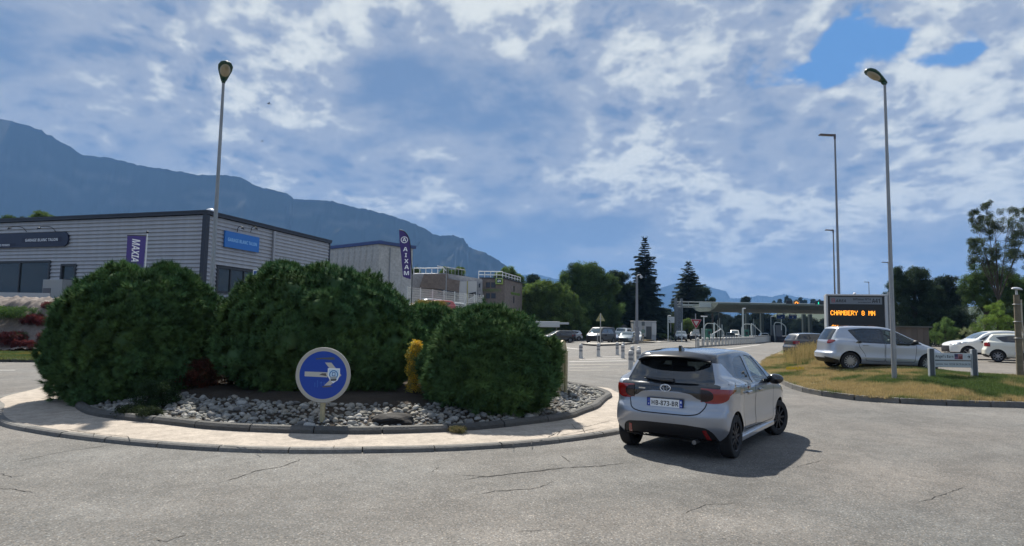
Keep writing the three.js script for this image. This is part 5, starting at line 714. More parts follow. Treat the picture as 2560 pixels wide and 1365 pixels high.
// ---------- grass of the verge, strips and weeds ----------
{
  const blade = [0, 1].map((k) => { const r = rng(300 + k), t = []; for (let i = 0; i < 11; i++) { const a = r() * 6.28, x = (r() - 0.5) * 0.16, z = (r() - 0.5) * 0.16, h = 0.05 + 0.07 * r(), b = 0.045 * (r() + 0.3), s = 0.006; t.push([[x - s * Math.sin(a), 0, z + s * Math.cos(a)], [x + s * Math.sin(a), 0, z - s * Math.cos(a)], [x + b * Math.cos(a), h, z + b * Math.sin(a)]]); } return soup(t); });
  const r = rng(310), list = [[], []];
  for (let i = 0; i < 30000; i++) {
    const u = 0.03 + 0.9 * Math.pow(r(), 0.85), v = r(), q = vergeAt(u, v); if (q.x > 19) continue;
    const n = fbm(q.x * 0.7, q.z * 0.7, 4) + (vnoise(q.x * 2.5, q.z * 2.5) - 0.5) * 0.25, dry = sstep(0.4, 0.62, n + 0.3 * (0.45 - v) + (u < 0.3 ? 0.1 : 0)), k = 0.75 + 0.5 * r(), tall = u < 0.42 && u > 0.06 && v > 0.35 ? 1.4 + 1.6 * vnoise(q.x, q.z * 1.3) : 0.75 + 0.5 * r();
    list[i & 1].push([frameTo(V3((r() - 0.5) * 0.5, 1, (r() - 0.5) * 0.5).normalize(), r() * 6.28, V3(1.1, tall, 1.1), q.setY(q.y - 0.01)), col(lerp(0.1, 0.42, dry) * k, lerp(0.15, 0.33, dry) * k, lerp(0.045, 0.16, dry) * k)]);
  }
  const g = new THREE.Group(); g.name = 'verge_grass'; g.userData = { label: 'patchy green and straw coloured grass covering the right verge', category: 'grass', kind: 'stuff' }; scene.add(g);
  list.forEach((l, k) => instanced('grass_blades', blade[k], mLeafA, l, g));
  // tall dry stalks at the tip of the verge
  const stalk = (() => { const q = rng(320), t = []; for (let i = 0; i < 16; i++) { const a = q() * 6.28, x = (q() - 0.5) * 0.25, z = (q() - 0.5) * 0.25, h = 0.35 + 0.5 * q(), b = 0.18 * q(), s = 0.007; t.push([[x - s, 0, z], [x + s, 0, z], [x + b * Math.cos(a), h, z + b * Math.sin(a)]]); for (let k = 0; k < 5; k++) { const f = 0.7 + 0.06 * k; t.push([[x + b * f * Math.cos(a), h * f, z + b * f * Math.sin(a)], [x + b * f * Math.cos(a) + 0.03 * (q() - 0.5), h * f + 0.05, z + b * f * Math.sin(a) + 0.03 * (q() - 0.5)], [x + b * f * Math.cos(a) + 0.05 * (q() - 0.5), h * f + 0.03, z + b * f * Math.sin(a) + 0.05 * (q() - 0.5)]]); } } return soup(t); })();
  const ws = []; for (let i = 0; i < 340; i++) { const u = 0.05 + 0.3 * r(), v = 0.25 + 0.75 * r(), q = vergeAt(u, v), k = 0.8 + 0.4 * r(), d = r(); ws.push([frameTo(UP, r() * 6.28, 0.6 + 0.6 * vnoise(q.x * 0.8 + 4, q.z * 0.8), q), col(lerp(0.3, 0.42, d) * k, lerp(0.26, 0.31, d) * k, lerp(0.1, 0.14, d) * k)]); }
  const w = instanced('tall_dry_grass', stalk, mLeafA, ws, scene); w.userData = { label: 'tall straw coloured grass at the tip of the verge beside the dark car', category: 'grass', kind: 'stuff' };
  { const fl = []; for (let i = 0; i < 160; i++) { const a = G(1970 + 45 * (r() - 0.1) , 926 + 6 * (r() - 0.5), 0.3); const q = a; fl.push([new THREE.Matrix4().compose(V3(q.x, 0.36 + 0.05 * r(), q.z), new THREE.Quaternion(), V3(1, 1, 1)), col(0.55, 0.42, 0.03)]); } const o = instanced('yellow_flowers', new THREE.OctahedronGeometry(0.018), mLeafA, fl, scene); o.userData = { label: 'patch of small yellow flowers on the verge left of the silver car', category: 'flowers', kind: 'stuff' }; }
  // grass strip across the ring road
  const gs = []; for (let i = 0; i < 7000; i++) { const x = lerp(-30, -8, r()), z = -25.4 - (x > -16 ? (x + 16) * 0.33 : 0) - 0.25 - 5.6 * r(), m = fbm(x * 0.6, z * 0.6, 3), k = 0.75 + 0.5 * r(), dry = sstep(0.35, 0.7, m); gs.push([frameTo(UP, r() * 6.28, V3(1.6, 1.0, 1.6), V3(x, 0.11, z)), col(lerp(0.1, 0.26, dry) * k, lerp(0.15, 0.2, dry) * k, 0.05 * k)]); }
  const o = instanced('strip_grass', blade[0], mLeafA, gs, scene); o.userData = { label: 'short yellowish grass along the foot of the left bank', category: 'grass', kind: 'stuff' };
}
// ---------- vehicles: one smooth body, cut exactly into its panels ----------
function spline(pts) {   // monotone cubic through [x, y] pairs, as a table
  const n = pts.length, xs = pts.map((p) => p[0]), ys = pts.map((p) => p[1]), d = [], m = new Array(n).fill(0);
  for (let i = 0; i < n - 1; i++) d.push((ys[i + 1] - ys[i]) / (xs[i + 1] - xs[i]));
  m[0] = d[0]; m[n - 1] = d[n - 2]; for (let i = 1; i < n - 1; i++) m[i] = d[i - 1] * d[i] <= 0 ? 0 : 2 * d[i - 1] * d[i] / (d[i - 1] + d[i]);
  return (x) => { if (x <= xs[0]) return ys[0] + (x - xs[0]) * m[0] * 0.2; if (x >= xs[n - 1]) return ys[n - 1] + (x - xs[n - 1]) * m[n - 1] * 0.2; let i = 0; while (x > xs[i + 1]) i++; const h = xs[i + 1] - xs[i], t = (x - xs[i]) / h, t2 = t * t, t3 = t2 * t; return (2 * t3 - 3 * t2 + 1) * ys[i] + (t3 - 2 * t2 + t) * h * m[i] + (-2 * t3 + 3 * t2) * ys[i + 1] + (t3 - t2) * h * m[i + 1]; };
}
function table(f, a, b, n = 600) { const t = new Float64Array(n + 1); for (let i = 0; i <= n; i++) t[i] = f(a + (b - a) * i / n); return (x) => { const q = clamp((x - a) / (b - a)) * n, i = Math.min(n - 1, Math.floor(q)), w = q - i; return t[i] + (t[i + 1] - t[i]) * w; }; }
// s: L length, top [x,y] rear to front, wid [x,half], belt [x,y], rear [y,x], front [y,x inset], tumble, shoulder [x,in], low height of the underside
function carField(s) {
  const T = table(spline(s.top), -0.3, s.L + 0.3), Wd = table(spline(s.wid), -0.3, s.L + 0.3), B = table(spline(s.belt), -0.3, s.L + 0.3), R = table(spline(s.rear), 0, 2.2), F = table(spline(s.front), 0, 2.2), Sh = table(spline(s.shoulder), -0.3, s.L + 0.3);
  const e = 0.004, K = s.k ?? 0.022;
  const half = (x, y) => { const b = B(x), w = Wd(x); if (y > b) return w - Sh(x) * sstep(b, b + 0.13, y) - s.tumble * (y - b) - 0.06 * (y - b) ** 2; const q = (b - y) / Math.max(0.2, b - s.low); return w - 0.035 * Math.pow(1 - clamp(q * 2.6), 2) * 0.5 - 0.075 * Math.pow(clamp((q - 0.62) / 0.38), 2) + (s.waist ?? 0.012) * Math.sin(Math.PI * clamp((q - 0.15) / 0.6)) * -1; };
  const d5 = (x, y, z) => {
    const az = Math.abs(z), w = half(x, y), wx = (half(x + e, y) - w) / e, wy = (half(x, y + e) - w) / e;
    const t = T(x) - (s.crown ?? 0.05) * (az / 0.75) ** 2, tx = (T(x + e) - T(x)) / e;
    const cr = (s.cr ?? 0.13) * Math.pow(az / 0.8, 3.2), r = R(y) + cr, ry = (R(y + e) - R(y)) / e, cf = (s.cf ?? 0.22) * Math.pow(az / 0.8, 2.6), f = s.L - F(y) - cf, fy = (F(y + e) - F(y)) / e;
    return [(az - w) / Math.sqrt(1 + wx * wx + wy * wy), (y - t) / Math.sqrt(1 + tx * tx), (r - x) / Math.sqrt(1 + ry * ry), (x - f) / Math.sqrt(1 + fy * fy), s.low + (s.ends ?? 0.0) * Math.pow(clamp((Math.abs(x - s.L / 2) - s.L * 0.33) / (s.L * 0.17)), 2) - y];
  };
  return (x, y, z) => { const d = d5(x, y, z), m = Math.max(...d); let q = 0; for (const v of d) q += Math.exp((v - m) / K); return m + K * Math.log(q); };
}
function surfaceNet(f, lo, hi, h) {   // smooth mesh of f = 0, then drawn onto it
  const n = [0, 1, 2].map((k) => Math.ceil((hi[k] - lo[k]) / h) + 1), V = new Float32Array(n[0] * n[1] * n[2]), id = (i, j, k) => (k * n[1] + j) * n[0] + i;
  for (let k = 0; k < n[2]; k++) for (let j = 0; j < n[1]; j++) for (let i = 0; i < n[0]; i++) { const z = lo[2] + k * h; V[id(i, j, k)] = z < -h * 1.5 ? NaN : f(lo[0] + i * h, lo[1] + j * h, z); }
  const cell = new Int32Array(n[0] * n[1] * n[2]).fill(-1), P = [];
  const E = []; for (let a = 0; a < 8; a++) for (const b of [1, 2, 4]) if (!(a & b)) E.push([a, a | b]);
  for (let k = 0; k < n[2] - 1; k++) for (let j = 0; j < n[1] - 1; j++) for (let i = 0; i < n[0] - 1; i++) {
    const c = []; let neg = 0, bad = false; for (let q = 0; q < 8; q++) { const v = V[id(i + (q & 1), j + ((q >> 1) & 1), k + (q >> 2))]; if (Number.isNaN(v)) { bad = true; break; } c.push(v); if (v < 0) neg++; } if (bad || neg === 0 || neg === 8) continue;
    let x = 0, y = 0, z = 0, m = 0; for (const [a, b] of E) if ((c[a] < 0) !== (c[b] < 0)) { const t = c[a] / (c[a] - c[b]); x += lerp(a & 1, b & 1, t); y += lerp((a >> 1) & 1, (b >> 1) & 1, t); z += lerp(a >> 2, b >> 2, t); m++; }
    cell[id(i, j, k)] = P.length / 3; P.push(lo[0] + (i + x / m) * h, lo[1] + (j + y / m) * h, lo[2] + (k + z / m) * h);
  }
  const N = new Float32Array(P.length), g = 0.003;
  for (let v = 0; v < P.length; v += 3) {
    let x = P[v], y = P[v + 1], z = P[v + 2], gx, gy, gz; for (let it = 0; it < 4; it++) { const f0 = f(x, y, z); gx = (f(x + g, y, z) - f(x - g, y, z)) / (2 * g); gy = (f(x, y + g, z) - f(x, y - g, z)) / (2 * g); gz = (f(x, y, z + g) - f(x, y, z - g)) / (2 * g); const l = gx * gx + gy * gy + gz * gz || 1; if (it < 3) { const k = clamp(f0 / l, -h, h); x -= gx * k; y -= gy * k; z -= gz * k; } }
    const l = Math.hypot(gx, gy, gz) || 1; P[v] = x; P[v + 1] = y; P[v + 2] = z; N[v] = gx / l; N[v + 1] = gy / l; N[v + 2] = gz / l;
  }
  const T = [], tri = (a, b, c) => { const t = new Float64Array(18); [a, b, c].forEach((q, k) => { for (let m = 0; m < 3; m++) { t[k * 6 + m] = P[q * 3 + m]; t[k * 6 + 3 + m] = N[q * 3 + m]; } }); const ux = t[6] - t[0], uy = t[7] - t[1], uz = t[8] - t[2], vx = t[12] - t[0], vy = t[13] - t[1], vz = t[14] - t[2], cx = uy * vz - uz * vy, cy = uz * vx - ux * vz, cz = ux * vy - uy * vx; if (cx * (t[3] + t[9] + t[15]) + cy * (t[4] + t[10] + t[16]) + cz * (t[5] + t[11] + t[17]) < 0) { for (let m = 0; m < 6; m++) { const s = t[6 + m]; t[6 + m] = t[12 + m]; t[12 + m] = s; } } T.push(t); };
  const st = [[0, 1, 2], [1, 2, 0], [2, 0, 1]];
  for (let k = 1; k < n[2] - 1; k++) for (let j = 1; j < n[1] - 1; j++) for (let i = 1; i < n[0] - 1; i++) for (const [a, b, c] of st) {
    const p = [i, j, k], q = [...p]; q[a]++; const v0 = V[id(...p)], v1 = V[id(...q)]; if (Number.isNaN(v0) || Number.isNaN(v1) || (v0 < 0) === (v1 < 0)) continue;
    const o = (db, dc) => { const r = [...p]; r[b] -= db; r[c] -= dc; return cell[id(...r)]; }, A = o(0, 0), B2 = o(1, 0), C = o(1, 1), D = o(0, 1); if (A < 0 || B2 < 0 || C < 0 || D < 0) continue; tri(A, B2, C); tri(A, C, D);
  }
  return T;
}
const mirrorTri = (t) => { const o = new Float64Array(18); [0, 2, 1].forEach((s, k) => { for (let m = 0; m < 6; m++) o[k * 6 + m] = t[s * 6 + m]; o[k * 6 + 2] *= -1; o[k * 6 + 5] *= -1; }); return o; };
const SIDE = (t) => [t[0], t[1]], pr = { side: (t, k) => [t[k * 6], t[k * 6 + 1]], end: (t, k) => [t[k * 6 + 2], t[k * 6 + 1]], top: (t, k) => [t[k * 6], t[k * 6 + 2]] };
const nAvg = (t, m) => (t[3 + m] + t[9 + m] + t[15 + m]) / 3, pAvg = (t, m) => (t[m] + t[6 + m] + t[12 + m]) / 3;
function inPoly(x, y, P) { let c = false; for (let i = 0, j = P.length - 1; i < P.length; j = i++) if ((P[i][1] > y) !== (P[j][1] > y) && x < (P[j][0] - P[i][0]) * (y - P[i][1]) / (P[j][1] - P[i][1]) + P[i][0]) c = !c; return c; }
function cut(tris, proj, poly, ok) {   // [inside, outside]: triangles split along the outline
  const f = pr[proj]; let x0 = 1e9, x1 = -1e9, y0 = 1e9, y1 = -1e9; for (const [x, y] of poly) { x0 = Math.min(x0, x); x1 = Math.max(x1, x); y0 = Math.min(y0, y); y1 = Math.max(y1, y); }
  const out = []; let work = [];
  for (const t of tris) { const a = f(t, 0), b = f(t, 1), c = f(t, 2); if (!ok(t) || Math.max(a[0], b[0], c[0]) < x0 || Math.min(a[0], b[0], c[0]) > x1 || Math.max(a[1], b[1], c[1]) < y0 || Math.min(a[1], b[1], c[1]) > y1) out.push(t); else work.push(t); }
  for (let i = 0; i < poly.length; i++) {
    const A = poly[i], B = poly[(i + 1) % poly.length], dx = B[0] - A[0], dy = B[1] - A[1], l2 = dx * dx + dy * dy; if (l2 < 1e-12) continue; const next = [];
    for (const t of work) {
      const q = [0, 1, 2].map((k) => { const [x, y] = f(t, k); return [(dx * (y - A[1]) - dy * (x - A[0])) / Math.sqrt(l2), ((x - A[0]) * dx + (y - A[1]) * dy) / l2]; }), e = 1e-6;
      const s = q.map((v) => v[0] > e ? 1 : v[0] < -e ? -1 : 0); if (!(s.includes(1) && s.includes(-1))) { next.push(t); continue; }
      const ps = []; for (let k = 0; k < 3; k++) { const m = (k + 1) % 3; if (s[k] * s[m] < 0) { const w = q[k][0] / (q[k][0] - q[m][0]); ps.push(lerp(q[k][1], q[m][1], w)); } else if (s[k] === 0) ps.push(q[k][1]); }
      if (Math.max(...ps) < -1e-6 || Math.min(...ps) > 1 + 1e-6) { next.push(t); continue; }
      const mid = (k, m) => { const w = q[k][0] / (q[k][0] - q[m][0]), o = new Float64Array(6); for (let j = 0; j < 6; j++) o[j] = lerp(t[k * 6 + j], t[m * 6 + j], w); return o; }, vx = (k) => t.subarray(k * 6, k * 6 + 6), mk = (a, b, c) => { const o = new Float64Array(18); o.set(a, 0); o.set(b, 6); o.set(c, 12); next.push(o); };
      const z = s.indexOf(0);
      if (z >= 0) { const a = (z + 1) % 3, b = (z + 2) % 3, m = mid(a, b); mk(vx(z), vx(a), m); mk(vx(z), m, vx(b)); }
      else { const lone = s[0] === s[1] ? 2 : s[0] === s[2] ? 1 : 0, a = (lone + 1) % 3, b = (lone + 2) % 3, m1 = mid(lone, a), m2 = mid(lone, b); mk(vx(lone), m1, m2); mk(m1, vx(a), vx(b)); mk(m1, vx(b), m2); }
    }
    work = next;
  }
  const inn = []; for (const t of work) { let x = 0, y = 0; for (let k = 0; k < 3; k++) { const p = f(t, k); x += p[0] / 3; y += p[1] / 3; } (inPoly(x, y, poly) ? inn : out).push(t); }
  return [inn, out];
}
function triGeo(tris, inset = 0) { const n = tris.length, p = new Float32Array(n * 9), q = new Float32Array(n * 9), uv = new Float32Array(n * 6); tris.forEach((t, i) => { for (let k = 0; k < 3; k++) for (let m = 0; m < 3; m++) { p[i * 9 + k * 3 + m] = t[k * 6 + m] - t[k * 6 + 3 + m] * inset; q[i * 9 + k * 3 + m] = t[k * 6 + 3 + m]; } }); const g = new THREE.BufferGeometry(); g.setAttribute('position', new THREE.BufferAttribute(p, 3)); g.setAttribute('normal', new THREE.BufferAttribute(q, 3)); g.setAttribute('uv', new THREE.BufferAttribute(uv, 2)); return g; }
function grow(P, w) { let A = 0; for (let i = 0; i < P.length; i++) { const [a, b] = P[i], [c, d] = P[(i + 1) % P.length]; A += a * d - b * c; } const s = A > 0 ? 1 : -1, n = P.length; return P.map((p, i) => { const a = P[(i + n - 1) % n], b = P[(i + 1) % n], u = [p[0] - a[0], p[1] - a[1]], v = [b[0] - p[0], b[1] - p[1]], lu = Math.hypot(...u), lv = Math.hypot(...v), n1 = [u[1] / lu * s, -u[0] / lu * s], n2 = [v[1] / lv * s, -v[0] / lv * s], k = 1 + n1[0] * n2[0] + n1[1] * n2[1]; return [p[0] + (n1[0] + n2[0]) * w / Math.max(0.5, k), p[1] + (n1[1] + n2[1]) * w / Math.max(0.5, k)]; }); }
function smoothPoly(P, n = 5, closed = true) { const c = new THREE.CatmullRomCurve3(P.map(([x, y]) => V3(x, y, 0)), closed, 'centripetal'); return c.getPoints(P.length * n).slice(0, closed ? -1 : undefined).map((p) => [p.x, p.y]); }
function rounded(P, r = 0.05, n = 4) { const o = [], N = P.length; for (let i = 0; i < N; i++) { const p = P[i], a = P[(i + N - 1) % N], b = P[(i + 1) % N], la = Math.hypot(a[0] - p[0], a[1] - p[1]), lb = Math.hypot(b[0] - p[0], b[1] - p[1]), q = Math.min(r, la * 0.45, lb * 0.45), A = [p[0] + (a[0] - p[0]) / la * q, p[1] + (a[1] - p[1]) / la * q], B = [p[0] + (b[0] - p[0]) / lb * q, p[1] + (b[1] - p[1]) / lb * q]; for (let k = 0; k <= n; k++) { const t = k / n; o.push([(1 - t) ** 2 * A[0] + 2 * t * (1 - t) * p[0] + t * t * B[0], (1 - t) ** 2 * A[1] + 2 * t * (1 - t) * p[1] + t * t * B[1]]); } } return o; }
const circlePoly = (cx, cy, r, n = 40) => Array.from({ length: n }, (_, i) => [cx + r * Math.cos(i / n * 6.28319), cy + r * Math.sin(i / n * 6.28319)]);
const onSide = (sg) => (t) => sg * nAvg(t, 2) > 0.22 && sg * pAvg(t, 2) > 0.3, onRear = (t) => nAvg(t, 0) < -0.12 && pAvg(t, 0) < 1.3, onFront = (t) => nAvg(t, 0) > 0.08 && pAvg(t, 0) > 1.5 && nAvg(t, 1) > -0.5, onTop = (t) => nAvg(t, 1) > 0.2;

const flake = (rgb, metal = 0.5, rough = 0.32) => M(rgb, rough, { physical: true, metalness: metal, clearcoat: 1, clearcoatRoughness: 0.04 });
const mTyre = M([0.014, 0.014, 0.015], 0.85), mRimDark = M([0.03, 0.03, 0.034], 0.4, { metalness: 0.6 }), mRim = M([0.34, 0.35, 0.37], 0.3, { metalness: 0.8 }), mTrim = M([0.012, 0.012, 0.014], 0.55), mGlossBlack = M([0.008, 0.009, 0.012], 0.12, { physical: true, clearcoat: 1, clearcoatRoughness: 0.03 });
const mTint = M([0.07, 0.085, 0.1], 0.02, { physical: true, transmission: 0.9, thickness: 0, ior: 1.95 }), mClear = M([0.55, 0.64, 0.62], 0.02, { physical: true, transmission: 0.95, thickness: 0, ior: 1.5 }), mShade = M([0.012, 0.013, 0.018], 0.03, { physical: true, clearcoat: 1, clearcoatRoughness: 0.02 });
const mLampRed = M([0.24, 0.008, 0.008], 0.12, { physical: true, clearcoat: 1, clearcoatRoughness: 0.03 }), mLampClear = M([0.55, 0.58, 0.6], 0.08, { physical: true, clearcoat: 1, metalness: 0.4 }), mLampDark = M([0.05, 0.055, 0.065], 0.06, { physical: true, clearcoat: 1 }), mLampInk = M([0.02, 0.008, 0.01], 0.25), mChrome = M([0.75, 0.76, 0.78], 0.1, { metalness: 1 }), mCabin = M([0.02, 0.02, 0.022], 0.9), mCabinG = M([0.05, 0.05, 0.055], 0.9);
const wheelCache = new Map();
function makeWheel(R, w, spokes, style, parent, pos, steer = 0, left = false) {
  const key = [R, w, spokes, style].join(), rr = R * (style === 'dark' ? 0.68 : 0.69);
  if (!wheelCache.has(key)) {
    const tyre = lathe([[rr, -w * 0.46], [R * 0.9, -w * 0.5], [R * 0.975, -w * 0.44], [R, -w * 0.34], [R, w * 0.34], [R * 0.975, w * 0.44], [R * 0.9, w * 0.5], [rr, w * 0.46]], 40).rotateX(Math.PI / 2);
    const lip = lathe([[rr * 0.93, w * 0.2], [rr * 0.95, w * 0.4], [rr * 1.0, w * 0.47], [rr * 1.02, w * 0.44], [rr * 1.0, 0], [rr * 1.0, -w * 0.45]], 36).rotateX(Math.PI / 2), g = [lip, cyl(rr * 0.2, rr * 0.22, 0.05, 0, 0, w * 0.3, 16, Math.PI / 2)];
    for (let i = 0; i < spokes; i++) { const a = i / spokes * 6.2832, sp = extrude(style === 'twin' ? [[rr * 0.14, -0.02], [rr * 0.95, -0.052], [rr * 0.97, -0.02], [rr * 0.4, 0.008], [rr * 0.97, 0.06], [rr * 0.95, 0.075], [rr * 0.14, 0.03]] : [[rr * 0.1, -rr * 0.075], [rr * 0.96, -rr * 0.05], [rr * 0.96, rr * 0.05], [rr * 0.1, rr * 0.075]], 0.02, 0.004); sp.rotateZ(a); g.push(sp.translate(0, 0, w * 0.27)); }
    wheelCache.set(key, [tyre, joined(g), joined([cyl(rr * 0.96, rr * 0.96, 0.01, 0, 0, w * 0.05, 24, Math.PI / 2), cyl(rr * 0.62, rr * 0.62, 0.03, 0, 0, w * 0.12, 24, Math.PI / 2)])]);
  }
  const [ty, rim, disc] = wheelCache.get(key), g = new THREE.Group(); g.name = 'wheel'; parent.add(g); g.position.set(...pos); g.rotation.y = (left ? Math.PI : 0) + steer;
  part('tyre', ty, mTyre, g); part('rim', rim, style === 'dark' ? mRimDark : mRim, g); part('brake_disc', disc, mCabin, g); return g;
}
/* spec.cuts: list of [part name, projection, outline, facing, material, inset, gap width, clip on both sides] */
const bodyCache = new Map();
function carBody(s, key) {
  if (key && bodyCache.has(key)) return bodyCache.get(key);
  const f = carField(s), hi = Math.max(...s.top.map((p) => p[1])) + 0.08, h = s.cell ?? 0.06, wm = Math.max(...s.wid.map((p) => p[1])) + 0.08;
  let tris = surfaceNet(f, [-0.1, s.low - 0.12, -3 * h], [s.L + 0.1, hi, wm], h).filter((t) => pAvg(t, 2) > -h * 0.2);
  // keep the right half exactly up to the middle, then mirror it
  tris = cut(tris, 'top', [[-1, 0], [s.L + 1, 0], [s.L + 1, 3], [-1, 3]], () => true)[0];
  tris = tris.concat(tris.map(mirrorTri));
  const res = []; let body = tris;
  const wy = s.wheel.R;
  for (const x of s.wheel.x) { const r = s.wheel.arch ?? wy + 0.045; body = cut(body, 'side', circlePoly(x, wy, r, 56), (t) => Math.abs(pAvg(t, 2)) > 0.45 && nAvg(t, 1) > -0.8)[1]; body = cut(body, 'top', [[x - r * 0.95, -3], [x + r * 0.95, -3], [x + r * 0.95, -0.42], [x - r * 0.95, -0.42]], (t) => nAvg(t, 1) < -0.3 && pAvg(t, 1) < wy + 0.1)[1]; body = cut(body, 'top', [[x - r * 0.95, 0.42], [x + r * 0.95, 0.42], [x + r * 0.95, 3], [x - r * 0.95, 3]], (t) => nAvg(t, 1) < -0.3 && pAvg(t, 1) < wy + 0.1)[1]; }
  const under = body.filter((t) => nAvg(t, 1) < -0.75); body = body.filter((t) => nAvg(t, 1) >= -0.75); res.push(['underbody', triGeo(under), mTrim]);
  const gaps = [];
  for (const [name, proj, poly, face, mat, inset = 0, gap = 0, owner, o = {}] of s.cuts) {
    const lists = face === 'both' ? [[onSide(1), poly], [onSide(-1), poly]] : face === 'right' ? [[onSide(1), poly]] : face === 'left' ? [[onSide(-1), poly]] : [[{ rear: onRear, front: onFront, top: onTop, all: () => true }[face], poly]];
    for (const [ok, P] of lists) {
      const src = owner ? res.filter((q) => q[0] === owner && q[3]) : null; let taken = [];
      const take = (list) => { let rest = list, inn; if (gap > 0) { const [a, b] = cut(rest, proj, grow(P, gap / 2), ok); const [c, d] = cut(a, proj, grow(P, -gap / 2), ok); gaps.push(...d); taken.push(...c); rest = b; } else { [inn, rest] = cut(rest, proj, P, ok); taken.push(...inn); } return rest; };
      if (src) for (const q of src) q[3] = take(q[3]); else body = take(body);
      if (taken.length) res.push([name, null, mat, taken, inset]);
    }
  }
  for (const q of res) if (q[3]) q[1] = q[3].length ? triGeo(q[3], q[4]) : null;
  if (gaps.length) res.push(['panel_gap', triGeo(gaps, 0.012), mTrim]);
  res.unshift(['body', triGeo(body), 'paint']);
  // dark lining inside the shell, left open where the glass is
  res.push(['lining', triGeo(body.concat(...res.filter((q) => q[3] && !/window|windscreen/.test(q[0])).map((q) => q[3])), 0.035), mCabin]);
  const out = res.filter((q) => q[1]).map(([n, g, m]) => [n, g, m]); if (key) bodyCache.set(key, out); return out;
}
function buildCar(name, label, cat, s, paint, pos, turn, o = {}) {   // pos: middle of the rear bumper on the ground; turn: heading to the right of straight ahead
  const t = thing(name, label, cat, pos, 0, o.group), c = new THREE.Matrix4().set(0, 0, 1, 0, 0, 1, 0, 0, -1, 0, 0, 0, 0, 0, 0, 1); t.rotation.y = Math.PI / 2 - turn;
  for (const [n, g, m] of carBody(s, o.key)) part(n, g, m === 'paint' ? paint : m === 'paint2' ? (o.paint2 ?? paint) : m, t);
  const w = s.wheel; for (const x of w.x) for (const sd of [1, -1]) { makeWheel(w.R, w.w, w.spokes ?? 5, w.style ?? 'plain', t, [x, w.R, sd * (w.track - w.w / 2)], x === w.x[1] ? (o.steer ?? 0) : 0, sd < 0); part('wheel_well', [mv(new THREE.CylinderGeometry(w.arch ?? w.R + 0.045, w.arch ?? w.R + 0.045, 0.34, 28, 1, true, 1.4, 3.48), x, w.R, sd * (w.track - 0.22), Math.PI / 2), mv(new THREE.CircleGeometry(w.R + 0.05, 24, -0.1, 3.34), x, w.R, sd * (w.track - 0.38))], M([0.01, 0.01, 0.011], 0.95, { side: THREE.DoubleSide }), t); }
  for (const [sx, sd] of [[s.seat ?? s.L * 0.52, 1], [s.seat ?? s.L * 0.52, -1]]) part('seat', [rbox(0.5, 0.16, 0.5, 0.05, sx + 0.1, 0.55, sd * 0.36), rbox(0.16, 0.62, 0.48, 0.06, sx - 0.2, 0.88, sd * 0.36, 0, 0, 0.2), rbox(0.1, 0.18, 0.26, 0.04, sx - 0.3, 1.26, sd * 0.36)], mCabinG, t);
  if (!o.noMirror) { const mx = s.mirror ?? [s.L * 0.63, 1.0, Math.max(...s.wid.map((p) => p[1])) + 0.04]; for (const sd of [1, -1]) { const g = new THREE.SphereGeometry(1, 18, 12); g.scale(0.085, 0.085, 0.13); part('wing_mirror', [mv(g, mx[0], mx[1], sd * (mx[2] + 0.05), 0, 0, 0), bar(V3(mx[0] + 0.03, mx[1] - 0.05, sd * (mx[2] - 0.18)), V3(mx[0] + 0.02, mx[1] - 0.04, sd * mx[2]), 0.025)], o.mirror ?? mTrim, t); } }
  return t;
}
const plateTex = (txt, front) => canvasTex(416, 88, (c, W, H) => { c.fillStyle = '#e6e8e8'; c.fillRect(0, 0, W, H); c.fillStyle = '#1d3f9c'; c.fillRect(0, 0, W * 0.085, H); c.fillRect(W * 0.915, 0, W * 0.085, H); c.fillStyle = '#fff'; c.font = 'bold 24px sans-serif'; c.textAlign = 'center'; c.fillText('F', W * 0.042, H * 0.85); c.font = 'bold 20px sans-serif'; c.fillText('73', W * 0.957, H * 0.86); c.fillStyle = '#c9d4ee'; c.fillRect(W * 0.935, H * 0.15, W * 0.045, H * 0.3); c.strokeStyle = '#e8d060'; c.lineWidth = 2.5; c.setLineDash([3, 4]); c.beginPath(); c.arc(W * 0.042, H * 0.3, 9, 0, 7); c.stroke(); c.setLineDash([]); c.fillStyle = '#15171c'; c.font = 'bold 74px sans-serif'; c.textBaseline = 'middle'; c.fillText(txt, W / 2, H * 0.54, W * 0.78); });
function plate(txt, t, x, y, yaw, lean = 0) { const o = part('number_plate', new THREE.PlaneGeometry(0.52, 0.11), new THREE.MeshStandardMaterial({ map: plateTex(txt), roughness: 0.35 }), t, [x, y, 0]); o.rotation.set(0, yaw, 0); o.rotateX(lean); return o; }

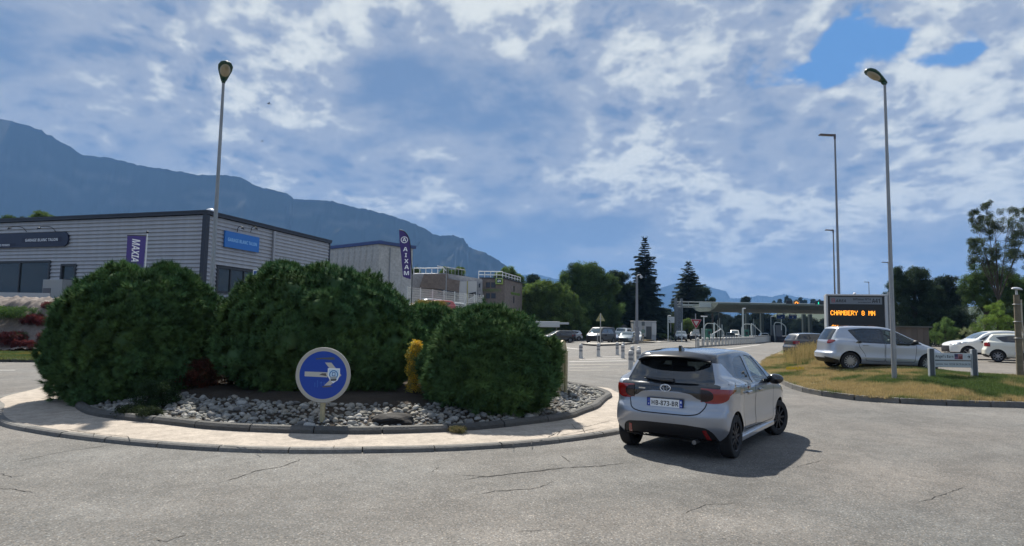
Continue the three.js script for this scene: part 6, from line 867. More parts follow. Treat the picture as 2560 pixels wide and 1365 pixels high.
// --- the silver hatchback in front ---
{
  const L = 3.94, s = {
    L, low: 0.2, k: 0.02, cell: 0.034, tumble: 0.34, crown: 0.045, cr: 0.17, cf: 0.3, ends: 0.06, waist: 0.02,
    top: [[-0.2, 1.2], [0.1, 1.36], [0.3, 1.42], [0.8, 1.475], [1.5, 1.5], [2.0, 1.475], [2.3, 1.4], [2.65, 1.22], [3.0, 1.0], [3.15, 0.95], [3.5, 0.88], [3.8, 0.74], [4.0, 0.6]],
    wid: [[-0.2, 0.72], [0, 0.78], [0.2, 0.84], [0.45, 0.872], [0.7, 0.872], [1.1, 0.845], [1.6, 0.838], [2.2, 0.84], [2.8, 0.858], [3.15, 0.872], [3.5, 0.84], [3.8, 0.74], [3.95, 0.62]],
    belt: [[-0.2, 1.04], [0.3, 1.03], [0.9, 0.98], [1.5, 0.94], [2.4, 0.93], [2.9, 0.92], [3.4, 0.86], [3.94, 0.6]],
    shoulder: [[-0.2, 0.13], [0.35, 0.15], [0.7, 0.13], [1.1, 0.06], [1.6, 0.035], [2.3, 0.03], [3, 0.04], [4, 0.05]],
    rear: [[0.15, 0.24], [0.3, 0.1], [0.45, 0.015], [0.58, 0.0], [0.66, 0.02], [0.72, 0.07], [0.8, 0.085], [0.9, 0.075], [0.98, 0.095], [1.04, 0.17], [1.2, 0.29], [1.36, 0.42], [1.5, 0.54]],
    front: [[0.15, 0.2], [0.3, 0.05], [0.45, 0.0], [0.6, 0.02], [0.75, 0.12], [0.9, 0.4], [1.1, 0.9], [1.6, 2]],
    wheel: { x: [0.6, 3.16], R: 0.3, w: 0.185, track: 0.845, arch: 0.35, spokes: 10, style: 'dark' }, seat: 1.9, mirror: [2.5, 1.0, 0.88],
  };
  const lampR = [[0.5, 0.95], [0.62, 0.968], [0.74, 0.97], [0.83, 0.95], [0.83, 0.84], [0.76, 0.785], [0.64, 0.77], [0.54, 0.79]], mir = (P) => P.map(([z, y]) => [-z, y]).reverse();
  s.cuts = [
    // roof and pillars painted black, then the glass
    ['roof_panel', 'side', rounded([[0.06, 1.9], [0.06, 1.30], [0.40, 1.315], [0.62, 1.30], [0.80, 1.16], [0.98, 1.03], [1.15, 0.985], [1.5, 0.965], [2.3, 0.945], [2.75, 0.94], [2.98, 0.97], [2.65, 1.22], [2.3, 1.9]], 0.05), 'all', mGlossBlack, 0],
    ['rear_window', 'end', rounded([[-0.66, 1.02], [0.66, 1.02], [0.56, 1.31], [0.5, 1.345], [-0.5, 1.345], [-0.56, 1.31]], 0.05), 'rear', mTint, 0.004],
    ['rear_window', 'end', rounded([[-0.62, 1.03], [0.62, 1.03], [0.53, 1.31], [0.48, 1.345], [-0.48, 1.345], [-0.53, 1.31]], 0.05), 'rear', mTint, 0.004, 0, 'roof_panel'],
    ['rear_door_window', 'side', rounded([[1.0, 1.08], [1.22, 1.005], [1.62, 0.985], [1.56, 1.40], [1.2, 1.375], [1.02, 1.3]], 0.05), 'both', mTint, 0.006, 0, 'roof_panel'],
    ['front_door_window', 'side', rounded([[1.74, 0.985], [2.62, 0.975], [2.42, 1.15], [2.1, 1.37], [1.7, 1.405]], 0.05), 'both', mClear, 0.006, 0, 'roof_panel'],
    ['windscreen', 'end', rounded([[-0.66, 1.0], [0.66, 1.0], [0.54, 1.42], [-0.54, 1.42]], 0.06), 'front', mClear, 0.003, 0, 'roof_panel'],
    ['tail_lamp', 'end', smoothPoly(lampR, 4), 'rear', mLampRed, -0.004], ['tail_lamp', 'end', smoothPoly(mir(lampR), 4), 'rear', mLampRed, -0.004],
    ['tail_lamp', 'side', smoothPoly([[-0.05, 0.97], [0.22, 0.968], [0.54, 0.945], [0.36, 0.905], [0.24, 0.85], [0.15, 0.80], [-0.05, 0.765]], 4), 'both', mLampRed, -0.004],
    ['lamp_lens', 'end', rounded([[0.42, 0.965], [0.6, 0.95], [0.66, 0.9], [0.65, 0.83], [0.58, 0.795], [0.5, 0.79]], 0.03), 'rear', mLampInk, -0.006, 0, 'tail_lamp'], ['lamp_lens', 'end', rounded(mir([[0.42, 0.965], [0.6, 0.95], [0.66, 0.9], [0.65, 0.83], [0.58, 0.795], [0.5, 0.79]]), 0.03), 'rear', mLampInk, -0.006, 0, 'tail_lamp'],
    ['tailgate_trim', 'end', rounded([[-0.74, 1.01], [-0.66, 1.028], [0.66, 1.028], [0.74, 1.01], [0.72, 0.90], [0.56, 0.80], [0.46, 0.82], [0.36, 0.885], [0.2, 0.91], [-0.2, 0.91], [-0.36, 0.885], [-0.46, 0.82], [-0.56, 0.80], [-0.72, 0.90]], 0.03), 'rear', mGlossBlack, 0.002],
    ['tailgate', 'end', rounded([[-0.58, 0.99], [0.58, 0.99], [0.57, 0.74], [0.5, 0.63], [0.36, 0.6], [-0.36, 0.6], [-0.5, 0.63], [-0.57, 0.74]], 0.08), 'rear', 'paint', 0, 0.016],
    ['lower_bumper', 'end', rounded([[-0.78, 0.1], [-0.66, 0.38], [-0.58, 0.445], [-0.3, 0.47], [0.3, 0.47], [0.58, 0.445], [0.66, 0.38], [0.78, 0.1]], 0.06), 'rear', mTrim, 0.012],
    ['bumper_reflector', 'end', rounded([[-0.62, 0.26], [-0.56, 0.26], [-0.52, 0.40], [-0.57, 0.41]], 0.01), 'rear', mLampRed, 0.008, 0, 'lower_bumper'], ['bumper_reflector', 'end', rounded([[0.56, 0.26], [0.62, 0.26], [0.57, 0.41], [0.52, 0.40]], 0.01), 'rear', mLampRed, 0.008, 0, 'lower_bumper'],
    ['rear_door', 'side', rounded([[1.05, 0.99], [1.0, 0.78], [1.02, 0.6], [1.08, 0.34], [1.66, 0.33], [1.68, 0.98]], 0.04), 'both', 'paint', 0, 0.011],
    ['front_door', 'side', rounded([[1.7, 0.98], [1.68, 0.33], [2.68, 0.33], [2.74, 0.6], [2.72, 0.95]], 0.04), 'both', 'paint', 0, 0.011],
    ['head_lamp', 'end', smoothPoly([[0.42, 0.66], [0.8, 0.8], [0.8, 0.7], [0.5, 0.6]], 4), 'front', mLampClear, 0], ['head_lamp', 'end', smoothPoly(mir([[0.42, 0.66], [0.8, 0.8], [0.8, 0.7], [0.5, 0.6]]), 4), 'front', mLampClear, 0],
    ['front_grille', 'end', rounded([[-0.62, 0.28], [0.62, 0.28], [0.4, 0.52], [-0.4, 0.52]], 0.05), 'front', mTrim, 0.01],
  ];
  const th = 0.6186, pos = [2.17, 0, -9.06], silver = flake([0.35, 0.375, 0.42], 0.62, 0.3);
  const t = buildCar('silver_hatchback', 'silver hatchback with black roof driving round the roundabout, seen from behind', 'car', s, silver, pos, th, { steer: -0.32, mirror: mGlossBlack });
  const f = carField(s), onRearX = (y, z) => { let x = -0.3; for (let i = 0; i < 60; i++) { const d = f(x, y, z); x += d * 0.8; if (Math.abs(d) < 1e-4) break; } return x; };
  // spoiler over the rear window
  { const pts = []; for (let i = 0; i <= 14; i++) { const z = lerp(-0.545, 0.545, i / 14), e = Math.abs(z) / 0.545; pts.push([z, e]); }
    const p = [], idx = [], prof = [[0.62, 1.462], [0.42, 1.447], [0.25, 1.418], [0.2, 1.398], [0.205, 1.378], [0.3, 1.375], [0.46, 1.372]]; for (const [z, e] of pts) for (const [x, y] of prof) p.push(x + 0.17 * e ** 3 * (x < 0.5 ? 1 : 0.2), y - 0.036 * e * e - 0.035 * e ** 6, z); const K = prof.length; for (let i = 0; i < 14; i++) for (let k = 0; k < K - 1; k++) { const a = i * K + k; idx.push(a, a + K, a + 1, a + 1, a + K, a + K + 1); } for (const i of [0, 14]) for (let k = 1; k < K - 1; k++) idx.push(i * K, i * K + k, i * K + k + 1);
    const g = new THREE.BufferGeometry(); g.setAttribute('position', new THREE.Float32BufferAttribute(p, 3)); g.setIndex(idx); g.computeVertexNormals(); part('spoiler', g, M([0.006, 0.007, 0.01], 0.35, { physical: true, specularIntensity: 0.4, side: THREE.DoubleSide }), t); }
  { const y = 0.735, x = onRearX(y, 0), sl = Math.atan2(onRearX(y + 0.05, 0) - onRearX(y - 0.05, 0), 0.1); }
  { const y = 0.745, x = Math.min(onRearX(y - 0.05, 0), onRearX(y + 0.05, 0), onRearX(y, 0.25)); plate('HB-873-BR', t, x - 0.006, y, -Math.PI / 2, 0); part('plate_holder', rbox(0.012, 0.13, 0.54, 0.004, x + 0.004, y, 0), mTrim, t); }
  { const y = 0.952, x = onRearX(y, 0) - 0.012, e = [[0.075, 0.05, 0, 0], [0.026, 0.043, 0, 0], [0.058, 0.02, 0, 0.017]].map(([a, b, z, dy]) => { const q = new THREE.TorusGeometry(1, 0.12, 8, 40); q.scale(a, b, 0.05); q.applyMatrix4(new THREE.Matrix4().makeRotationY(-Math.PI / 2)); return q.translate(x, y + dy, z); }); part('emblem', e, mChrome, t); }
  part('hybrid_badge', box(0.006, 0.018, 0.1, onRearX(0.93, -0.36) - 0.004, 0.93, -0.36), mChrome, t);
  { const z0 = -0.02, y = 1.045, x = onRearX(y, z0); part('wiper', [bar(V3(x - 0.03, y, 0.02), V3(onRearX(1.075, -0.34) - 0.025, 1.075, -0.34), 0.016, 0.009), rbox(0.09, 0.05, 0.2, 0.02, x - 0.01, y + 0.012, 0.0), bar(V3(onRearX(1.07, -0.05) - 0.02, 1.068, -0.05), V3(onRearX(1.085, -0.38) - 0.02, 1.085, -0.38), 0.009, 0.009)], mGlossBlack, t); }
  part('roof_aerial', extrude([[0, 0], [0.16, 0], [0.13, 0.02], [0.02, 0.075], [0, 0.07]], 0.03, 0.008).translate(0.66, 1.462, -0.015), mGlossBlack, t);
  for (const sd of [1, -1]) { for (const x of [1.16, 1.82]) { const zz = (() => { let z = 1.1; for (let i = 0; i < 60; i++) z -= f(x + 0.1, 0.87, z) * 0.8; return z; })(); part('door_handle', rbox(0.2, 0.035, 0.035, 0.014, x + 0.1, 0.875, sd * (zz + 0.022)), silver, t); }
    part('side_skirt', rbox(1.95, 0.09, 0.07, 0.025, 1.88, 0.235, sd * 0.79, 0, 0, 0.012), silver, t); }
  part('exhaust', [cyl(0.03, 0.03, 0.3, 0.2, 0.24, 0.42, 12, 0, 0, Math.PI / 2), rbox(0.4, 0.12, 0.3, 0.05, 0.45, 0.26, 0.3), rbox(0.25, 0.1, 0.9, 0.04, 0.62, 0.24, 0)], M([0.2, 0.2, 0.2], 0.4, { metalness: 0.8 }), t);
  part('rear_bench', [rbox(0.2, 0.5, 1.2, 0.06, 0.98, 0.86, 0, 0, 0, 0.25), rbox(0.1, 0.16, 0.24, 0.04, 0.9, 1.16, 0.34), rbox(0.1, 0.16, 0.24, 0.04, 0.9, 1.16, -0.34)], mCabinG, t);
  part('dashboard', rbox(0.4, 0.3, 1.3, 0.08, 2.75, 0.82, 0), mCabin, t);
}
// --- the silver people carrier on the grass ---
const wheelPlain = (x, R, track, o = {}) => ({ x, R, w: 0.21, track, ...o });
{
  const L = 4.37, s = {
    L, low: 0.22, k: 0.022, cell: 0.045, tumble: 0.28, crown: 0.05, cr: 0.16, cf: 0.34, ends: 0.06,
    top: [[-0.2, 1.45], [0.15, 1.53], [0.5, 1.585], [1.2, 1.63], [1.9, 1.635], [2.4, 1.575], [2.8, 1.43], [3.25, 1.17], [3.5, 1.06], [3.85, 0.96], [4.15, 0.82], [4.4, 0.66]],
    wid: [[-0.2, 0.76], [0, 0.83], [0.3, 0.885], [0.7, 0.912], [1.2, 0.905], [2.2, 0.9], [3.0, 0.91], [3.5, 0.915], [3.9, 0.85], [4.2, 0.72], [4.4, 0.55]],
    belt: [[-0.2, 1.05], [0.5, 1.06], [1.2, 1.02], [2.2, 0.99], [3.0, 0.97], [3.6, 0.9], [4.37, 0.6]],
    shoulder: [[-0.2, 0.09], [0.5, 0.1], [1.1, 0.05], [2, 0.035], [3, 0.04], [4.4, 0.05]],
    rear: [[0.15, 0.22], [0.3, 0.08], [0.45, 0.0], [0.58, 0.0], [0.68, 0.08], [0.85, 0.1], [1.0, 0.11], [1.2, 0.2], [1.45, 0.36], [1.6, 0.46]],
    front: [[0.15, 0.2], [0.3, 0.05], [0.5, 0.0], [0.65, 0.06], [0.8, 0.2], [0.95, 0.5], [1.2, 1.1], [1.7, 2.2]],
    wheel: wheelPlain([0.82, 3.52], 0.325, 0.895, { arch: 0.385, spokes: 7, style: 'twin' }), seat: 2.1, mirror: [3.02, 1.08, 0.94],
  };
  const w1 = rounded([[0.92, 1.42], [1.22, 1.07], [1.95, 1.045], [1.93, 1.51], [1.3, 1.5]], 0.05), w2 = rounded([[2.03, 1.045], [2.58, 1.035], [2.38, 1.40], [2.01, 1.50]], 0.04), w3 = rounded([[2.68, 1.035], [3.16, 1.03], [2.75, 1.3], [2.5, 1.385]], 0.03);
  s.cuts = [
    ['window_frame', 'side', rounded([[0.78, 1.47], [1.12, 1.03], [2, 1.0], [3.32, 0.99], [2.8, 1.33], [2.4, 1.47], [1.9, 1.54], [1.3, 1.54]], 0.06), 'both', mGlossBlack, 0.002],
    ['rear_door_window', 'side', w1, 'both', mTint, 0.005, 0, 'window_frame'], ['front_door_window', 'side', w2, 'both', mClear, 0.005, 0, 'window_frame'], ['quarter_window', 'side', w3, 'both', mClear, 0.005, 0, 'window_frame'],
    ['rear_window', 'end', rounded([[-0.66, 1.08], [0.66, 1.08], [0.6, 1.5], [-0.6, 1.5]], 0.06), 'rear', mTint, 0.003],
    ['windscreen', 'end', rounded([[-0.74, 1.06], [0.74, 1.06], [0.6, 1.54], [-0.6, 1.54]], 0.06), 'front', mClear, 0.003],
    ['tail_lamp', 'side', rounded([[-0.05, 0.95], [0.2, 0.95], [0.33, 1.06], [0.26, 1.1], [-0.05, 1.06]], 0.03), 'both', M([0.2, 0.02, 0.02], 0.15, { physical: true, clearcoat: 1 }), -0.003],
    ['tail_lamp_lens', 'side', rounded([[0.12, 1.08], [0.3, 1.1], [0.39, 1.2], [0.41, 1.42], [0.35, 1.43]], 0.03), 'both', mLampClear, -0.003],
    ['rear_door', 'side', rounded([[1.1, 1.02], [1.14, 0.85], [1.32, 0.6], [1.36, 0.36], [2.0, 0.34], [2.02, 1.0]], 0.05), 'both', 'paint', 0, 0.014],
    ['front_door', 'side', rounded([[2.05, 1.0], [2.03, 0.34], [3.02, 0.35], [3.08, 0.7], [3.1, 0.98]], 0.05), 'both', 'paint', 0, 0.014],
    ['lower_bumper', 'side', rounded([[-0.1, 0.5], [0.42, 0.36], [0.45, 0.1], [-0.1, 0.1]], 0.03), 'both', mTrim, 0.004], ['lower_bumper', 'end', rounded([[-0.9, 0.1], [-0.8, 0.42], [0.8, 0.42], [0.9, 0.1]], 0.03), 'rear', mTrim, 0.004],
    ['head_lamp', 'side', rounded([[3.72, 0.93], [3.95, 0.86], [4.3, 0.72], [4.3, 0.66], [4.05, 0.72]], 0.03), 'both', mLampDark, -0.003],
    ['front_splitter', 'side', [[3.95, 0.33], [4.5, 0.33], [4.5, 0.1], [3.95, 0.1]], 'all', mTrim, 0],
  ];
  const silver = flake([0.44, 0.47, 0.53], 0.5, 0.32), a = at(2062, 900, 22.9), yaw = 1.68;
  const rearPos = V3(at(2045, 880, 24.3).x, 0.43, -24.3);
  const t = buildCar('silver_people_carrier', 'silver people carrier parked on the grass verge beside the display board', 'car', s, silver, rearPos, yaw);
  t.rotation.z = -0.012;
  for (const sd of [1, -1]) { for (const x of [1.25, 2.2]) part('door_handle', rbox(0.22, 0.04, 0.04, 0.016, x + 0.1, 0.93, sd * 0.918), silver, t); part('door_strip', rbox(0.8, 0.05, 0.02, 0.008, 1.62, 0.48, sd * 0.895), silver, t); part('door_strip', rbox(0.95, 0.05, 0.02, 0.008, 2.55, 0.48, sd * 0.9), silver, t); }
}
// --- shapes of the other cars ---
const shapes = {
  hatch: { L: 4.05, low: 0.2, tumble: 0.33, crown: 0.05, cr: 0.16, cf: 0.3, ends: 0.05, top: [[-0.2, 1.25], [0.15, 1.38], [0.5, 1.44], [1.3, 1.48], [1.9, 1.46], [2.3, 1.36], [2.9, 1.06], [3.15, 0.97], [3.6, 0.87], [3.9, 0.74], [4.1, 0.6]], wid: [[-0.2, 0.74], [0, 0.8], [0.4, 0.86], [1, 0.865], [2.2, 0.86], [3.1, 0.865], [3.6, 0.81], [3.9, 0.7], [4.1, 0.55]], belt: [[-0.2, 1.0], [1, 0.97], [2.4, 0.93], [3.3, 0.87], [4.1, 0.6]], shoulder: [[-0.2, 0.08], [0.6, 0.09], [1.2, 0.04], [4.1, 0.04]], rear: [[0.15, 0.2], [0.4, 0.0], [0.6, 0.0], [0.75, 0.08], [0.98, 0.1], [1.2, 0.24], [1.45, 0.45]], front: [[0.15, 0.18], [0.4, 0], [0.6, 0.03], [0.8, 0.16], [0.95, 0.5], [1.6, 2]], wheel: wheelPlain([0.68, 3.2], 0.305, 0.85, { arch: 0.355, spokes: 8 }) },
  suv: { L: 4.35, low: 0.26, tumble: 0.3, crown: 0.05, cr: 0.15, cf: 0.26, ends: 0.06, top: [[-0.2, 1.45], [0.15, 1.55], [0.6, 1.61], [1.5, 1.65], [2.1, 1.6], [2.5, 1.48], [3.0, 1.18], [3.25, 1.1], [3.8, 1.02], [4.15, 0.9], [4.4, 0.75]], wid: [[-0.2, 0.78], [0, 0.84], [0.4, 0.905], [1, 0.91], [2.4, 0.905], [3.4, 0.91], [3.9, 0.86], [4.2, 0.74], [4.4, 0.6]], belt: [[-0.2, 1.1], [1, 1.08], [2.5, 1.05], [3.5, 0.99], [4.4, 0.7]], shoulder: [[-0.2, 0.08], [0.6, 0.09], [1.2, 0.04], [4.4, 0.04]], rear: [[0.15, 0.2], [0.45, 0.0], [0.7, 0.0], [0.85, 0.06], [1.1, 0.1], [1.35, 0.25], [1.6, 0.45]], front: [[0.15, 0.18], [0.45, 0], [0.7, 0.02], [0.9, 0.1], [1.05, 0.4], [1.8, 2]], wheel: wheelPlain([0.8, 3.45], 0.35, 0.9, { arch: 0.41, spokes: 5 }) },
  van: { L: 5.0, low: 0.26, tumble: 0.16, crown: 0.05, cr: 0.08, cf: 0.26, ends: 0.05, top: [[-0.2, 1.88], [0.1, 1.93], [1, 1.96], [3.0, 1.95], [3.5, 1.88], [3.9, 1.62], [4.3, 1.24], [4.55, 1.12], [4.85, 0.98], [5.1, 0.8]], wid: [[-0.2, 0.9], [0, 0.93], [0.5, 0.95], [3, 0.955], [4.2, 0.94], [4.7, 0.85], [5.05, 0.7]], belt: [[-0.2, 1.15], [2, 1.13], [4, 1.08], [4.6, 1.0], [5, 0.8]], shoulder: [[-0.2, 0.04], [2, 0.04], [5, 0.04]], rear: [[0.15, 0.12], [0.4, 0.0], [0.6, 0.02], [1.0, 0.04], [1.5, 0.1], [1.95, 0.22]], front: [[0.15, 0.16], [0.4, 0], [0.7, 0.01], [0.9, 0.06], [1.1, 0.28], [1.3, 0.62], [1.95, 1.6]], wheel: wheelPlain([0.95, 4.05], 0.34, 0.94, { arch: 0.39, spokes: 6 }) },
};
function stockCuts(s, o = {}) {   // outlines for a plain car of this profile
  const b = spline(s.belt), T = spline(s.top), L = s.L, roofX = s.top.filter((p) => p[0] > 0.1 && p[1] > Math.max(...s.top.map((q) => q[1])) - 0.1).map((p) => p[0]), rx0 = roofX[0], rx1 = roofX[roofX.length - 1];
  const bx = o.bx ?? rx0 + 0.42, ex = o.ex ?? rx1 + 0.82, mid = (bx + ex) / 2, yb = (x) => b(x) + 0.05, yt = (x) => T(x) - (o.drop ?? 0.13), ls = [[-1, 1].map((k) => 0)];
  const W = rounded([[rx0 + 0.1, yt(rx0 + 0.2) - 0.06], [bx, yb(bx)], [ex, yb(ex)], [rx1 + 0.1, yt(rx1 + 0.1)], [(rx0 + rx1) / 2, yt((rx0 + rx1) / 2)]], 0.07), d = b(0), h = s.rear, lampY = o.lampY ?? d - 0.12;
  const fl = T(L - 0.45);
  return [
    ['side_window', 'side', W, 'both', o.glass ?? mShade, 0.003],
    ['window_pillar', 'side', [[mid - 0.04, 0.8], [mid + 0.05, 0.8], [mid + 0.02, 2.2], [mid - 0.07, 2.2]], 'both', mTrim, 0.001, 0, 'side_window'],
    ['rear_window', 'end', rounded([[-0.6, d + 0.08], [0.6, d + 0.08], [0.52, T(0.5) - 0.12], [-0.52, T(0.5) - 0.12]], 0.06), 'rear', mShade, 0.003],
    ['windscreen', 'end', rounded([[-0.7, b(ex) + 0.12], [0.7, b(ex) + 0.12], [0.58, T(rx1) - 0.06], [-0.58, T(rx1) - 0.06]], 0.06), 'front', o.screen ?? M([0.06, 0.08, 0.085], 0.03, { physical: true, clearcoat: 1 }), 0.003],
    ['tail_lamp', 'end', rounded([[0.5, lampY + 0.1], [0.95, lampY + 0.12], [0.95, lampY - 0.1], [0.58, lampY - 0.08]], 0.04), 'rear', mLampRed, -0.003], ['tail_lamp', 'end', rounded([[-0.5, lampY + 0.1], [-0.58, lampY - 0.08], [-0.95, lampY - 0.1], [-0.95, lampY + 0.12]], 0.04), 'rear', mLampRed, -0.003],
    ['tail_lamp', 'side', rounded([[-0.05, lampY + 0.11], [0.4, lampY + 0.09], [0.3, lampY - 0.04], [-0.05, lampY - 0.1]], 0.03), 'both', mLampRed, -0.003],
    ['head_lamp', 'end', rounded([[0.42, fl - 0.14], [0.9, fl - 0.02], [0.9, fl - 0.16], [0.5, fl - 0.22]], 0.03), 'front', mLampClear, -0.002], ['head_lamp', 'end', rounded([[-0.42, fl - 0.14], [-0.5, fl - 0.22], [-0.9, fl - 0.16], [-0.9, fl - 0.02]], 0.03), 'front', mLampClear, -0.002],
    ['front_grille', 'end', rounded([[-0.55, 0.28], [0.55, 0.28], [0.5, fl - 0.26], [-0.5, fl - 0.26]], 0.05), 'front', mTrim, 0.006],
    ['lower_bumper', 'end', rounded([[-0.95, 0.05], [-0.8, s.low + 0.2], [0.8, s.low + 0.2], [0.95, 0.05]], 0.04), 'rear', mTrim, 0.004],
    ['sill', 'side', [[-0.2, 0.05], [L + 0.2, 0.05], [L + 0.2, s.low + (o.clad ?? 0.05)], [-0.2, s.low + (o.clad ?? 0.05)]], 'both', mTrim, 0.002],
  ];
}
for (const k of Object.keys(shapes)) { const s = shapes[k]; s.k = 0.024; s.cell = 0.075; s.cuts = stockCuts(s, k === 'van' ? { bx: 0.75, ex: 4.1, drop: 0.2, lampY: 1.0 } : k === 'suv' ? { clad: 0.12 } : {}); }
function lot(shape, name, label, paint, px, depth, heading, o = {}) {   // heading: 0 shows the tail, PI the nose
  const s = shapes[shape], q = o.at ?? at(px, 800, depth), y = o.y ?? 0, c = Math.cos(heading), sn = Math.sin(heading), mid = s.L / 2;
  return buildCar(name, label, o.cat ?? (shape === 'van' ? 'van' : 'car'), s, paint, [q.x - sn * mid, y, -depth + c * mid], heading, { key: shape, ...o });
}
const P = { grey: flake([0.04, 0.043, 0.048], 0.3, 0.4), dark: flake([0.02, 0.022, 0.026], 0.3), black: flake([0.008, 0.008, 0.01], 0.2), white: flake([0.78, 0.78, 0.74], 0.0, 0.35), cream: flake([0.72, 0.7, 0.6], 0.0, 0.35), blue: flake([0.05, 0.09, 0.17], 0.4), slate: flake([0.16, 0.19, 0.2], 0.5), red: flake([0.42, 0.05, 0.045], 0.1), silver: flake([0.4, 0.42, 0.44], 0.5), vanGrey: M([0.035, 0.038, 0.043], 0.4, { metalness: 0.2 }) };
{
  const Y = LOT_Y;
  lot('hatch', 'dark_hatchback', 'dark grey hatchback with lit red tail lamp parked behind the tall dry grass', P.grey, 2045, 39, 1.5, { y: 0.25 });
  lot('hatch', 'black_hatchback', 'dark car tail tucked between the grey hatchback and the silver people carrier', P.dark, 2172, 31, 1.55, { y: 0.4 });
  lot('suv', 'white_crossover', 'white crossover with its nose to the left behind the directional sign', P.white, 2462, 36.5, -1.35, { y: Y });
  lot('hatch', 'white_hatchback', 'cream white hatchback with red tail lamp facing right by the wooden pole', P.cream, 2572, 32.5, 2.2, { y: Y });
  { const t = lot('hatch', 'black_car', 'black car nose with number plate cut by the right picture edge', P.black, 2672, 29.2, -1.25, { y: Y }); plate('CZ-418-KL', t, shapes.hatch.L + 0.012, 0.52, Math.PI / 2); }
  // left car park, on the far side of the ring
  const near = 78;
  lot('van', 'grey_van', 'dark grey van facing the road in the row of parked vehicles', P.vanGrey, 1502, 76, Math.PI + 0.6);
  lot('hatch', 'blue_car', 'blue car parked right beside the dark grey van', P.blue, 1545, 80, Math.PI + 0.5, {});
  lot('hatch', 'grey_car', 'grey green car facing the road right of the blue car', P.slate, 1569, 79, Math.PI + 0.4);
  lot('van', 'white_van', 'white van roof showing behind the grey green car', P.white, 1558, 92, Math.PI + 0.4);
  lot('hatch', 'white_car', 'white car parked right of the grey green car at the lamp pole', P.white, 1590, 84, Math.PI + 0.3);
  lot('hatch', 'black_car', 'dark car with sloping rear nearest the low pine bush in the left row', P.dark, 1393, 76, -1.9);
  lot('hatch', 'grey_car', 'grey car behind the dark one in the left row', P.grey, 1402, 82, -1.85);
  lot('hatch', 'white_car', 'white car with one wheel showing in the left row', P.silver, 1420, 88, -1.8);
  lot('suv', 'black_car', 'black car in shade at the back of the left row', P.black, 1437, 98, -2.2);
  lot('suv', 'black_car', 'black car in shade left of the dark grey van', P.dark, 1458, 100, -2.3);
  lot('suv', 'black_car', 'second black car in shade touching the dark grey van', P.black, 1476, 102, 2.6);
  // at the toll
  { const t = lot('suv', 'grey_crossover', 'grey crossover driving towards the roundabout from the toll', P.slate, 1702, 99, Math.PI + 0.24, { clad: 1 }); plate('GA-204-VT', t, shapes.suv.L + 0.012, 0.62, Math.PI / 2); }
  lot('suv', 'dark_suv', 'dark car waiting behind the yield sign', P.dark, 1738, 112, Math.PI + 0.3);
  lot('van', 'camper_van', 'white camper coming through the toll lane', P.white, 1836, 128, Math.PI + 0.32);
  lot('hatch', 'silver_car', 'silver car in front of the white camper at the toll', P.silver, 1826, 112, Math.PI + 0.3);
  lot('hatch', 'white_car', 'white car driving away towards the toll right of the dark cabin', P.white, 1908, 118, 0.25);
  // behind the wire fence
  const yT = TER - 0.1;
  lot('hatch', 'silver_car', 'pale car behind the wire fence beside the red car', P.silver, 1058, 55, -2.2, { y: yT - 0.1 });
  lot('hatch', 'red_car', 'faded red car behind the wire fence', P.red, 1080, 52, -2.0, { y: yT - 0.35 });
  lot('hatch', 'white_car', 'white car farther along behind the wire fence', P.white, 1120, 60, -2.3, { y: yT - 0.2 });
}
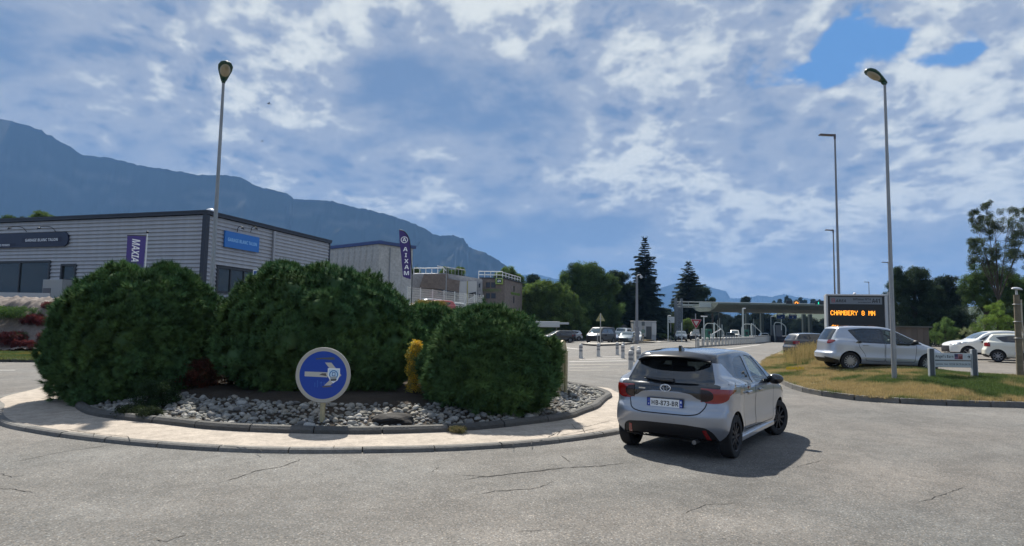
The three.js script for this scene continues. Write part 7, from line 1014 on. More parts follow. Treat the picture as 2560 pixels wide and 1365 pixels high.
// ---------- street furniture ----------
const mGalv = new THREE.MeshStandardMaterial({ map: grainTex, color: new THREE.Color().setRGB(0.42, 0.43, 0.44), roughness: 0.45, metalness: 0.35 }), mHeadGreen = M([0.012, 0.06, 0.045], 0.4), mBeige = new THREE.MeshStandardMaterial({ map: grainTex, color: new THREE.Color().setRGB(0.55, 0.48, 0.29), roughness: 0.6 });
const mLens = M([0.3, 0.26, 0.18], 0.12, { physical: true, clearcoat: 1, clearcoatRoughness: 0.05 });
function tallLamp(label, x, z, y0, h, r0, headYaw) {
  const t = thing('street_lamp', label, 'street lamp', [x, y0, z]);
  part('pole', [cyl(r0 * 0.52, r0, h, 0, h / 2, 0, 20), cyl(r0 * 1.5, r0 * 1.6, 0.04, 0, 0.03, 0, 16)], mGalv, t); part('service_door', rbox(0.09, 0.4, 0.02, 0.008, 0, 1.0, r0 * 0.97), mGalv, t);
  const hd = new THREE.Group(); hd.name = 'lamp_head'; t.add(hd); hd.position.set(0, h, 0); hd.rotation.y = headYaw; hd.rotateZ(0.42); 
  // a leaf-shaped lantern along +x, widest two thirds out
  const st = [[-0.06, 0.05, 0.04], [0.0, 0.075, 0.075], [0.2, 0.13, 0.1], [0.45, 0.19, 0.12], [0.62, 0.2, 0.11], [0.74, 0.15, 0.08], [0.8, 0.06, 0.03]], p = [], idx = [], K = 14;
  for (const [x2, w, hh] of st) for (let k = 0; k < K; k++) { const a = k / K * 6.2832, up = Math.sin(a); p.push(x2, (up > 0 ? up * hh : up * 0.035) + 0.02, Math.cos(a) * w); }
  for (let i = 0; i < st.length - 1; i++) for (let k = 0; k < K; k++) { const a = i * K + k, b = i * K + (k + 1) % K; idx.push(a, b, a + K, b, b + K, a + K); } for (const i of [0, st.length - 1]) for (let k = 1; k < K - 1; k++) idx.push(i * K, i * K + k, i * K + k + 1);
  const g = new THREE.BufferGeometry(); g.setAttribute('position', new THREE.Float32BufferAttribute(p, 3)); g.setIndex(idx); g.computeVertexNormals(); const gm = mHeadGreen.clone(); gm.side = THREE.DoubleSide; part('housing', g, gm, hd);
  const bowl = new THREE.SphereGeometry(1, 20, 10, 0, 6.2832, Math.PI / 2, Math.PI / 2); bowl.scale(0.26, 0.09, 0.145); part('glass_bowl', bowl.translate(0.47, -0.012, 0), mLens, hd); part('reflector', [rbox(0.2, 0.03, 0.12, 0.01, 0.48, -0.03, 0), bar(V3(0.42, -0.05, 0), V3(0.58, -0.05, 0), 0.03)], M([0.5, 0.42, 0.25], 0.3, { metalness: 0.6 }), hd);
  part('neck', rbox(0.16, 0.1, 0.1, 0.03, 0.02, -0.02, 0), gm, hd); return t;
}
{
  const a = G(2237, 972, 0.1), hA = at(2208, 206, -a.z).y - 0.14; tallLamp('tall lamp post with dark green head standing on the right verge', a.x, a.z, 0.12, hA, 0.074, Math.PI + 0.3);
  const q = at(535, 690, 18.3), hB = at(558, 203, 18.3).y; tallLamp('tall lamp post with dark green head rising between the two left pine bushes', q.x - 0.05, -18.3, 0.1, hB - 0.1, 0.076, -1.07);
  // slimmer modern lamps with flat heads along the approach
  const led = (label, px, pyTop, d, arm, o = {}) => { const p = at(px, pyTop, d), y0 = o.y0 ?? 0, h = p.y - y0, t = thing('road_lamp', label, 'street lamp', [p.x, y0, -d]), r = o.r ?? 0.1; part('pole', cyl(r * 0.55, r, h, 0, h / 2, 0, 14), o.m ?? mGalv, t); part('lamp_head', [rbox(arm * 0.72, 0.09, 0.3, 0.03, -arm * 0.62, h + 0.06, 0, 0, 0, -0.04), rbox(arm * 0.3, 0.14, 0.16, 0.03, -arm * 0.14, h + 0.05, 0), cyl(r * 0.7, r * 0.7, 0.3, 0, h - 0.05, 0, 10)], M([0.1, 0.09, 0.1], 0.5), t); return t; };
  const mPole = M([0.22, 0.23, 0.25], 0.5, { metalness: 0.4 });
  led('grey lamp post with flat head rising behind the display board', 2087, 340, 41, 1.05, { y0: LOT_Y, r: 0.1, m: mPole }); led('smaller lamp post with flat head just left of the one behind the display board', 2083, 577, 60, 0.75, { m: mPole });
  led('thin lamp post far behind the display board', 2172, 706, 125, 0.9, { m: mPole }); led('lamp post whose short arm shows left of the tall right pole', 2221, 657, 88, 0.9, { m: mPole });
  { const p = at(1609.5, 667, 108), t = thing('road_lamp', 'lamp post with twin flat heads before the tallest spruce', 'street lamp', [p.x, 0, -108]); part('pole', cyl(0.09, 0.16, p.y, 0, p.y / 2, 0, 12), mGalv, t); part('lamp_head', rbox(1.3, 0.1, 0.35, 0.03, 0.1, p.y, 0), M([0.4, 0.4, 0.42], 0.5), t); }
  { const b = G(1592, 860), p = at(1592, 690, -b.z), t = thing('camera_mast', 'grey mast with dome camera on a short arm beside the parked cars', 'camera mast', [b.x, 0, b.z]); part('pole', cyl(0.12, 0.2, p.y, 0, p.y / 2, 0, 14), mPole, t); part('arm', tube([[0, p.y - 0.1, 0], [0.12, p.y + 0.12, 0], [0.45, p.y + 0.14, 0], [0.52, p.y + 0.0, 0]], 0.06, 14, 8), M([0.55, 0.56, 0.58], 0.5), t); part('dome', new THREE.SphereGeometry(0.17, 14, 10).translate(0.52, p.y - 0.12, 0), M([0.5, 0.52, 0.55], 0.3), t); part('cabinet', rbox(0.5, 1.6, 0.4, 0.04, 0, 1.2, 0.1), mPole, t); }
  { const p = at(1096, 668, 74), t = thing('road_lamp', 'roof height lamp with one white head above the grey hall', 'street lamp', [p.x + 0.9, TER, -74.6]); const h = p.y - TER; part('pole', cyl(0.06, 0.09, h, 0, h / 2, 0, 10), mGalv, t); part('lamp_head', [rbox(0.75, 0.1, 0.3, 0.04, -0.75, h + 0.12, 0, 0, 0, -0.2), bar(V3(0, h - 0.4, 0), V3(-0.5, h + 0.08, 0), 0.05)], mWhiteMetal, t); }
}
// blue arrow sign
{
  const b = G(806, 1043, 0.25), d = -b.z, c = at(810, 937, d), R = 66.5 * d / FOCAL, t = thing('arrow_sign', 'round blue sign with white right arrow and a shield sticker', 'traffic sign', [b.x, 0.12, b.z]);
  const face = canvasTex(512, 512, (x, W) => {
    x.fillStyle = '#aaa79c'; x.fillRect(0, 0, W, W); x.fillStyle = '#0a3f9e'; x.beginPath(); x.arc(W / 2, W / 2, W * 0.438, 0, 7); x.fill();
    const s = W / 1155, X = (v) => (v - 105) * s, Y = (v) => (v - 90) * s, poly = (p, f) => { x.fillStyle = f; x.beginPath(); p.forEach(([a, b2], i) => i ? x.lineTo(X(a), Y(b2)) : x.moveTo(X(a), Y(b2))); x.closePath(); x.fill(); };
    const w = '#b8b6ae'; poly([[288, 598], [780, 608], [780, 715], [288, 700]], w); poly([[710, 400], [850, 402], [1075, 665], [850, 880], [710, 890], [935, 665]], w);
    x.globalAlpha = 0.8; poly([[510, 312], [640, 300], [900, 285], [935, 330], [820, 345], [640, 330], [515, 345]], '#5a5648'); poly([[665, 905], [840, 890], [910, 905], [780, 925], [690, 930]], '#6b5a3c'); poly([[600, 665], [660, 632], [740, 628], [760, 690], [700, 680]], '#3c3a38'); x.globalAlpha = 0.35; x.fillStyle = '#5f86c8'; for (const [a, b2, cc, dd] of [[505, 830, 22, 90], [560, 780, 24, 150], [620, 820, 50, 20], [640, 800, 20, 100], [700, 820, 30, 60]]) x.fillRect(X(a), Y(b2), cc * s, dd * s); x.globalAlpha = 1;
    poly([[778, 520], [1040, 520], [1042, 660], [1000, 770], [905, 838], [830, 770], [778, 680]], '#e4e8ea'); poly([[800, 548], [1016, 548], [1016, 660], [980, 755], [905, 808], [848, 755], [800, 665]], '#bcd6e8'); x.strokeStyle = '#2f73b0'; x.lineWidth = 20 * s; x.beginPath(); x.arc(X(908), Y(655), 84 * s, 0, 7); x.stroke(); x.strokeStyle = '#1f4f8c'; x.lineWidth = 13 * s; x.strokeRect(X(878), Y(610), 60 * s, 70 * s); poly([[835, 700], [975, 690], [960, 790], [850, 792]], '#9aa0a2'); poly([[845, 752], [975, 738], [968, 778], [850, 792]], '#4a4e50');
  });
  const disc = new THREE.CircleGeometry(R, 64); part('sign_face', disc.translate(c.x - b.x, c.y - 0.12, 0.052), new THREE.MeshStandardMaterial({ map: face, roughness: 0.35 }), t);
  part('sign_plate', mv(lathe([[0.001, -0.02], [R * 0.99, -0.02], [R + 0.006, -0.012], [R + 0.008, 0.012], [R - 0.004, 0.016], [R - 0.012, 0.008], [0.001, 0.008]], 64), c.x - b.x, c.y - 0.12, 0.04, Math.PI / 2), M([0.4, 0.39, 0.36], 0.5), t);
  part('post', cyl(0.043, 0.043, c.y + R * 0.6, (c.x - b.x) * 0.3, (c.y + R * 0.6) / 2 - 0.1, 0, 16), mBeige, t); t.children.forEach((o) => 0);
}
{   // back of the round sign at the right end of the island
  const b = G(1412, 985, 0.2), d = -b.z, c = at(1416, 914, d), R = 62 * d / FOCAL, t = thing('round_sign', 'edge-on beige back of a round sign at the right tip of the island', 'traffic sign', [b.x, 0.15, b.z]); t.rotation.y = 1.32;
  const s = new THREE.Group(); s.name = 'sign_panel'; t.add(s); s.position.set(0, c.y - 0.15, 0);
  part('sign_plate', mv(lathe([[0.001, -0.012], [R - 0.02, -0.012], [R, -0.03], [R + 0.006, -0.03], [R + 0.006, 0.02], [0.001, 0.02]], 48), 0, 0, -0.07, -Math.PI / 2), mBeige, s); part('bracket', [rbox(0.12, 0.05, 0.1, 0.01, 0, R * 0.45, -0.03), rbox(0.12, 0.05, 0.1, 0.01, 0, -R * 0.45, -0.03), rbox(0.05, R * 1.3, 0.04, 0.01, 0.03, 0, -0.045), rbox(0.05, R * 1.3, 0.04, 0.01, -0.03, 0, -0.045)], mBeige, s);
  part('post', cyl(0.045, 0.045, c.y + R * 0.5, 0, (c.y + R * 0.5) / 2 - 0.1, 0.02, 14), mBeige, t);
}
{   // yield sign and other signs
  const b = G(1740, 869), d = -b.z, T = (px, py) => { const q = at(px, py, d); return [q.x - b.x, q.y]; };
  const t = thing('yield_sign', 'red bordered give way triangle above a small plate at the head of the bollards', 'traffic sign', b), p = [T(1726.5, 798), T(1754, 799), T(1740, 822)];
  part('post', cyl(0.05, 0.05, T(1740, 784)[1], 0, T(1740, 784)[1] / 2, -0.06, 10), mGalv, t);
  const inset = (P, k) => { const cx = (P[0][0] + P[1][0] + P[2][0]) / 3, cy = (P[0][1] + P[1][1] + P[2][1]) / 3; return P.map(([x, y]) => [lerp(cx, x, k), lerp(cy, y, k)]); };
  part('sign_border', extrude(rounded(p, 0.1), 0.03, 0.01), M([0.45, 0.4, 0.4], 0.5), t); part('red_band', extrude(rounded(inset(p, 0.95), 0.08), 0.012).translate(0, 0, 0.034), M([0.28, 0.012, 0.025], 0.45), t); part('white_field', extrude(rounded(inset(p, 0.5), 0.05), 0.01).translate(0, 0, 0.05), M([0.42, 0.38, 0.36], 0.5), t);
  const q = T(1732.5, 823), r = T(1747.5, 829.5); part('name_plate', rbox(r[0] - q[0], q[1] - r[1], 0.04, 0.01, (q[0] + r[0]) / 2, (q[1] + r[1]) / 2, 0.02), M([0.36, 0.37, 0.36], 0.5), t);
  const b2 = G(1501, 862), d2 = -b2.z, T2 = (px, py) => { const k = at(px, py, d2); return [k.x - b2.x, k.y]; }, t2 = thing('warning_sign', 'yellowish back of a triangular sign in front of the dark grey van', 'traffic sign', b2);
  part('sign_plate', extrude(rounded([T2(1490, 802.5), T2(1513, 802.5), T2(1501.5, 782)], 0.08), 0.03, 0.01).translate(0, 0, -0.06), M([0.3, 0.28, 0.13], 0.6), t2); part('post', [cyl(0.045, 0.045, T2(1501, 783)[1], 0, T2(1501, 783)[1] / 2, 0, 10), box(0.4, 0.05, 0.03, 0.02, T2(1501, 797)[1], -0.01)], M([0.45, 0.45, 0.42], 0.5), t2);
  { const k = at(1494, 831, d2 + 0.3), s = thing('thin_post', 'short thin post just left of the triangular sign post', 'post', [k.x, 0, -d2 - 0.3]); part('pole', cyl(0.04, 0.04, k.y, 0, k.y / 2, 0, 8), mGalv, s); }
  const b3 = G(1608, 857), d3 = -b3.z, t3 = thing('green_round_sign', 'grey green back of a round sign beside the camera mast', 'traffic sign', b3), c3 = at(1608, 828, d3), R3 = 5.2 * d3 / FOCAL; part('sign_plate', cyl(R3, R3, 0.04, 0, c3.y, 0, 24, Math.PI / 2), M([0.13, 0.19, 0.17], 0.6), t3); part('upper_plate', rbox(R3 * 1.5, R3 * 2.0, 0.04, 0.02, 0, at(1608, 809, d3).y, 0), M([0.08, 0.1, 0.11], 0.6), t3); part('post', [cyl(0.05, 0.05, c3.y + 1.5, 0, (c3.y + 1.5) / 2, -0.06, 8)], M([0.3, 0.24, 0.15], 0.6), t3);
  { const q = at(1560, 818, 96), s = thing('round_sign', 'dark round sign back over the white van roof', 'traffic sign', [q.x, 0, -96]); part('sign_plate', cyl(0.4, 0.4, 0.04, 0, q.y, 0, 20, Math.PI / 2), M([0.06, 0.05, 0.05], 0.6), s); part('post', cyl(0.04, 0.04, q.y, 0, q.y / 2, -0.05, 8), mGalv, s); }
}
// white bollards with grey bands at the zebra hatching
{
  const mW = new THREE.MeshStandardMaterial({ map: grainTex, color: new THREE.Color().setRGB(0.72, 0.7, 0.66), roughness: 0.55 }), mBand = M([0.2, 0.2, 0.21], 0.5);
  const src = thing('bollard', 'white bollard standing alone at the left end of the zebra hatching', 'bollard', G(1452, 896));
  const prof = (a, b) => lathe(a.map(([r, y]) => [r, y * 0.86]), 22);
  part('body', lathe([[0.001, 0.86], [0.06, 0.85], [0.095, 0.82], [0.108, 0.77], [0.108, 0.69], [0.098, 0.68], [0.098, 0.63], [0.104, 0.62], [0.104, 0.52], [0.096, 0.51], [0.096, 0.42], [0.105, 0.4], [0.112, 0.1], [0.13, 0.03], [0.13, 0]].reverse(), 24), mW, src);
  part('reflective_band', lathe([[0.105, 0.605], [0.1115, 0.61], [0.1115, 0.70], [0.105, 0.705]], 24), mBand, src); part('reflective_band', lathe([[0.1, 0.405], [0.1075, 0.41], [0.1065, 0.51], [0.1, 0.515]], 24), mBand, src);
  [[1496, 891.5, 'white bollard second from the left at the zebra hatching'], [1543, 887, 'small looking white bollard behind, third from the left at the zebra hatching'], [1557, 896, 'white bollard in front of the third one at the zebra hatching'], [1557.5, 886, 'farthest white bollard peeping over the one at the hatching corner'], [1577, 924, 'nearest and largest white bollard left of the silver hatchback roof'], [1581, 904, 'white bollard right behind the nearest one'], [1597, 907, 'white bollard touching the silver hatchback rear window'], [1596.5, 918, 'white bollard in front of the last one, half hidden by the silver hatchback']].forEach(([x, y, l]) => copyOf(src, l, G(x, y), 0.7));
}
// raised island of the left car park
{
  const pts = [[1453, 862], [1486, 865], [1530, 864], [1560, 862], [1589, 859], [1632, 855.5], [1655, 852.5]].map((q) => G(...q)), g = structGroup('parking_island'), c = new THREE.CatmullRomCurve3(pts), n = 26; for (let i = 0; i < n; i++) { const a = c.getPointAt(i / n), b = c.getPointAt((i + 1) / n), d = b.clone().sub(a); part('kerb_stone', box(d.length() - 0.02, 0.17, 0.2, (a.x + b.x) / 2, 0.08, (a.z + b.z) / 2, 0, Math.atan2(-d.z, d.x), 0), mKerbDark[0], g); }
  const f = c.getPoints(30).map((p) => [p.x, -p.z]); f.push([pts[6].x + 2, 96], [pts[0].x + 1, 72]); part('pavement', metric(shapeGeo(f).rotateX(-Math.PI / 2).translate(0, 0.14, 0), 0.5), M([0.34, 0.32, 0.28], 0.9), g);
  const e = [G(1605, 855.5), G(1632, 853), G(1664, 848), G(1700, 844), G(1640, 845), G(1606, 848)].map((p) => [p.x, -p.z]); struct('dry_lawn', metric(shapeGeo(e).rotateX(-Math.PI / 2).translate(0, 0.2, 0), 0.5), new THREE.MeshStandardMaterial({ map: grainTex, color: new THREE.Color().setRGB(0.3, 0.21, 0.08), roughness: 1 }));
}
{   // white cabin by the masts, white panels at the left row
  const D = 97, a = at(1583, 804, D), b = at(1641, 804, D), t = thing('white_cabin', 'white flat roofed cabin with dark door behind the camera mast', 'cabin', [(a.x + b.x) / 2, 0, -D - 1.2]), w = b.x - a.x, h = a.y; part('wall', metric(rbox(w * 0.97, h, 2.4, 0.05, 0, h / 2, 0), 0.5), M([0.4, 0.41, 0.41], 0.7), t); part('roof', rbox(w, 0.16, 2.6, 0.04, 0, h + 0.05, 0), M([0.45, 0.46, 0.46], 0.6), t); part('door', rbox(0.8, h * 0.72, 0.05, 0.01, w * 0.17, h * 0.4, 1.215), M([0.06, 0.065, 0.07], 0.5), t); part('side_panel', rbox(w * 0.2, h * 0.62, 0.2, 0.04, w * 0.39, h * 0.62, 1.25), M([0.5, 0.51, 0.5], 0.6), t); part('vent', box(0.8, 0.3, 0.04, -w * 0.05, 0.5, 1.21), mTrim, t);
  const q = at(1382, 818, 80), r = at(1399, 818, 80), s = thing('white_shelter', 'white panelled shelter with flat canopy over the left row of cars', 'shelter', [q.x, 0, -80]); part('panel', rbox(3.0, 0.72, 2, 0.04, -0.7, at(1382, 811, 80).y, 0), M([0.62, 0.63, 0.62], 0.5), s); part('canopy', rbox(1.2, 0.24, 2, 0.03, 1.35, at(1399, 808.5, 80).y, 0), M([0.55, 0.56, 0.56], 0.5), s); part('post', [cyl(0.06, 0.06, 2.6, -2, 1.3, -0.5, 8), cyl(0.06, 0.06, 2.6, 0.5, 1.3, -0.5, 8)], mGalv, s);
}
// display board
{
  const D = 37, a = at(2063.5, 735, D), b = at(2217, 729, D - 0.6), t = thing('display_board', 'dark electronic motorway display board with lit orange text in a grey frame', 'display board', [a.x, LOT_Y, -D]), w = Math.hypot(b.x - a.x, 0.6), yT = a.y - LOT_Y, H = 2.75; t.rotation.y = -Math.atan2(0.6, b.x - a.x);
  const fr = M([0.46, 0.48, 0.5], 0.5, { metalness: 0.2 });
  part('casing', rbox(w - 0.1, H - 0.1, 0.5, 0.02, w / 2, yT - H / 2, -0.28), fr, t);
  part('frame', [rbox(w, 0.1, 0.2, 0.03, w / 2, yT - 0.05, 0), rbox(w, 0.1, 0.2, 0.03, w / 2, yT - H + 0.05, 0), rbox(0.1, H - 0.2, 0.2, 0.03, 0.05, yT - H / 2, 0), rbox(0.16, H - 0.2, 0.2, 0.03, w - 0.08, yT - H / 2, 0)], fr, t);
  part('black_panel', box(w - 0.26, H - 0.2, 0.04, w / 2 - 0.03, yT - H / 2, 0.0), M([0.008, 0.01, 0.013], 0.35), t);
  { const [g, m] = textPlane('', w - 0.5, 0.42, { px: 1024, draw: (c, W, Hh) => { c.fillStyle = '#6f7780'; c.fillRect(0, 0, W, Hh); c.strokeStyle = '#a02c38'; c.lineWidth = 9; for (const k of [0, 1, 2]) { c.beginPath(); c.moveTo(40, Hh * (0.28 + 0.22 * k)); c.lineTo(96, Hh * (0.28 + 0.22 * k)); c.stroke(); } c.strokeRect(44, Hh * 0.28, 54, Hh * 0.44); c.fillStyle = '#1a1d22'; c.textBaseline = 'middle'; c.font = 'italic bold 84px sans-serif'; c.fillText('AREA', 112, Hh * 0.56); c.font = 'bold 60px sans-serif'; c.textAlign = 'right'; c.fillText('Diffuseur N°14', W * 0.79, Hh * 0.32, 350); c.font = 'bold 34px sans-serif'; c.fillText('Aix les Bains Nord', W * 0.79, Hh * 0.74, 250); c.font = 'bold 128px sans-serif'; c.fillText('A41', W * 0.975, Hh * 0.52, 170); } }); part('header', g, m, t, [w / 2 - 0.03, yT - 0.37, 0.03]); }
  // lit dots of the message, five by seven to a character
  const F = { C: ['01110', '10001', '10000', '10000', '10000', '10001', '01110'], H: ['10001', '10001', '10001', '11111', '10001', '10001', '10001'], A: ['01110', '10001', '10001', '11111', '10001', '10001', '10001'], M: ['10001', '11011', '10101', '10101', '10001', '10001', '10001'], B: ['11110', '10001', '10001', '11110', '10001', '10001', '11110'], E: ['11111', '10000', '10000', '11110', '10000', '10000', '11111'], R: ['11110', '10001', '10001', '11110', '10100', '10010', '10001'], Y: ['10001', '10001', '01010', '00100', '00100', '00100', '00100'], 8: ['01110', '10001', '10001', '01110', '10001', '10001', '01110'], N: ['10001', '11001', '10101', '10101', '10011', '10001', '10001'] };
  const orange = M([0.9, 0.35, 0.02], 0.5, { emissive: new THREE.Color(1, 0.36, 0.03), emissiveIntensity: 1.2 }), dot = new THREE.BoxGeometry(1, 1, 0.02);
  const word = (str, x0, y0, cw, ch) => { const g = []; [...str].forEach((c, i) => { const f = F[c]; if (f) f.forEach((row, j) => [...row].forEach((v, k) => { if (v === '1') g.push(dot.clone().scale(cw / 5.8 * 0.92, ch / 7 * 0.92, 1).translate(x0 + i * cw + (k + 0.5) * cw / 5.8, y0 - (j + 0.5) * ch / 7, 0.035)); })); }); part('lit_message', g, orange, t); };
  const sx = (px) => (px - 2063.5) / (2217 - 2063.5) * w, cw = (sx(2187) - sx(2075)) / 13; word('CHAMBERY 8 MN', sx(2075), yT - (776 - 735) / FOCAL * D, cw, 0.27); word('AN', sx(2077), yT - (812 - 735) / FOCAL * D, cw, 0.27);
  part('leg', [rbox(0.2, yT - H + 0.1, 0.2, 0.02, 0.5, (yT - H + 0.1) / 2, -0.2)], fr, t); part('leg', [rbox(0.2, yT - H + 0.1, 0.2, 0.02, w - 0.5, (yT - H + 0.1) / 2, -0.2)], fr, t); part('beacon', new THREE.SphereGeometry(0.1, 12, 8, 0, 6.3, 0, 1.57).translate(w * 0.48, yT, 0), M([0.7, 0.72, 0.75], 0.3), t);
  part('side_post', [cyl(0.07, 0.07, yT + 0.15, w + 0.12, (yT + 0.15) / 2, -0.1, 12), rbox(0.3, 0.1, 0.1, 0.02, w, yT - 0.1, -0.1)], mGalv, t);
}
// directional sign on two grey posts
{
  const a = G(2331, 974, 0.12), b = G(2438, 976, 0.12), t = thing('direction_sign', 'low two-board directional sign on grey posts in the dry grass', 'sign', [a.x, 0.1, a.z]), w = Math.hypot(b.x - a.x, b.z - a.z); t.rotation.y = Math.atan2(-(b.z - a.z), b.x - a.x);
  const mp = new THREE.MeshStandardMaterial({ map: grainTex, color: new THREE.Color().setRGB(0.115, 0.13, 0.145), roughness: 0.5, metalness: 0.2 }), mE = M([0.42, 0.45, 0.46], 0.5), h = 1.25;
  for (const x of [0, w]) { const g = new THREE.Group(); g.name = 'post'; t.add(g); part('column', rbox(0.13, h, 0.1, 0.012, x, h / 2, 0), mp, g); part('edge_strip', [rbox(0.02, h - 0.02, 0.09, 0.005, x - 0.075, h / 2, 0.0), rbox(0.02, h - 0.02, 0.09, 0.005, x + 0.075, h / 2, 0.0)], mE, g); }
  const bw = w - 0.18, board = (y, hh, name, draw) => { const g = new THREE.Group(); g.name = name; t.add(g); part('panel', rbox(bw, hh, 0.035, 0.006, w / 2, y, 0), mE, g); const [q, m] = textPlane('', bw - 0.02, hh - 0.02, { px: 1024, draw }); part('panel_face', q, m, g, [w / 2, y, 0.0195]); };
  board(1.02, 0.21, 'upper_board', (c, W, H) => { c.fillStyle = '#b9c0c4'; c.fillRect(0, 0, W, H); c.fillStyle = '#1f2a34'; c.font = 'bold 108px sans-serif'; c.textBaseline = 'middle'; c.fillText("Angel's Barn", 12, H * 0.5, W * 0.51); c.fillStyle = '#6d4f6c'; c.fillRect(W * 0.545, H * 0.08, W * 0.1, H * 0.84); c.fillStyle = '#353457'; c.fillRect(W * 0.545, H * 0.08, W * 0.09, H * 0.45); c.fillStyle = '#9d6a6e'; c.fillRect(W * 0.645, H * 0.08, W * 0.13, H * 0.84); c.fillStyle = '#6f3434'; c.beginPath(); c.moveTo(W * 0.65, H * 0.9); c.quadraticCurveTo(W * 0.68, H * 0.2, W * 0.72, H * 0.5); c.lineTo(W * 0.765, H * 0.25); c.lineTo(W * 0.765, H * 0.92); c.fill(); c.fillStyle = '#9aa2a6'; c.fillRect(W * 0.825, H * 0.35, W * 0.008, H * 0.3); c.fillRect(W * 0.842, H * 0.35, W * 0.008, H * 0.3); c.fillStyle = '#222c35'; c.fillRect(W * 0.905, H * 0.43, W * 0.05, H * 0.14); c.beginPath(); c.moveTo(W * 0.935, H * 0.15); c.lineTo(W * 0.985, H * 0.5); c.lineTo(W * 0.935, H * 0.85); c.lineTo(W * 0.948, H * 0.5); c.fill(); });
  board(0.79, 0.19, 'lower_board', (c, W, H) => { c.fillStyle = '#b3babd'; c.fillRect(0, 0, W, H); c.fillStyle = '#4a545a'; c.font = 'bold 78px sans-serif'; c.textBaseline = 'middle'; c.fillText('Signalisation', 12, H * 0.5, W * 0.21); c.fillText('Vous', W * 0.25, H * 0.5, W * 0.11); c.fillText('SICOM', W * 0.39, H * 0.5, W * 0.17); c.fillText('04.78.64.84.19', W * 0.58, H * 0.5, W * 0.4); });
  part('divider_bar', rbox(bw, 0.025, 0.03, 0.004, w / 2, 0.9, 0), M([0.03, 0.05, 0.055], 0.5), t);
}
// wooden pole at the right edge
{
  const b = G(2553, 978, 0.12), d = -b.z, topY = at(2541, 737, d).y, t = thing('wooden_pole', 'weathered wooden pole with strapped pipes and small lamp at the right edge', 'pole', [b.x, 0.1, b.z]);
  const mWood = new THREE.MeshStandardMaterial({ map: grainTex, color: new THREE.Color().setRGB(0.24, 0.2, 0.14), roughness: 0.95 }); const h = topY - 0.1;
  part('trunk', metric(cyl(0.075, 0.1, h, 0, h / 2, 0, 14), 1), mWood, t); part('pipe', [tube([[0.13, h * 0.42, 0.02], [0.13, h * 0.62, 0.03], [0.1, h * 0.7, 0.03], [0.11, h * 0.95, 0.02]], 0.03, 16, 8)], M([0.45, 0.4, 0.3], 0.5), t); part('cable', tube([[0.1, h * 0.4, 0.05], [0.15, h * 0.52, 0.05], [0.09, h * 0.6, 0.06]], 0.012, 12, 6), M([0.5, 0.5, 0.5], 0.5), t); for (const f of [0.55, 0.72, 0.9]) part('strap', mv(new THREE.TorusGeometry(0.105, 0.012, 6, 18), 0, h * f, 0, Math.PI / 2), mGreyMetal, t);
  part('lamp', [mv(new THREE.SphereGeometry(1, 16, 8, 0, 6.3, 0, 1.6).scale(0.16, 0.07, 0.1), -0.02, h + 0.16, 0.05, 0, 0, -0.1), bar(V3(0.02, h - 0.1, 0), V3(0.0, h + 0.17, 0), 0.03)], M([0.5, 0.52, 0.54], 0.4), t);
}
{   // brown shed behind the people carrier
  const D = 46, a = at(2236, 818, D), b = at(2322, 818, D), t = thing('brown_shed', 'dull brown flat roofed shed behind the silver people carrier', 'shed', [(a.x + b.x) / 2, LOT_Y, -D - 1.5]), w = b.x - a.x, h = a.y - LOT_Y; for (let i = 0; i < 6; i++) part('wall_panel', box(w / 6 - 0.015, h, 3, -w / 2 + (i + 0.5) * w / 6, h / 2, 0), [M([0.13, 0.105, 0.085], 0.9), M([0.11, 0.09, 0.075], 0.9)][i & 1], t); part('roof', box(w + 0.3, 0.1, 3.3, 0, h + 0.05, 0), M([0.09, 0.09, 0.08], 0.8), t);
  const q = G(2383, 892, LOT_Y), s = thing('white_post', 'short white marker post before the variegated shrub', 'post', [at(2385, 880, 46).x, LOT_Y, -46]); part('pole', cyl(0.09, 0.1, 0.75, 0, 0.37, 0, 12), mWhiteMetal, s); part('cap', new THREE.SphereGeometry(0.12, 12, 8).translate(0, 0.78, 0), mWhiteMetal, s);
}
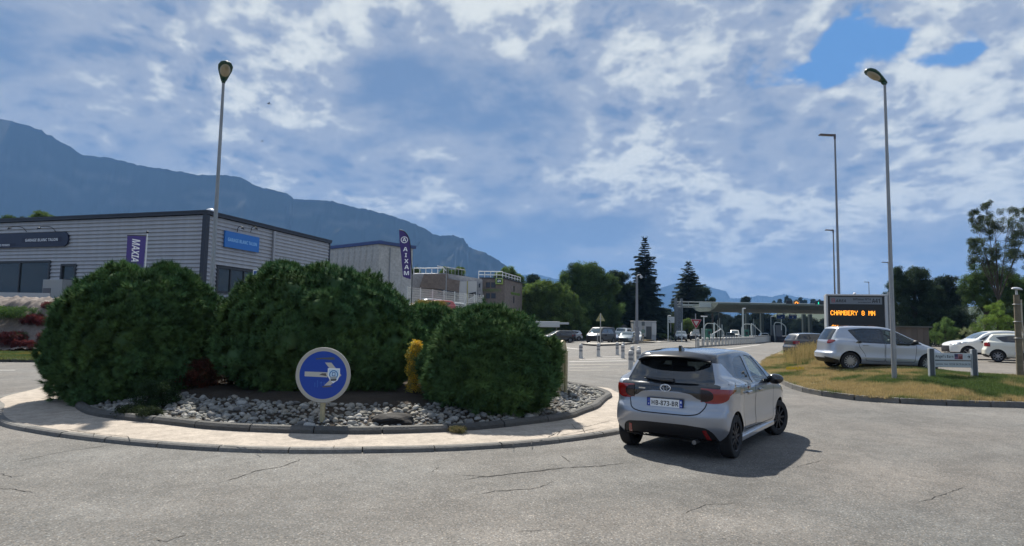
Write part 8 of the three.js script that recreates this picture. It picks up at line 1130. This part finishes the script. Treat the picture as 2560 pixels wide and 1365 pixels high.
// banners
{
  const mPurple = M([0.085, 0.06, 0.18], 0.75, { side: THREE.DoubleSide });
  { const D = 38, a = at(318, 588, D), b = at(357, 700, D), t = thing('banner_flag', 'rectangular violet banner with white vertical lettering in front of the garage', 'banner', [b.x, TER, -D]), w = b.x - a.x, top = a.y - TER, h = 3.3;
    part('pole', cyl(0.035, 0.045, top + 0.2, 0.09, (top + 0.2) / 2, 0, 10), mWhiteMetal, t); part('top_arm', [bar(V3(0.09, top, 0), V3(-w, top, 0), 0.025), new THREE.SphereGeometry(0.08, 10, 8).translate(0.09, top + 0.2, 0), bar(V3(0.09, top - 1.0, 0), V3(0, top - 1.0, 0), 0.02), bar(V3(0.09, top - 2.0, 0), V3(0, top - 2.0, 0), 0.02)], mBlack, t);
    const tx = canvasTex(256, 900, (c, W, H) => { c.fillStyle = '#55488a'; c.fillRect(0, 0, W, H); c.save(); c.translate(W * 0.5, H * 0.06); c.rotate(Math.PI / 2); c.fillStyle = '#fff'; c.font = 'bold italic 150px sans-serif'; c.textBaseline = 'middle'; c.fillText('MAXIA', -14, 0, H * 0.43); c.restore(); });
    const g = new THREE.PlaneGeometry(w, h, 8, 20), p = g.attributes.position; for (let i = 0; i < p.count; i++) p.setZ(i, 0.04 * Math.sin(p.getX(i) * 5 + p.getY(i) * 1.4)); g.computeVertexNormals(); part('cloth', g, new THREE.MeshStandardMaterial({ map: tx, roughness: 0.8, side: THREE.DoubleSide }), t, [-w / 2, top - h / 2 - 0.03, 0]); }
  { const D = 47, P = (px, py) => { const q = at(px, py, D); return [q.x, q.y]; }, f0 = P(1026, 790), t = thing('feather_flag', 'tall purple feather flag with white vertical lettering by the wire fence', 'flag', [f0[0], TER - 0.5, -D]), R = (px, py) => { const q = P(px, py); return [q[0] - f0[0], q[1] - TER + 0.5]; };
    const edge = [R(997.5, 575), R(1008, 578), R(1017, 587), R(1023, 602), R(1025.5, 622), R(1026.5, 650), R(1026.5, 698), R(1016, 695), R(1007, 691), R(1005, 665), R(1003, 640), R(999, 605)], cu = smoothPoly(edge.slice(0, 7), 6, false), poly = [...cu, ...edge.slice(7)];
    const xs = poly.map((p) => p[0]), ys = poly.map((p) => p[1]), x0 = Math.min(...xs), x1 = Math.max(...xs), y0 = Math.min(...ys), y1 = Math.max(...ys), g = shapeGeo(poly), p = g.attributes.position, uv = g.attributes.uv; for (let i = 0; i < p.count; i++) uv.setXY(i, (p.getX(i) - x0) / (x1 - x0), (p.getY(i) - y0) / (y1 - y0));
    const tx = canvasTex(256, 1024, (c, W, H) => { c.fillStyle = '#4b3c7a'; c.fillRect(0, 0, W, H); const X = (px) => (px - 997.5) / 29 * W, Y = (py) => (py - 575) / 123 * H; c.fillStyle = '#fff'; c.beginPath(); c.arc(X(1010), Y(599.5), H * 0.068, 0, 7); c.fill(); c.fillStyle = '#4b3c7a'; c.beginPath(); c.arc(X(1010), Y(599.5), H * 0.054, 0, 7); c.fill(); c.fillStyle = '#fff'; c.font = 'bold 110px sans-serif'; c.textAlign = 'center'; c.textBaseline = 'middle'; c.fillText('A', X(1010), Y(599)); c.font = 'bold 140px sans-serif'; [['A', 1013, 623], ['I', 1014.5, 638], ['X', 1016, 653], ['A', 1017, 668], ['M', 1017, 683]].forEach(([s, x, y]) => { c.save(); c.translate(X(x), Y(y)); c.scale(0.95, 0.85); c.fillText(s, 0, 0); c.restore(); }); });
    part('cloth', g, new THREE.MeshStandardMaterial({ map: tx, roughness: 0.8, side: THREE.DoubleSide }), t); part('pole', [tube([[0.02, 0, -0.02], [0.02, R(1026, 690)[1], -0.02], ...edge.slice(0, 6).reverse().map(([x, y]) => [x + 0.02, y + 0.01, -0.02])], 0.035, 50, 8)], mBlack, t); }
  { const D = 30, a = at(633, 676, D), b = at(667, 697, D), t = thing('place_sign', 'blue place name sign peeping out between the two left pine bushes', 'sign', [a.x, 0.1, -D]); const w = 1.05, h = 0.55, y = a.y - 0.1; part('sign_back', rbox(w + 0.04, h + 0.04, 0.05, 0.02, w / 2, y - h / 2, -0.03), M([0.55, 0.58, 0.62], 0.5), t); const [g, m] = textPlane('', w, h, { px: 256, draw: (c, W, H) => { c.fillStyle = '#d6dde4'; c.fillRect(0, 0, W, H); c.fillStyle = '#15459a'; c.fillRect(W * 0.03, H * 0.06, W * 0.94, H * 0.88); c.fillStyle = '#c9d8f0'; c.font = 'bold 44px sans-serif'; c.textBaseline = 'middle'; c.fillText('A N N E C Y', W * 0.1, H * 0.32, W * 1.3); c.fillText('G E N', W * 0.1, H * 0.75); } }); part('sign_face', g, m, t, [w / 2, y - h / 2, 0]); part('post', [cyl(0.04, 0.04, y, 0.15, y / 2, -0.08, 10)], mGalv, t); part('post', [cyl(0.04, 0.04, y, w - 0.15, y / 2, -0.08, 10)], mGalv, t); }
}
// white tube barrier and block on top of the bank
{
  const D = 36.5, a = at(-40, 750, D), b = at(160, 748, D), t = thing('tube_barrier', 'white horizontal tube barrier along the top of the bank', 'barrier', [0, 0, 0]); part('rail', bar(V3(a.x, a.y, -D), V3(b.x, b.y, -D), 0.065, 0.065, 12), mWhiteMetal, t); for (const f of [0.1, 0.5, 0.95]) part('post', bar(V3(lerp(a.x, b.x, f), TER - 0.3, -D), V3(lerp(a.x, b.x, f), lerp(a.y, b.y, f), -D), 0.05), mWhiteMetal, t);
  const q = at(92, 758, 36), s = thing('concrete_block', 'ribbed pale concrete block under the white tube barrier', 'block', [q.x, q.y - 0.28, -36]); part('block', metric(rbox(0.72, 0.6, 0.5, 0.05, 0, 0, 0), 0.7), M([0.4, 0.37, 0.31], 0.9), s); for (let i = 0; i < 4; i++) part('rib', rbox(0.07, 0.5, 0.05, 0.02, -0.25 + i * 0.165, 0, 0.255), M([0.36, 0.33, 0.28], 0.9), s);
  const u = thing('low_wall', 'low pale wall panel behind the tube barrier at the foot of the garage', 'wall', [0, 0, 0]), c = at(-60, 760, 38.5), e = at(122, 760, 38.5); part('panel', metric(box(e.x - c.x, 0.75, 0.12, (e.x + c.x) / 2, TER + 0.1, -38.5), 0.5), M([0.42, 0.43, 0.44], 0.8), u);
}
// dark flat stone among the pebbles, two birds
{
  const g = G(985, 1036, 0.3), t = thing('rock', 'flat dark rock lying among the pebbles left of the low pine bush', 'rock', [g.x, bedH(g.x, g.z) + 0.02, g.z]), s = new THREE.IcosahedronGeometry(1, 3), p = s.attributes.position; for (let i = 0; i < p.count; i++) { const k = 1 + (n3(p.getX(i) * 1.7, p.getY(i) * 1.7, p.getZ(i) * 1.7) - 0.5) * 0.7; p.setXYZ(i, p.getX(i) * k * 0.33, p.getY(i) * k * 0.11, p.getZ(i) * k * 0.24); } s.computeVertexNormals(); part('stone', s, new THREE.MeshStandardMaterial({ map: grainTex, color: new THREE.Color().setRGB(0.022, 0.02, 0.02), roughness: 0.9 }), t);
  for (const [px, py, d, k, l] of [[672, 259, 60, 1, 'small dark bird gliding high right of the left lamp head'], [655, 353, 75, 0.75, 'smaller dark bird below the gliding one']]) { const q = at(px, py, d), b = thing('bird', l, 'bird', q, 0.5); const m = M([0.03, 0.03, 0.035], 0.8, { side: THREE.DoubleSide }), body = new THREE.SphereGeometry(1, 12, 8); body.scale(0.14 * k, 0.035 * k, 0.04 * k); part('body', [body, mv(new THREE.ConeGeometry(0.03 * k, 0.12 * k, 6), 0.17 * k, 0, 0, 0, 0, Math.PI / 2), mv(new THREE.SphereGeometry(0.034 * k, 8, 6), -0.13 * k, 0.01, 0)], m, b); for (const sd of [1, -1]) part('wing', soup([[[-0.06 * k, 0, 0], [0.05 * k, 0, 0], [-0.02 * k, 0.1 * k, sd * 0.22 * k]], [[0.05 * k, 0, 0], [0.04 * k, 0.07 * k, sd * 0.24 * k], [-0.02 * k, 0.1 * k, sd * 0.22 * k]], [[-0.02 * k, 0.1 * k, sd * 0.22 * k], [0.04 * k, 0.07 * k, sd * 0.24 * k], [0.05 * k, 0.03 * k, sd * 0.45 * k]]]), m, b); }
}
renderer.render(scene, camera);
